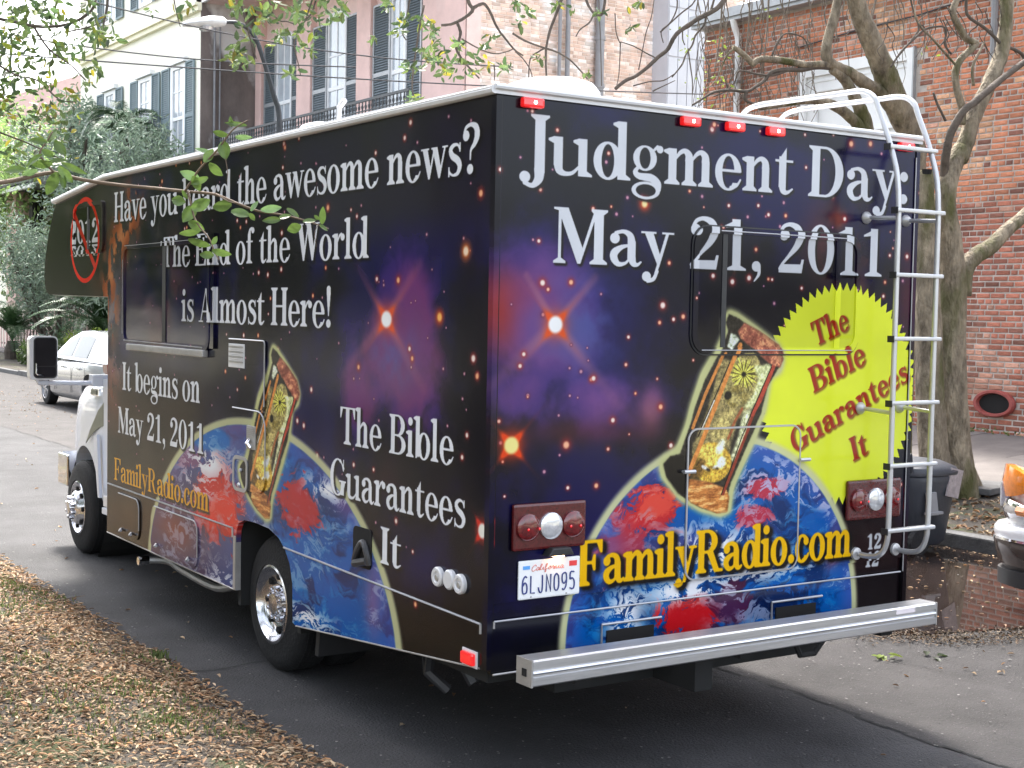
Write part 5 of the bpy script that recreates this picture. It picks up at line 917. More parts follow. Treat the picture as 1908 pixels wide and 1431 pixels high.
def tall_window(parent, x, y0, y1, z0, z1, arch=True, m='white_paint', cols=2, rows=4):
    n = 12; cy = (y0+y1)/2; h = (y1-y0)/2
    top = [(cy+h*math.cos(R_(t)), z1+h*.45*math.sin(R_(t))) for t in np.linspace(0, 180, n)] if arch else [(y1, z1), (y0, z1)]
    o = [(y0, z0), (y1, z0)]+top; ih = h-.20; inn_ = [(cy-ih, z0+.13), (cy+ih, z0+.13)]+([(cy+ih*math.cos(R_(t)), z1-.03+ih*.4*math.sin(R_(t))) for t in np.linspace(0, 180, n)] if arch else [(cy+ih, z1-.13), (cy-ih, z1-.13)])
    w_ = ring_mesh(o, inn_, x-.05, x+.12, 0).build('window', m, parent)
    b = shape(); b.add([(x-.014, p[0], p[1]) for p in inn_], [tuple(range(len(inn_)))]); b.build('pane', 'glass_bldg', w_)
    b = shape(); b.box(x-.040, x-.015, cy-ih, cy+ih, (z0+z1)/2-.05, (z0+z1)/2+.05)
    for k in range(1, cols): yy = cy-ih+2*ih*k/cols; b.box(x-.033, x-.015, yy-.02, yy+.02, z0+.13, z1)
    for k in (q_ for q_ in range(1, rows) if q_*2 != rows): zz = z0+(z1-z0)*k/rows; b.box(x-.031, x-.015, cy-ih, cy+ih, zz-.018, zz+.018)
    b.build('sash', m, w_); return w_
for y0, y1, sl, sr in ((24.68, 25.30, (23.88, 24.62), (25.40, 26.28)), (27.80, 28.75, (27.08, 27.76), (28.85, 29.70)), (31.10, 32.0, (30.62, 31.05), (32.1, 32.9))):
    tall_window(pk, WX+.02, y0-.1, y1+.25, 6.0, 9.35); 
    for a, b_ in (sl, sr): louvre_shutter(pk, WX-.02, a, b_, 6.0, 9.4)
    tall_window(pk, WX+.02, y0-.1, y1+.25, 1.4, 4.4)
b = shape(); b.box(WX-1.35, WX, PY0+.2, PY1+.2, 5.72, 5.84); b.build('balcony_floor', 'grey_metal', pk)
b = shape(); b.box(WX-1.6, WX+.1, 23.0, 33.9, 10.55, 10.78); b.box(WX-1.7, WX-1.6, 23.0, 33.9, 10.5, 10.9); b.build('gallery_deck', 'white_paint', pk); b = shape(); b.box(WX-1.55, WX, 23.1, 33.8, 10.50, 10.545); b.build('gallery_soffit', 'pink_pale', pk)
b = shape(); b.box(WX+.35, WX+8, PY0+.35, PY1, PT-.2, PT+.3); b.box(WX-.25, WX+.35, PY0, PY1, PT, PT+.4); b.build('roof', 'roof_white', pk)
rl = thing('balcony_railing', None, None, (WX-1.3, 27, 6)); rl.parent = pk; rl.location = (-1.3, 0, 6); rl['org'] = [float(q_) for q_ in (WX-1.3, 27, 6)]
b = shape(); b.box(WX-1.32, WX-1.27, PY0+.2, PY1, 6.74, 6.80); b.box(WX-1.31, WX-1.28, PY0+.2, PY1, 5.92, 5.95); b.box(WX-1.31, WX-1.28, PY0+.2, PY1, 6.52, 6.545); b.build('handrail', 'iron', rl)
y = PY0+.25; base = None
while y < PY1:
    if base is None:
        b = shape(); b.box(-.012, .012, -.012, .012, -.15, .75)
        for s_ in (-1, 1):
            b.tube([(0, s_*(.02+.07*math.sin(R_(t))), -.05+.30*t/180) for t in range(0, 181, 30)], .011, 4, False); b.tube([(0, s_*(.02+.07*math.sin(R_(t))), .25+.25*t/180) for t in range(0, 181, 30)], .011, 4, False)
        b.tube([(0, .05*math.cos(R_(t)), .62+.05*math.sin(R_(t))) for t in range(0, 361, 45)], .010, 4, False)
        o = b.build('baluster', 'iron', rl, org=(0,0,0)); base = o
    else: o = base.copy(); COL.objects.link(o)
    o.parent = rl; o.location = (0, y-27, 0); y += .165
for px_, r_, dx in ((1043, .045, 0), (1058, .06, 0), (1118, .11, 0)):
    p = at(px_, 80, 1, 21.85); b = shape(); b.tube([(p[0],21.85,.3),(p[0],21.85,13)], r_, 10)
    if r_ > .1:
        for z_ in np.arange(4, 13, 1.1): b.lathe([(-.05,r_+.02),(.05,r_+.02)], (p[0],21.85,z_), 'z', 12)
    b.build('drainpipe', 'pipe_grey', pk, smooth=True)
# grey boarded annex in the gap
p0, p1 = at(1245, 80, 1, 21.4), at(1316, 80, 1, 21.4)
an = thing('boarded_annex', 'pale grey boarded annex between the two brick buildings', 'annex', ((p0[0]+p1[0])/2, 22, 0))
b = shape(); b.box(p0[0], p1[0]+.6, 21.42, 23, 0, 13); b.build('wall', 'grey_board', an)
nb = 5
for k in range(nb):
    for z_ in np.arange(0, 13, 1.16):
        xa = p0[0]+(p1[0]+.3-p0[0])*k/nb; xb = p0[0]+(p1[0]+.3-p0[0])*(k+1)/nb
        if z_ > 6: b = shape(); b.box(xa+.012, xb-.012, 21.385, 21.42, z_+.02, z_+1.14); b.build('board', 'grey_board', an)
# ================================================================ CREAM HOUSE with stained side wall
CX = 11.5; CY = 33.49
cr = thing('cream_house', 'cream house with dark green shutters, yellow cornice line and stained side wall', 'building', (CX, 39, 0))
b = shape(); b.box(CX, CX+.3, CY+.05, 45, 0, 14.5); b.build('wall', 'cream_paint', cr)
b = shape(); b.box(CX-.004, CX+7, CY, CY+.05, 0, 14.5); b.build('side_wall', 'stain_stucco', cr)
b = shape(); b.box(CX-.12, CX, CY-.02, 45, 10.28, 10.42); b.box(CX-.2, CX, CY-.02, 45, 10.42, 10.50); b.build('cornice', 'yellow_trim', cr)
for y0, y1 in ((34.62, 35.85), (37.5, 38.75), (41.0, 42.2)):
    for z0, z1 in ((5.9, 9.0), (11.2, 13.6), (1.3, 4.3)):
        w_ = tall_window(cr, CX+.0, y0, y1, z0, z1, False); b = shape(); b.box(CX-.14, CX, y0-.1, y1+.1, z1+.02, z1+.16); b.build('hood', 'white_paint', w_)
        louvre_shutter(cr, CX-.03, y0-.72, y0-.05, z0, z1, m='shutter_green'); louvre_shutter(cr, CX-.03, y1+.05, y1+.72, z0, z1, m='shutter_green')
for px_, r_ in ((400, .035), (410, .025)):
    p = at(px_, 120, 1, CY-.08); b = shape(); b.tube([(p[0],CY-.08,1),(p[0],CY-.08,9.9)], r_, 8); b.build('drainpipe', 'pipe_grey', cr, smooth=True)
b = shape(); b.box(CX+.3, CX+7, CY+.1, 45, 14.3, 14.6); b.box(CX-.3, CX+.3, CY, 45, 14.5, 14.8); b.build('roof', 'slate', cr)
# farther houses seen through the trees
fh = thing('far_pink_house', 'distant pink house with grey roof and green corner post behind the greenery', 'building', (12, 52, 0))
b = shape(); b.box(10.6, 11.2, 50.2, 51.6, 0, 6.2); b.build('pilaster', 'pink_stucco', fh); b = shape(); b.box(12.0, 20, 47, 62, 0, 6.2); b.build('wall', 'cream_paint', fh); b = shape(); b.box(10.9, 11.3, 49.0, 49.5, 0, 6.2); b.build('corner_post', 'leaf_grey', fh)
b = shape(); b.prism([(10.0,6.2),(10.0,6.35),(15.5,9.0),(21,6.35),(21,6.2)], 1, 46, 63); b.build('roof', 'slate', fh)
b = shape(); b.box(10.0, 10.15, 46, 63, 6.05, 6.25); b.build('gutter', 'white_paint', fh)
for y0 in (48, 51.8, 55.5): tall_window(fh, 11.96, y0, y0+1.4, 1.2, 4.6, False)
ff = thing('far_terracotta_house', 'distant house with salmon walls glimpsed through the oak leaves', 'building', (13, 75, 0))
b = shape(); b.box(12.5, 24, 66, 88, 0, 11); b.build('wall', 'pink_pale', ff); b = shape(); b.prism([(12,11),(18,13.5),(24.5,11)], 1, 65.5, 88.5); b.build('roof', 'pink_stucco', ff)
for y0 in (68, 72, 76, 80):
    for z0 in (2, 6.5): tall_window(ff, 12.47, y0, y0+1.5, z0, z0+2.8, False)
# picket / iron garden fence by the far kerb
fe = thing('garden_fence', 'weathered pale picket fence behind the sago palms', 'fence', (10.6, 44, 0)); bs = None
b = shape(); b.box(10.58, 10.62, 33, 62, 1.15, 1.22); b.box(10.58, 10.62, 33, 62, .4, .47); b.build('rail', 'vine', fe)
for y in np.arange(33, 62, .42):
    if bs is None: b = shape(); b.prism([(-.07,0),(.07,0),(.07,1.55),(0,1.68),(-.07,1.55)], 0, -.015, .015); o = b.build('picket', 'pink_pale', fe, org=(0,0,0)); bs = o
    else: o = bs.copy(); COL.objects.link(o)
    o.parent = fe; o.location = (-.04, y-44, .1); o.rotation_euler.x = random.uniform(-.03,.03)
# street lamp on a curved arm and overhead cables
lo = (7.3, 18.67, .1); lampo = thing('street_lamp', 'street lamp with white head on a thin dark curved pole above the motorhome roof', 'street lamp', lo)
b = shape(); q = smooth_path([(7.34,18.67,.1),(7.34,18.67,2.5),(7.33,18.67,5.18),(7.22,18.67,5.75),(6.96,18.67,6.50),(6.80,18.67,6.80),(6.55,18.67,6.94),(6.28,18.67,6.93)], 4); b.tube(q, np.linspace(.06, .03, len(q)), 8); b.build('pole', 'iron', lampo, smooth=True)
b = shape(); b.loft([[(x, 18.67+w_*math.cos(t), z+h*math.sin(t)) for t in np.linspace(0, 2*math.pi, 13)[:-1]] for x, w_, h, z in ((6.30,.05,.05,6.93),(6.22,.12,.09,6.93),(6.0,.16,.10,6.90),(5.7,.14,.07,6.84),(5.55,.08,.04,6.80),(5.52,.02,.02,6.79))]); hd = b.build('lamp_head', 'roof_white', lampo, smooth=True)
b = shape(); b.lathe([(0,.13),(.05,.11),(.08,.02)], (5.93,18.67,6.80), 'z', 14, -1); b.build('lens', 'lens_clear', hd)
for k, (pa, pb, ya, lab) in enumerate((((133,53),(478,100),17,'thin black overhead cable, uppermost, running from the oak leaves past the lamp'), ((480,106),(1300,160),16,'thin overhead cable crossing low in front of the pink townhouse windows'), ((495,48),(795,98),16.5,'thin overhead cable slanting across the upper shutters of the pink townhouse'))):
    A = at(*pa, 1, ya); B = at(*pb, 1, ya); d = B-A; A = A-d*1.2; B = B+d*.6; b = shape(); b.tube([A+(B-A)*t+np.array([0,0,-.25*math.sin(math.pi*t)]) for t in np.linspace(0, 1, 16)], .012, 5); tagit(b.build('overhead_cable', 'cable'), lab, 'cable', 'overhead cables')
# ================================================================ TREES ON THE PLANTING STRIP
T1 = (8.85, 4.9, .15)
t1 = thing('bare_tree', 'bare mottled tree with twisting limbs beside the trash cart and brick wall', 'tree', T1)
PL = (1, 4.9)
b = shape(); limb(b, [(1752,945),(1742,860),(1733,740),(1730,600),(1727,450),(1722,380),(1724,318)], PL, .17, .095, 14, .10)
P = limb(b, [(1796,945),(1785,880),(1776,780),(1772,640),(1776,540),(1768,440),(1760,380),(1772,320),(1792,275)], PL, .19, .085, 14, .10)
limb(b, [(1790,550),(1798,500),(1822,474),(1850,456),(1880,425),(1908,402),(1960,350)], PL, .105, .060, 10, .12)
for x, y, x2, y2, r in ((1790,905,1838,942,.10),(1752,905,1722,940,.10),(1775,900,1795,960,.12),(1800,900,1860,945,.06),(1770,905,1765,955,.1)): limb(b, [(x,y-40),((x+x2)/2,(y+y2)/2-4),(x2,y2)], PL, r, r*.35, 8, .2)
b.build('trunk', 'bark', t1, smooth='all')
b = shape(); b.lathe([(0,.06),(-.05,.055),(-.06,.001)], at(1726,316,1,4.86), 'z', 10, 1); b.build('hollow', 'dark_hole', t1)
def add_limb(parent, name, pix, plane, r0, r1, m='bark', n=8, **k):
    b = shape(); limb(b, pix, plane, r0, r1, n, .15, **k); return b.build(name, m, parent, smooth='all')
add_limb(t1, 'limb', [(1786,300),(1800,262),(1815,215),(1832,180),(1850,140),(1866,100),(1874,50),(1878,-40)], PL, .090, .070)
add_limb(t1, 'limb', [(1768,420),(1764,370),(1760,320),(1758,285),(1764,250),(1782,216),(1800,200),(1830,175),(1860,150),(1908,116),(1960,90)], PL, .050, .030, 'bark_dark', off=[.12,.05,0,-.1,-.15,-.22,-.25,-.25,-.2,-.15,-.1])
add_limb(t1, 'limb', [(1792,232),(1793,205),(1784,170),(1780,135),(1792,108),(1814,88),(1818,80),(1800,72),(1790,55),(1779,35),(1776,18),(1790,-20)], PL, .040, .034)
add_limb(t1, 'limb', [(1814,160),(1812,125),(1826,95),(1834,78)], PL, .018, .010)
add_limb(t1, 'branch', [(1802,-20),(1800,18),(1808,34),(1832,50),(1852,68),(1868,84),(1890,92),(1906,103),(1908,116)], PL, .016, .020, 'bark_dark')
add_limb(t1, 'branch', [(1762,225),(1752,205),(1745,190),(1739,172)], PL, .015, .012, 'bark_dark', 6)
add_limb(t1, 'branch', [(1700,10),(1712,45),(1740,75),(1766,105),(1780,120)], PL, .012, .014, 'bark', 6)
add_limb(t1, 'branch', [(1660,125),(1680,95),(1704,72),(1722,55),(1740,50),(1758,50),(1763,62),(1760,82),(1772,100)], PL, .010, .012, 'bark_dark', 6)
add_limb(t1, 'branch', [(1663,118),(1690,85),(1706,64),(1712,50),(1702,20),(1695,-10)], PL, .008, .010, 'bark_dark', 6)
for k in range(20):
    x0 = random.uniform(1650, 1900); y0 = random.uniform(0, 60); pts = [(x0, y0)]
    for j in range(4): pts.append((pts[-1][0]+random.uniform(-16, 16), pts[-1][1]+random.uniform(12, 30)))
    add_limb(t1, 'twig', pts, PL, .006, .004, 'bark_dark', 5)
T2 = (9.55, 6.5, .2); PL2 = (1, 6.5)
t2 = thing('bare_tree', 'bare tree with a thick leaning pale limb rising behind the motorhome ladder', 'tree', T2)
b = shape(); limb(b, [(1668,905),(1672,760),(1680,600),(1690,420),(1700,300),(1698,250),(1674,205),(1654,150),(1640,115),(1629,88),(1614,55),(1600,20),(1588,-30)], PL2, .19, .10, 13, .10); b.build('trunk', 'bark', t2, smooth='all')
add_limb(t2, 'limb', [(1700,262),(1680,225),(1655,192),(1632,168),(1604,150),(1580,135),(1556,124),(1543,112),(1539,95),(1546,60),(1556,25),(1564,-15)], PL2, .085, .050)
add_limb(t2, 'limb', [(1548,122),(1530,120),(1503,121),(1465,114),(1430,110),(1411,112),(1403,119),(1392,108),(1376,94),(1366,89)], PL2, .045, .028)
add_limb(t2, 'limb', [(1620,330),(1618,270),(1610,225),(1603,205),(1592,182),(1575,150),(1550,128)], PL2, .10, .05)
add_limb(t2, 'limb', [(1630,330),(1600,240),(1588,222),(1560,200),(1535,190),(1505,186),(1460,192),(1416,200)], PL2, .075, .035)
add_limb(t2, 'branch', [(1545,126),(1520,125),(1494,130),(1463,130),(1438,134),(1424,150),(1410,160),(1392,170),(1360,168),(1330,172),(1306,186),(1290,196)], PL2, .030, .010, 'bark_dark')
add_limb(t2, 'branch', [(1366,92),(1354,104),(1344,128),(1334,150),(1318,165)], PL2, .012, .006, 'bark')
add_limb(t2, 'branch', [(1470,130),(1440,140),(1410,138),(1378,132),(1370,150),(1356,168),(1330,180)], PL2, .016, .006, 'bark_dark')
add_limb(t2, 'branch', [(1438,105),(1446,84),(1458,66),(1470,62),(1488,66),(1500,74),(1508,96)], PL2, .012, .007, 'bark_dark')
add_limb(t2, 'branch', [(1390,170),(1388,185),(1402,193),(1410,198)], PL2, .02, .014, 'bark_dark')
for k in range(46):
    x0 = random.uniform(1290, 1730); y0 = -20; pts = [(x0, y0)]; n_ = random.randint(4, 8)
    for j in range(n_): pts.append((pts[-1][0]+random.uniform(-7, 7), pts[-1][1]+random.uniform(14, 28)))
    add_limb(t2, 'twig', pts, (1, random.uniform(6.6, 8.5)), .008, .004, 'vine', 5)
for x0 in (1429, 1394, 1342): add_limb(t2, 'twig', [(x0+4,-20),(x0+2,30),(x0-2,80),(x0-10,130)], PL2, .012, .006, 'vine', 5)
vp = []
for k in range(60):
    px_, py_ = random.choice([(1270,70),(1340,75),(1320,110),(1350,100),(1300,150),(1340,160),(1280,90),(1430,20),(1740,95),(1320,180),(1335,140)]); px_ += random.gauss(0, 14); py_ += random.gauss(0, 12); vp.append(at(px_, py_, 1, 6.5+random.uniform(-.3,.3)))
leaves('leaf_buds', 'leaf_lime', vp, .045, t2, .5)['kind'] = 'stuff'
# hanging dry vine tangle on the wall corner
vn = thing('wall_vine', 'dry brown vine tangle hanging from the eaves at the brick corner', 'vine', (12.9, 12.8, 5))
b = shape()
for k in range(60):
    y0 = random.uniform(11.3, 14.0); z0 = random.uniform(6.2, 6.95); q = [(12.98, y0, z0)]
    for j in range(5): q.append((12.98+random.uniform(-.1,.08), q[-1][1]+random.uniform(-.14,.14), q[-1][2]-random.uniform(.08,.38)))
    b.tube(q, .007, 4, False)
b.build('stem', 'vine', vn)
# ================================================================ LIVE OAK over the street
LO = (-4.3, 6.6, .1)
lo_ = thing('live_oak', 'live oak arching over the street, leafy dark twigs hanging into the top of the view', 'tree', LO)
b = shape(); b.tube(smooth_path([(-4.3,6.6,-.1),(-4.2,6.6,1.6),(-3.9,6.5,3.2),(-2.8,6.4,5.2),(-.5,6.6,6.9),(2.5,7.6,8.0),(6.5,9.6,8.9),(10.2,10.8,9.9)], 5), np.linspace(.48, .10, 36), 12, jit=.12)  # limb end lengthened to reach the added shade leaves
b.tube(smooth_path([(-3.9,6.5,3.2),(-4.6,4.4,5.4),(-4.2,1.5,7.0),(-2.5,-2,7.8),(1,-4,8.3)], 5), np.linspace(.3, .1, 21), 10, jit=.12); b.tube(smooth_path([(-3.9,6.6,3.0),(-4.8,8.6,5.2),(-4.0,12,7.5),(-1.5,16,8.8),(2,19,9.5)], 5), np.linspace(.28, .09, 21), 10, jit=.12)
b.tube(smooth_path([(-.5,6.6,6.9),(1.5,4.6,7.5),(4,2.5,8.0),(6,1.5,8.4)], 5), np.linspace(.17, .06, 16), 8, jit=.12); b.tube(smooth_path([(-3.2,6.4,4.6),(-4.5,9,6.6),(-6,12,8)], 5), np.linspace(.17, .06, 11), 8, jit=.12); b.build('trunk', 'bark_dark', lo_, smooth='all')
cl = []
for c_, s_, n_ in (((-3,6.5,7.6),(2.2,2.4,.9),3600), ((1,6.8,8.6),(2.4,2.4,.8),3600), ((5.5,8.5,9.6),(2.0,2.2,.8),2000), ((-4,1,8.0),(2.2,2.4,.9),3600), ((-1,-3.5,8.8),(2.6,2.2,.9),3400), ((3.5,2.5,8.8),(2.2,2.2,.8),3400), ((-5,-6,8.4),(2.8,2.6,1.0),3000), ((-3,12,8.6),(2.2,2.4,1.0),2400), ((3.5,-1.5,9.2),(2.0,2.0,.7),2200), ((6.8,5.2,9.6),(1.8,2.2,.7),5200), ((4.6,3.4,9.3),(1.6,1.8,.6),3000), ((10.2,10.6,10.5),(2.0,2.4,.7),6500)):  # unseen crown; clusters over road and sidewalk added to shade them
    cc = np.random.normal(size=(max(6, n_//70), 3))*np.array(s_)*.75+np.array(c_); pp = cc[np.random.randint(len(cc), size=n_)]+np.random.normal(size=(n_, 3))*.33; cl.append(pp)
cl = np.concatenate(cl); cl = cl[np.random.rand(len(cl)) < .5]; keep = []
for p in cl:
    x_, y_, d_ = proj(p); keep.append(not (d_ > .3 and -60 < x_ < 1970 and y_ > -25))
leaves('crown', 'leaf_green', cl[np.array(keep)], .15, lo_, .5)
# unseen oaks added on the left to darken reflections in the glossy side
for kk, (ox, oy, lb) in enumerate(((-7.5, 20, 'added unseen oak farther along the grass median, opposite the silver car'), (-8.5, 33, 'added unseen oak next along the median'), (-9, 50, 'farthest added unseen oak of the median row'), (-12, 8, 'added unseen broad oak across the other carriageway'), (-12, -3, 'added unseen oak behind the camera on the other carriageway'))):
    ot = thing('live_oak', lb, 'tree', (ox, oy, 0), 'added unseen oaks left of the street'); b = shape(); b.tube(smooth_path([(ox,oy,-.1),(ox+.1,oy,1.6),(ox+.5,oy+.3,3.4),(ox+1.0,oy,6)], 4), np.linspace(.45, .2, 13), 10, jit=.1); b.build('trunk', 'bark_dark', ot, smooth='all')
    cc = np.random.normal(size=(90, 3))*np.array((2.1, 3.6, 1.7))+np.array((ox, oy, 5.0)); cc[:, 0] = np.minimum(cc[:, 0], -2.2); pp = cc[np.random.randint(90, size=9000)]+np.random.normal(size=(9000, 3))*.5; leaves('crown', 'leaf_green', pp[(pp[:, 2] > .8) & (pp[:, 0] < -1.6)], .32, ot, .5)
# twigs hanging into view
for pts, r0, r1, d in (([(866,-20),(874,6),(881,18),(870,30),(857,38),(840,45),(822,47)], .016, .010, 9.0), ([(880,17),(890,10),(903,8),(914,24),(923,45),(932,60),(940,70),(958,92),(975,104)], .014, .006, 9.0), ([(853,44),(858,60),(855,76),(850,90),(862,112),(878,130),(893,146)], .012, .006, 9.0),
    ([(1050,-20),(1044,6),(1034,32),(1024,60),(1018,88),(1017,115),(1018,142)], .013, .007, 9.5), ([(955,62),(978,76),(1010,88),(1035,96),(1061,111),(1080,130),(1095,148)], .009, .006, 9.5), ([(1088,-20),(1094,5),(1106,24),(1120,28),(1126,10),(1128,-10)], .010, .010, 9.5), ([(1106,27),(1098,42),(1082,54),(1073,68)], .008, .004, 9.5),
    ([(1018,88),(1004,96),(988,110),(985,150)], .007, .005, 9.5), ([(960,96),(975,110),(988,130),(992,146)], .006, .004, 9.5), ([(1146,166),(1166,150),(1186,141),(1210,122),(1227,106),(1244,92),(1254,73),(1264,60),(1282,48),(1302,34),(1320,25),(1340,12),(1360,-15)], .014, .022, 9.8), ([(1322,24),(1328,8),(1334,-14)], .010, .008, 9.8), ([(1316,26),(1312,46),(1296,66),(1290,84),(1278,102),(1272,118),(1262,132),(1252,144)], .009, .005, 9.8), ([(1272,52),(1272,72),(1276,84)], .006, .004, 9.8), ([(1282,90),(1286,120),(1290,150),(1290,176)], .006, .004, 9.8),
    ([(1222,108),(1206,100),(1192,92),(1176,84),(1156,78)], .006, .004, 9.8), ([(1156,78),(1155,110),(1153,140),(1148,165)], .005, .003, 9.8), ([(1230,60),(1250,42),(1270,24),(1290,8),(1300,-10)], .007, .006, 9.8), ([(1260,-15),(1262,10),(1256,30),(1246,45),(1232,58),(1236,80)], .006, .004, 9.8), ([(1180,160),(1210,152),(1236,150),(1256,138)], .006, .004, 9.8), ([(1216,170),(1226,165),(1258,150)], .008, .003, 9.8), ([(1146,25),(1148,60),(1155,80)], .005, .004, 9.8), ([(1190,130),(1196,100),(1204,60),(1214,30),(1220,-10)], .005, .003, 9.8),
    ([(1115,-20),(1117,30),(1119,80),(1121,160)], .004, .004, 9.8), ([(860,72),(880,84),(905,96),(925,100),(945,96),(958,90)], .006, .004, 9.0), ([(920,118),(922,135),(921,150)], .006, .003, 9.0), ([(790,10),(782,50),(775,95),(770,130),(768,165),(772,180)], .008, .004, 8.6), ([(765,-10),(758,30),(750,60),(757,75)], .006, .004, 8.6), ([(585,-10),(575,20),(568,40),(560,45)], .006, .003, 8.0), ([(592,-12),(580,25),(560,50),(548,80),(556,120),(560,140)], .006, .003, 8.0), ([(498,-15),(506,20),(520,38),(535,40),(552,46)], .006, .004, 8.0), ([(445,-10),(458,40),(470,85),(478,110)], .007, .003, 7.8), ([(322,-15),(328,20),(336,50)], .004, .002, 7.2),
    ([(201,-20),(200,10),(194,40),(190,70)], .010, .004, 7.5), ([(-20,30),(30,42),(80,50),(130,44),(170,20),(180,-10)], .012, .008, 7.6), ([(60,45),(90,90),(130,120),(160,150)], .008, .004, 7.6), ([(-20,110),(30,140),(70,150),(110,185),(140,190)], .009, .004, 8.2), ([(120,60),(160,52),(200,38)], .006, .003, 7.6), ([(-20,240),(40,262),(80,280),(120,300)], .008, .004, 9.0)):
    b = shape(); limb(b, pts, d, r0*.9, r1*.9, 6, .25); b.build('branch', 'bark_dark', lo_, smooth='all')
lp_ = []
def cluster(cx, cy, r, n, d, sx=1.0, sy=1.0):
    k = max(2, n//9); sub = [(random.gauss(0, r*.6*sx), random.gauss(0, r*.6*sy)) for _ in range(k)]
    for _ in range(n):
        s_ = random.choice(sub); lp_.append(atd(cx+s_[0]+random.gauss(0, r*.16), cy+s_[1]+random.gauss(0, r*.20), d+random.gauss(0, .25)))
for a in ((20,50,60,170,7.6),(85,110,60,170,7.8),(150,50,55,140,7.6),(45,200,60,150,9),(110,240,45,90,9),(188,85,28,60,7.4),(20,290,45,80,9.5),(5,140,50,120,8.4),(60,20,50,100,7.6),(130,160,40,60,8.4),(190,20,20,30,7.4)): cluster(*a)
for a in ((455,95,26,70,7.8),(492,40,34,90,7.8),(560,25,26,70,8),(600,12,24,60,8),(555,95,20,32,8),(440,18,26,50,7.8),(650,16,18,20,8.2),(530,60,16,26,8),(548,135,10,12,8)): cluster(*a)
for a in ((768,120,22,34,8.6),(800,95,24,50,8.6),(845,92,26,70,9),(880,128,24,55,9),(905,70,16,24,9),(825,125,22,55,9),(935,115,14,22,9),(745,55,18,26,8.6),(760,180,16,24,8.6),(752,40,14,20,8.6),(790,35,16,26,8.6),(812,55,18,30,8.8),(980,22,20,26,9.4),(1010,110,10,12,9.4),(1055,18,16,24,9.4),(1190,12,20,24,9.8),(1118,20,8,10,9.6),(1098,135,10,12,9.6),(1185,55,12,12,9.8),(960,35,14,16,9.2),(690,70,10,8,8.4),(725,12,16,16,8.6)): cluster(*a)
for a in ((335,20,10,6,7.2),(280,8,10,6,7.2),(355,6,10,8,7.2)): cluster(*a)
_k = np.random.rand(len(lp_)) < .72; LG = np.array([(.9,.9,.9),(1.1,1.0,.8),(.6,.7,.8),(1.7,1.4,.6),(1.0,1.1,1.3),(2.6,1.5,.5)])[[0,0,1,2,1,0,3,4,0,2,1,2,0,2,0,2,5,0]]
leaves('foliage', 'leaf_green', np.array(lp_)[_k], .056, lo_, .42, tint=(.8, 2.6), hang=.35, colors=LG)
# ================================================================ TWIG HANGING IN FRONT (close to the camera)
TW = atd(-60, 345, 4.0); tw = thing('leafy_twig', 'slender leafy twig hanging close to the camera across the motorhome lettering', 'branch', tuple(TW))
b = shape(); stem_ = [(-60,345),(0,340),(40,333),(95,322),(140,332),(200,342),(300,352),(350,357),(400,362),(440,378),(480,393),(530,401),(575,413),(612,426)]
q = smooth_path([atd(x, y, 4.0+.15*math.sin(x*.01)) for x, y in stem_], 4); b.tube(q, np.linspace(.0075, .0018, len(q)), 7, jit=.2)
dz = lambda x: 4.0+.15*math.sin(x*.01)
for ps, r in (([(102,323),(82,300),(74,285),(88,262),(98,245)], .004), ([(345,356),(358,335),(372,315),(400,285),(418,262),(436,240),(462,224)], .0035), ([(350,357),(356,380),(362,405),(374,425),(390,445),(400,470),(408,484)], .0032), ([(400,360),(425,375),(440,378)], .002), ([(420,295),(424,320),(423,338)], .0014), ([(592,420),(586,436),(590,460)], .001)):
    qq = smooth_path([atd(x, y, dz(x)-.02) for x, y in ps], 4); b.tube(qq, np.linspace(r, r*.5, len(qq)), 6, jit=.2)
b.build('stem', 'twig_wood', tw, smooth='all')
TL = [(26,316,178,40,15),(62,298,200,40,14),(98,252,80,28,18),(70,262,170,34,12),(112,276,-50,30,17),(78,306,190,34,16),(97,342,-115,42,20),(122,325,-50,34,16),(138,314,-25,42,11),(108,300,20,30,13),(55,322,200,30,12),(88,285,150,26,12),(118,338,-80,24,12),
  (354,327,160,32,17),(372,337,210,28,12),(389,290,60,26,17),(402,316,-50,28,20),(418,280,-80,30,22),(410,249,170,28,12),(440,231,175,32,9),(453,256,-10,28,11),(378,280,160,26,9),(366,342,-70,26,15),(430,226,100,18,8),
  (332,374,165,28,18),(352,398,240,32,22),(374,381,25,34,22),(366,421,-30,28,17),(352,434,190,38,13),(372,453,-20,36,15),(385,475,175,24,14),(413,471,-15,32,14),(413,384,190,36,19),(449,397,-5,32,18),(474,384,60,20,12),(400,448,60,16,9),(344,362,130,18,10),
  (506,389,10,34,14),(506,410,185,28,12),(531,403,20,20,11),(546,396,-30,24,11),(548,425,200,26,18),(577,411,15,22,10),(601,402,80,26,12),(603,424,-30,16,8),(470,404,-60,14,9),(590,405,150,14,8)]
def blade(name, m, c, d, s_, u, L, w, parent, tint):
    b = shape(); N_ = 7; vs = []; cols = []
    for i in range(N_):
        t = i/(N_-1); ww = w/2*math.sin(math.pi*min(1, t*.93+.05))**.75*(1-.15*t); bend = -.18*L*t*t
        for k in (-1, -.5, 0, .5, 1): vs.append(c+d*(t-.5)*L+s_*ww*k+u*(bend+abs(k)*w*.12)); 
    fs = [(i*5+j, i*5+j+1, (i+1)*5+j+1, (i+1)*5+j) for i in range(N_-1) for j in range(4)]; b.add(vs, fs, tint); return b.build(name, m, parent, smooth='all')
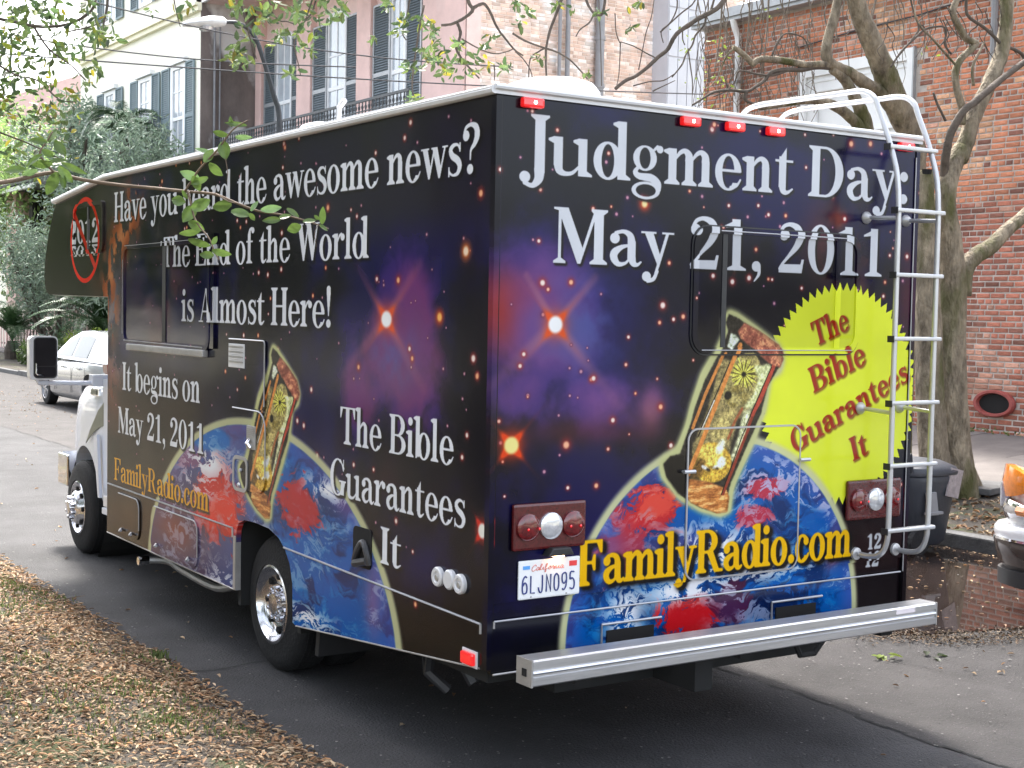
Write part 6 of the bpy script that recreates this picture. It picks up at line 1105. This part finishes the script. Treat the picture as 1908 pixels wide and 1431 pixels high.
for x, y, a, L, w in TL:
    d0 = dz(x)-.02; c = atd(x, y, d0); px = d0/FPX; a = R_(a); tilt = random.uniform(-.5, .5); d = (_r2*math.cos(a)+_u2*math.sin(a))*math.cos(tilt)+_fw*math.sin(tilt); s0 = -_r2*math.sin(a)+_u2*math.cos(a); roll = random.uniform(-.7, .7); s1 = s0*math.cos(roll)+_fw*math.sin(roll); u = np.cross(d, s1); k = random.uniform(.75, 1.35)
    if random.random() < .13: k = (1.9, 1.9, 3.2)
    blade('leaf', 'leaf_twig', c, d, s1, u, L*px*1.18/math.cos(tilt)*.95, w*px*1.2, tw, k)
# ================================================================ GARDEN PLANTS ALONG THE FAR KERB
def bush(name, label, c, rad, n, size, m, asp=.4, group=None, lobes=9, flat=0, tint=(.6,1.25), cat='bush', stems=6):
    t = thing(name, label, cat, (c[0], c[1], c[2]-rad[2]), group); cs = []
    for k in range(lobes): v = np.random.normal(size=3); v /= np.linalg.norm(v); cs.append(np.array(c)+v*np.array(rad)*np.random.uniform(.35, .78))
    cs = np.array(cs); i = np.random.randint(lobes, size=n); v = np.random.normal(size=(n, 3)); v /= np.linalg.norm(v, axis=1)[:, None]; pts = cs[i]+v*np.array(rad)*.42*(np.random.rand(n, 1)**.35)
    pts = pts[pts[:, 2] > .12]; leaves('foliage', m, pts, size, t, asp, flat, tint); b = shape()
    for k in range(stems): e_ = cs[k % lobes]; b.tube(smooth_path([(c[0]+random.uniform(-.15,.15), c[1]+random.uniform(-.15,.15), c[2]-rad[2]-.05), ((c[0]+e_[0])/2+random.uniform(-.2,.2), (c[1]+e_[1])/2, (c[2]-rad[2]+e_[2])/2), tuple(e_)], 3), .03 if rad[2] < 2 else .06, 6)
    b.build('stem', 'bark_dark', t); return t
bush('oleander_bush', 'tall grey-green oleander bush rising behind the motorhome roof', (9.8, 33.2, 4.0), (1.9, 5.2, 3.5), 17000, .19, 'leaf_grey', .22, lobes=16, tint=(.55,1.3))
bush('oleander_bush', 'lower grey-green bush beside the far pink corner post', (9.6, 41.5, 3.4), (1.7, 3.6, 3.2), 6500, .18, 'leaf_grey', .24, lobes=13, tint=(.5,1.2))
bush('garden_tree', 'olive-green tree with orange tinted leaves at the far left', (11.0, 52, 6.6), (3.6, 6.0, 4.4), 8000, .22, 'leaf_green', .4, lobes=26, tint=(2.0,5.0), cat='tree')
bush('garden_tree', 'dark green tree glimpsed between cream house and oleander', (10.6, 43, 6.6), (1.8, 3.0, 2.6), 3600, .20, 'leaf_grey', .3, lobes=12, tint=(.5,1.1), cat='tree')
bush('vine_thicket', 'brown leafless thicket behind the picket fence', (12.0, 47, 2.6), (1.3, 6.0, 2.8), 5200, .20, 'vine', .3, lobes=20, tint=(1.0,3.0), cat='thicket')
bush('lime_shrub', 'bright lime-green shrub between the two sago palms', (8.5, 33.2, .85), (.75, 1.6, .62), 2600, .10, 'leaf_lime', .5, lobes=9, tint=(.6,1.1))
bush('low_shrub', 'dull green ground shrub at the far kerb beside the sago palm', (8.3, 30.5, .45), (.7, 1.8, .42), 2200, .12, 'leaf_grey', .4, lobes=9, tint=(.4,.9))
bush('low_shrub', 'dull green ground shrub farthest along the kerb', (8.3, 37.5, .5), (.7, 2.6, .5), 2200, .14, 'leaf_green', .4, lobes=9, tint=(.8,1.8))
def frond_mesh(L, droop, leaf, nl, m='frond'):
    b = shape(); q = [(0, 0, 0)]; a = R_(62); 
    for k in range(12): q.append((q[-1][0]+L/12*math.cos(a), 0, q[-1][2]+L/12*math.sin(a))); a -= R_(droop)
    q = np.array(q); b.tube(q, np.linspace(.018, .004, 13), 5)
    for k in range(nl):
        t = .12+.88*k/nl; f = t*12; i = min(11, int(f)); p = q[i]+(q[i+1]-q[i])*(f-i); d = q[i+1]-q[i]; d /= np.linalg.norm(d); ll = leaf*math.sin(math.pi*(.12+.84*t))**.6
        for s_ in (-1, 1):
            o = np.array([d[0]*.45, s_*.85, d[2]*.45+.22]); o /= np.linalg.norm(o); e = p+o*ll+np.array([0, 0, -.12*ll]); w_ = d*.013; md = p+o*ll*.5+np.array([0,0,.02]); b.add([p-w_, p+w_, md+w_*1.2, e, md-w_*1.2], [(0,1,2,4),(4,2,3)], random.uniform(.7,1.3))
    if not b.t or len(b.t) != len(b.v): b.t = [1.0]*(len(b.v)-len(b.t))+b.t
    return b
def sago(label, c, R, zt, n=34, name='sago_palm', droop=9.5, group='sago palms by the far kerb'):
    t = thing(name, label, 'palm', (c[0], c[1], .1), group); b = shape(); b.lathe([(0,.24),(zt*.5,.26),(zt,.16)], (c[0],c[1],.1), 'z', 12, 1); b.build('trunk', 'bark_dark', t); ms = None
    for k in range(n):
        if ms is None or k % 12 == 0: o = frond_mesh(R*random.uniform(.9,1.1), droop*random.uniform(.8,1.25), R*.16, 34).build('frond', 'frond', t, org=(0,0,0)); ms = o
        else: o = ms.copy(); COL.objects.link(o)
        o.parent = t; o.location = (0, 0, zt); o.rotation_euler = (0, random.uniform(-.75, .25), 2*math.pi*k/n*5.0+random.uniform(-.2,.2))
sago('sago palm with arching dark fronds just beyond the silver car', (8.9, 34.0), 2.2, .85)
sago('sago palm farther left, fronds drooping over the kerb planting', (8.7, 43.0), 2.2, .65)
sago('tall spiky palm head rising over the grey-green bushes', (10.6, 37.5), 1.9, 6.9, 46, 'tall_palm', 12.5, None)
# ================================================================ LITTER, GRASS, STONES
def scatter(n, xf, yf, reject=None):
    out = []
    while len(out) < n:
        x, y = xf(), yf()
        if reject is None or not reject(x, y): out.append((x, y))
    return out
rg = random.Random(17); LC = np.array([(.95,.80,.62),(.80,.58,.42),(1.15,.98,.80),(.62,.44,.32),(1.0,.66,.42),(.50,.36,.28),(1.3,1.2,1.05),(.72,.62,.50)])
dens = lambda x, y: .5+.5*math.sin(x*2.3+1.1)*math.cos(y*1.3)+.35*math.sin(x*5.1-y*3.7)
pts = scatter(21000, lambda: -.34-abs(rg.gauss(0, 1.25)) if rg.random() < .8 else rg.uniform(-4,-.4), lambda: rg.triangular(-1.2, 12, 1.6), lambda x, y: x < -5 or rg.random() > .45+dens(x, y)*.8 or (abs(x+.9) < .45 and 1.15 < y < 1.9 and rg.random() < .55))
o = leaves('leaf_litter', 'leaf_litter', [(x, y, max(zmed(x, y), 0)+.004+.018*rg.random()) for x, y in pts], .039, None, .32, flat=.84, tint=(.45, 1.35), curl=.28, colors=LC); tagit(o, 'carpet of dry tan oak leaves covering the grass verge', kind='stuff')
pts = [(x, y) for x, y in scatter(1500, lambda: rg.uniform(-.42, 6.9), lambda: rg.uniform(-1.5, 30), lambda x, y: rg.random() > (.85 if x > 6.3 else (.06 if x < 3 else .22)))]
o = leaves('road_leaves', 'leaf_litter', [(x, y, .010+.006*rg.random()) for x, y in pts], .040, None, .42, flat=.85, tint=(.5, 1.2), curl=.4, colors=LC); tagit(o, 'stray dry leaves and twigs scattered on the asphalt', kind='stuff')
pts = scatter(2600, lambda: rg.uniform(7.12, 9.8), lambda: rg.triangular(-2, 14, 3))
o = leaves('strip_leaves', 'leaf_litter', [(x, y, zver(x, y)+.008+.01*rg.random()) for x, y in pts], .065, None, .45, flat=.75, tint=(.4, 1.1), curl=.5, colors=LC); tagit(o, 'dry leaves lying on the dirt around the tree foot', kind='stuff')
pts = scatter(15000, lambda: -.36-abs(rg.gauss(0, 1.1)), lambda: rg.triangular(-1.2, 9, 1.4), lambda x, y: x < -4)
o = leaves('leaf_crumbs', 'leaf_litter', [(x, y, max(zmed(x, y), 0)+.003+.006*rg.random()) for x, y in pts], .019, None, .6, flat=.8, tint=(.25, 1.1), curl=.3, colors=LC); tagit(o, 'broken leaf crumbs and bits filling the verge between leaves', kind='stuff')
pts = [(rg.uniform(-.44, 6.9), rg.triangular(-1.6, 14, .5)) for _ in range(3600)]
o = leaves('road_grit', 'grit', [(x, y, .0085) for x, y in pts], .013, None, .9, flat=.95, tint=(.3, 1.5), curl=.1); tagit(o, 'fine pale grit and leaf specks sprinkled over the asphalt', kind='stuff')
b = shape()
for _ in range(34):
    x, y = -.5-abs(rg.gauss(0, .8)), rg.uniform(.6, 6); a = rg.uniform(0, 6.3); L = rg.uniform(.08, .28); z = zmed(x, y)+.018; q = [(x, y, z)]
    for j in range(3): a += rg.uniform(-.4, .4); q.append((q[-1][0]+L/3*math.cos(a), q[-1][1]+L/3*math.sin(a), z+rg.uniform(-.004, .01)))
    b.tube(q, [.004, .0035, .003, .002], 5)
tagit(b.build('twig_litter', 'twig_wood'), 'short dead oak twigs lying among the leaves on the verge', kind='stuff')
# debris bank along the puddle's edge and floating leaves
bank = smooth_path([(3.7,1.3,0),(4.0,.98,0),(4.5,.82,0),(5.0,.62,0),(5.6,.30,0),(6.3,.05,0),(7.0,-.1,0)], 10); dp = []
for k in range(3600): c = bank[rg.randrange(len(bank))]; dp.append((c[0]+rg.gauss(0,.12)+.02, c[1]+rg.gauss(0,.10)-.02*rg.random(), .012+.012*rg.random()))
o = leaves('gutter_debris', 'leaf_litter', dp, .022, None, .5, flat=.6, tint=(.10, .42), colors=LC); tagit(o, 'dark crushed leaf debris banked along the puddle edge', kind='stuff')
fp = [(rg.uniform(3.9,6.9), rg.uniform(.9,3.9), .0125) for _ in range(200)]+[(6.9-abs(rg.gauss(0,.10)), rg.uniform(1,5), .014) for _ in range(160)]
fp = [p for p in fp if p[1] > 1.15+.0*p[0] or p[0] > 5]; o = leaves('floating_leaves', 'leaf_litter', fp, .034, None, .34, flat=.93, tint=(.35,1.0), curl=.2, colors=LC); tagit(o, 'yellow and tan leaves floating on the puddle', kind='stuff')
# grass tufts on the verge
gp = []; gd_ = []
for px_, py_, n_, r_ in ((45,1100,150,.10),(15,1170,90,.12),(20,1240,60,.12),(5,1300,70,.14),(320,1368,110,.05),(250,1290,70,.06),(295,1228,50,.05),(60,1255,50,.06),(230,1230,30,.04),(150,1225,40,.06),(30,1355,50,.07),(105,1105,60,.07),(10,1140,80,.1),(80,1205,30,.05),(320,1255,24,.03),(200,1300,30,.06)):
    c = at(px_, py_, 2, .06)
    for _ in range(n_): x, y = c[0]+rg.gauss(0, r_), c[1]+rg.gauss(0, r_*1.8); gp.append((x, y, max(0, zmed(x, y))))
for _ in range(5200): x, y = -.55-abs(rg.gauss(0,.9)), rg.uniform(1.0, 7); gp.append((x, y, zmed(x, y))) if math.sin(x*3+1)*math.cos(y*1.9+.5) > .15 else None
for _ in range(2600): x, y = -.6-abs(rg.gauss(0, 1.6)), rg.uniform(4, 26); gp.append((x, y, zmed(x, y)))
o = leaves('grass', 'grass', gp, .030, None, .14, 0, (.7, 1.7), .3, dirs=[(0,0,1.1)]*len(gp)); tagit(o, 'thin green grass tufts poking through the leaf litter', kind='stuff')
wd = thing('weed', 'small green weed growing in the asphalt edge by the verge', 'weed', tuple(at(296,1228,2,.01)))
c = at(296,1228,2,.01); leaves('foliage', 'grass', [(c[0]+rg.gauss(0,.02), c[1]+rg.gauss(0,.03), .01) for _ in range(40)], .045, wd, .3, 0, (.5,1.2), dirs=[(0,0,.8)]*40)
wc_ = []
for _ in range(180): y = rg.uniform(6.6, 9.4); wc_.append((13.12-abs(rg.gauss(0,.05)), y, .47+rg.random()*.05))
o = leaves('wall_weeds', 'grass', wc_, .05, None, .4, tint=(.5,1.2)); tagit(o, 'sparse weeds at the foot of the brick wall', kind='stuff')
# green sprigs lying on the road
for px_, py_, lab in ((1650,1226,'fallen green leaf sprig lying on the asphalt behind the bumper'), (1725,1222,'small dark green leaf on the asphalt, right of the fallen sprig')):
    c = at(px_, py_, 2, .01); n_ = 6 if px_ == 1650 else 3; o = leaves('leaf_sprig', 'leaf_lime' if n_ == 6 else 'leaf_green', [(c[0]+rg.gauss(0,.04), c[1]+rg.gauss(0,.02), .012) for _ in range(n_)], .085, None, .4, flat=.85, tint=(.35,.65)); tagit(o, lab, 'leaf sprig')
# ================================================================ CARS AND CART
def car(name, label, x0, yr, L, W, H, paint, wheels, R=.33, belt=.95, hood=.82, roofp=None, group=None):
    """Body stands between x0 and x0+W, tail at yr, nose at yr+L, driving towards +y."""
    t = thing(name, label, 'car', (x0+W/2, yr+L/2, 0), group); cx = x0+W/2; hw = W/2
    def ring(y, k, z0, z1, crown=.03):
        w_ = hw*k; q = [(-w_+.10,z0),(-w_+.02,z0+.10),(-w_,z0+.32),(-w_+.012,z1-.16),(-w_+.05,z1-.05),(-w_+.14,z1),(-w_*.4,z1+crown)]; q = q+[(-a, b_) for a, b_ in q[::-1]]; return [(cx+a, yr+y, b_) for a, b_ in q]
    b = shape(); b.loft([ring(0,.80,.42,.80), ring(.06,.90,.32,belt-.04), ring(.35,.97,.24,belt), ring(1.3,1.0,.20,belt), ring(L*.45,1.0,.20,belt-.01), ring(L*.66,1.0,.20,belt-.03), ring(L*.74,.99,.20,hood+.07), ring(L-.55,.96,.22,hood), ring(L-.2,.945,.26,hood-.05), ring(L-.08,.91,.32,hood-.10), ring(L-.01,.86,.40,hood-.22)])
    body = b.build('body', paint, t, smooth=True); cut = shape()
    for wy in wheels: cut.lathe([(0,R+.055),(.32,R+.055)], (x0-.02, yr+wy, R), 'x', 28, 1); cut.lathe([(0,R+.055),(.32,R+.055)], (x0+W-.30, yr+wy, R), 'x', 28, 1)
    co = cut.build('cutter', 'under', t); mo = body.modifiers.new('b', 'BOOLEAN'); mo.object = co; mo.operation = 'DIFFERENCE'; mo.solver = 'EXACT'; bpy.context.view_layer.update(); me = bpy.data.meshes.new_from_object(body.evaluated_get(bpy.context.evaluated_depsgraph_get())); body.modifiers.clear(); body.data = me; bpy.data.objects.remove(co)
    rp_ = roofp; xo = lambda z, e=0: hw-.09-.26*max(0, (z-belt))/(H-belt)*1.0+e
    def cage(poly, e, nm, m, both=True):
        b = shape(); n = len(poly); b.add([(cx-xo(z, e), yr+y, z) for y, z in poly]+[(cx+xo(z, e), yr+y, z) for y, z in poly], [tuple(range(n)), tuple(range(n, 2*n))]+[(i, (i+1) % n, n+(i+1) % n, n+i) for i in range(n)]); return b.build(nm, m, t, smooth=True)
    cab_ = cage(rp_['cabin'], 0, 'cabin', paint)
    for k in ('w1', 'w2', 'w3'):
        if k in rp_:
            for s_ in (-1, 1):
                b = shape(); b.add([(cx+s_*xo(z, .006), yr+y, z) for y, z in rp_[k]], [tuple(range(len(rp_[k])))]); w_ = b.build('side_window', 'glass_dark', t)
    for k in ('front', 'rear'):
        (ya, za), (yb, zb), dy = rp_[k]; b = shape(); b.add([(cx-xo(za,-.07), yr+ya+dy, za),(cx+xo(za,-.07), yr+ya+dy, za),(cx+xo(zb,-.07), yr+yb+dy, zb),(cx-xo(zb,-.07), yr+yb+dy, zb)], [(0,1,2,3)]); b.build('windshield' if k == 'front' else 'rear_window', 'glass_dark', t)
    for wy in wheels:
        for sg, xx in ((1, x0+.03), (-1, x0+W-.03)):
            tb = shape(); tb.lathe([(.01,.20),(-.002,.225),(.0,R*.78),(.012,R*.95),(.04,R),(.18,R),(.2,R*.9),(.2,.2)], (xx, yr+wy, R), 'x', 32, sg, False); w_ = tb.build('wheel', 'tyre', t, smooth=True)
            b = shape(); b.lathe([(.005,.222),(-.004,.215),(.02,.205),(.045,.19),(.05,.02)], (xx, yr+wy, R), 'x', 32, sg, False); b.build('rim', 'alu_rail', w_, smooth=True)
            for k in range(7): a = 2*math.pi*k/7; b = shape(); b.obox((xx+sg*.018, yr+wy+.11*math.cos(a), R+.11*math.sin(a)), (.012,0,0), (0,.095*math.cos(a),.095*math.sin(a)), (0,-.02*math.sin(a),.02*math.cos(a))); b.build('spoke', 'silver_paint', w_)
            b = shape(); b.lathe([(0,.05),(-.01,.045),(-.014,.001)], (xx+sg*.012, yr+wy, R), 'x', 12, sg); b.build('hub_cap', 'silver_paint', w_)
    for s_ in (-1, 1):
        for yy in (L*.34, L*.55): b = shape(); b.box(cx+s_*(hw+.004)-.012, cx+s_*(hw+.004)+.012, yr+yy-.09, yr+yy+.09, belt-.16, belt-.13); b.build('door_handle', paint, t, bevel=.004)
        for yy in (L*.27, L*.44, L*.66): b = shape(); b.box(cx+s_*hw-.003 if s_ < 0 else cx+hw-.003, cx+s_*hw+.003 if s_ > 0 else cx-hw+.003, yr+yy-.004, yr+yy+.004, .34, belt-.12); b.build('door_seam', 'dark_hole', t)
    return t, cx, hw
sc_, cx, hw = car('parked_car', 'silver car parked at the far kerb beyond the motorhome mirror', 4.55, 19.62, 4.95, 1.80, 1.50, 'silver_paint', (1.15, 4.05), .335,
    roofp=dict(cabin=[(.05,.93),(.62,1.34),(1.15,1.46),(1.9,1.505),(2.6,1.48),(3.15,1.33),(3.75,.95)], w1=[(1.55,1.0),(1.55,1.37),(1.95,1.41),(2.45,1.39),(2.42,1.0)], w2=[(2.52,1.0),(2.54,1.385),(2.75,1.35),(3.12,1.20),(3.42,1.0)], front=((3.16,1.33),(3.70,.98),.012), rear=((.12,.98),(.60,1.32),-.012)))
for s_ in (-1, 1): b = shape(); b.loft([[(cx+s_*hw*k, 19.62+y, z) for y, z in ((-.01,.76),(.06,.76),(.10,.93),(.03,.93))] for k in (.62,.86)]+[[(cx+s_*(hw*.965), 19.62+y, z) for y, z in ((.06,.76),(.30,.80),(.36,.94),(.10,.95))]]); b.build('tail_light', 'lens_red', sc_, smooth=True)
b = shape(); b.box(cx-.15, cx+.15, 19.60, 19.62, .62, .72); b.build('license_plate', 'plate_white', sc_)
# white car cut by the right edge: rounded front wing, stacked amber lamps, chrome bumper
WYF = 1.42; Lw = 4.9
wc, cx, hw = car('parked_car', 'white car with amber corner lamps and chrome bumper at the right edge', 5.02, WYF-Lw, Lw, 1.80, 1.5, 'car_white', (1.1, 4.0), .34, belt=1.06, hood=1.08,
    roofp=dict(cabin=[(.5,1.04),(1.05,1.40),(1.9,1.50),(2.6,1.48),(3.4,1.05)], w1=[(1.2,1.10),(1.4,1.36),(1.95,1.42),(1.95,1.10)], w2=[(2.02,1.10),(2.02,1.42),(2.5,1.40),(3.0,1.10)], front=((2.62,1.47),(3.36,1.08),.012), rear=((.55,1.0),(1.03,1.38),-.012)))
b = shape()
def bump(z): return [(x, WYF+dy+o, z) for x, dy, o in []]
path = [(cx-hw-.035, -.55), (cx-hw-.03, -.22), (cx-hw+.03, -.03), (cx-hw+.14, .075), (cx-hw+.35, .12), (cx, .15), (cx+hw-.35, .12), (cx+hw-.14, .075), (cx+hw-.03, -.03), (cx+hw+.03, -.22), (cx+hw+.035, -.55)]
def bumper_part(nm, m, prof, pth):
    b = shape(); rings = []
    for i, (x, y) in enumerate(pth):
        a = pth[max(i-1,0)]; c = pth[min(i+1,len(pth)-1)]; tx, ty = c[0]-a[0], c[1]-a[1]; l = math.hypot(tx, ty); nx, ny = -ty/l, tx/l
        rings.append([(x+nx*o, WYF+y+ny*o, z) for o, z in prof])
    b.loft(rings); return b.build(nm, m, wc, smooth=True)
pth = [tuple(q[:2]) for q in smooth_path([(x, y, 0) for x, y in path], 3)]
bumper_part('bumper_cap', 'car_white', [(-.08,.615),(-.005,.612),(.012,.59),(.016,.56),(.008,.525),(-.03,.52)], pth)
bumper_part('bumper', 'chrome_dark_reflection', [(-.02,.52),(.010,.518),(.014,.495),(.002,.43),(-.020,.36),(-.05,.31)], pth)  # dark ground reflection put into the bumper's base colour
bumper_part('bumper_lip', 'chrome', [(.002,.528),(.019,.526),(.021,.510),(.002,.508)], pth)
bumper_part('bumper_guard', 'black_plastic', [(-.06,.31),(-.02,.305),(-.02,.20),(-.08,.18)], pth)
def lamp(nm, m, z0, z1, o, a, b_):
    q = pth[a:b_]; bb_ = shape(); rings = []
    for i, (x, y) in enumerate(q):
        p0 = q[max(i-1,0)]; p1 = q[min(i+1,len(q)-1)]; tx, ty = p1[0]-p0[0], p1[1]-p0[1]; l = math.hypot(tx, ty); nx, ny = -ty/l, tx/l
        k = math.sin(math.pi*(i+.6)/(len(q)+.2))**.4; zc = (z0+z1)/2; hz = (z1-z0)/2*k
        rings.append([(x+nx*(o-.05), WYF-.075+y+ny*(o-.05), zc-hz),(x+nx*o, WYF-.075+y+ny*o, zc-hz),(x+nx*(o+.018), WYF-.075+y+ny*(o+.018), zc),(x+nx*o, WYF-.075+y+ny*o, zc+hz),(x+nx*(o-.05), WYF-.075+y+ny*(o-.05), zc+hz)])
    bb_.loft(rings); return bb_.build(nm, m, wc, smooth=True)
# trash cart at the kerb
bc = (6.57, 3.48); tb = thing('trash_cart', 'dark grey wheeled trash cart at the kerb, half behind the motorhome corner', 'trash cart', (bc[0], bc[1], 0))
def bring(hx, hy, z, n=24, p=3.2, dx=0):
    return [(bc[0]+dx+hx*math.copysign(abs(math.cos(t))**(2/p), math.cos(t)), bc[1]+hy*math.copysign(abs(math.sin(t))**(2/p), math.sin(t)), z) for t in np.linspace(0, 2*math.pi, n+1)[:-1]]
b = shape(); b.loft([bring(.24,.22,.06), bring(.27,.25,.10), bring(.33,.31,.55), bring(.345,.325,.62), bring(.345,.325,.66), bring(.33,.31,.68)]); b.build('bin_body', 'bin_grey', tb, smooth=True)
b = shape(); b.loft([bring(.35,.335,.675), bring(.355,.34,.70), bring(.34,.32,.74,dx=-.01), bring(.25,.22,.79,dx=-.04), bring(.10,.10,.81,dx=-.06)]); b.build('lid', 'bin_grey', tb, smooth=True)
b = shape(); b.tube([(bc[0]-.30,bc[1]-.26,.72),(bc[0]-.36,bc[1]-.30,.86),(bc[0]-.36,bc[1]+.30,.86),(bc[0]-.30,bc[1]+.26,.72)], .018, 7); b.build('handle', 'bin_grey', tb)
b = shape(); b.obox((bc[0]+.20,bc[1]-.300,.60), (.10,.02,-.02), (.003,-.006,0), (.03,.0,.12)); b.build('label_plate', 'label_pale', tb)
b = shape(); b.obox((bc[0]-.10,bc[1]-.318,.44), (.06,0,0), (0,.012,0), (-.02,0,.10)); b.obox((bc[0]-.08,bc[1]-.325,.36), (.10,0,0), (0,.02,0), (0,0,.012)); b.build('lift_bracket', 'pipe_grey', tb, bevel=.004)
for s_ in (-1, 1): b = shape(); b.lathe([(0,.11),(.05,.11)], (bc[0]-.2+.0, bc[1]+s_*.24, .11), 'y', 16, s_); b.build('wheel', 'tyre', tb)
n_ = len(pth)
lamp('turn_lamp', 'lens_amber', .80, 1.02, .012, 3, 13); lamp('side_marker', 'lens_amber', .69, .76, .022, 3, 5); lamp('lamp_bezel', 'chrome', .66, .79, .008, 3, 12)
b = shape(); b.box(cx-.6, cx+.6, WYF-.02, WYF+.03, .66, .84); b.build('radiator_grille', 'chrome', wc)
for s_ in (-1, 1): b = shape(); b.box(cx+s_*.7-.12, cx+s_*.7+.12, WYF-.06, WYF+.02, .72, .90); b.build('headlight', 'lens_clear', wc, bevel=.02)
for m_ in list(bpy.data.meshes):
    if m_.users == 0: bpy.data.meshes.remove(m_)
for o in bpy.data.objects:
    if 'org' in o: del o['org']
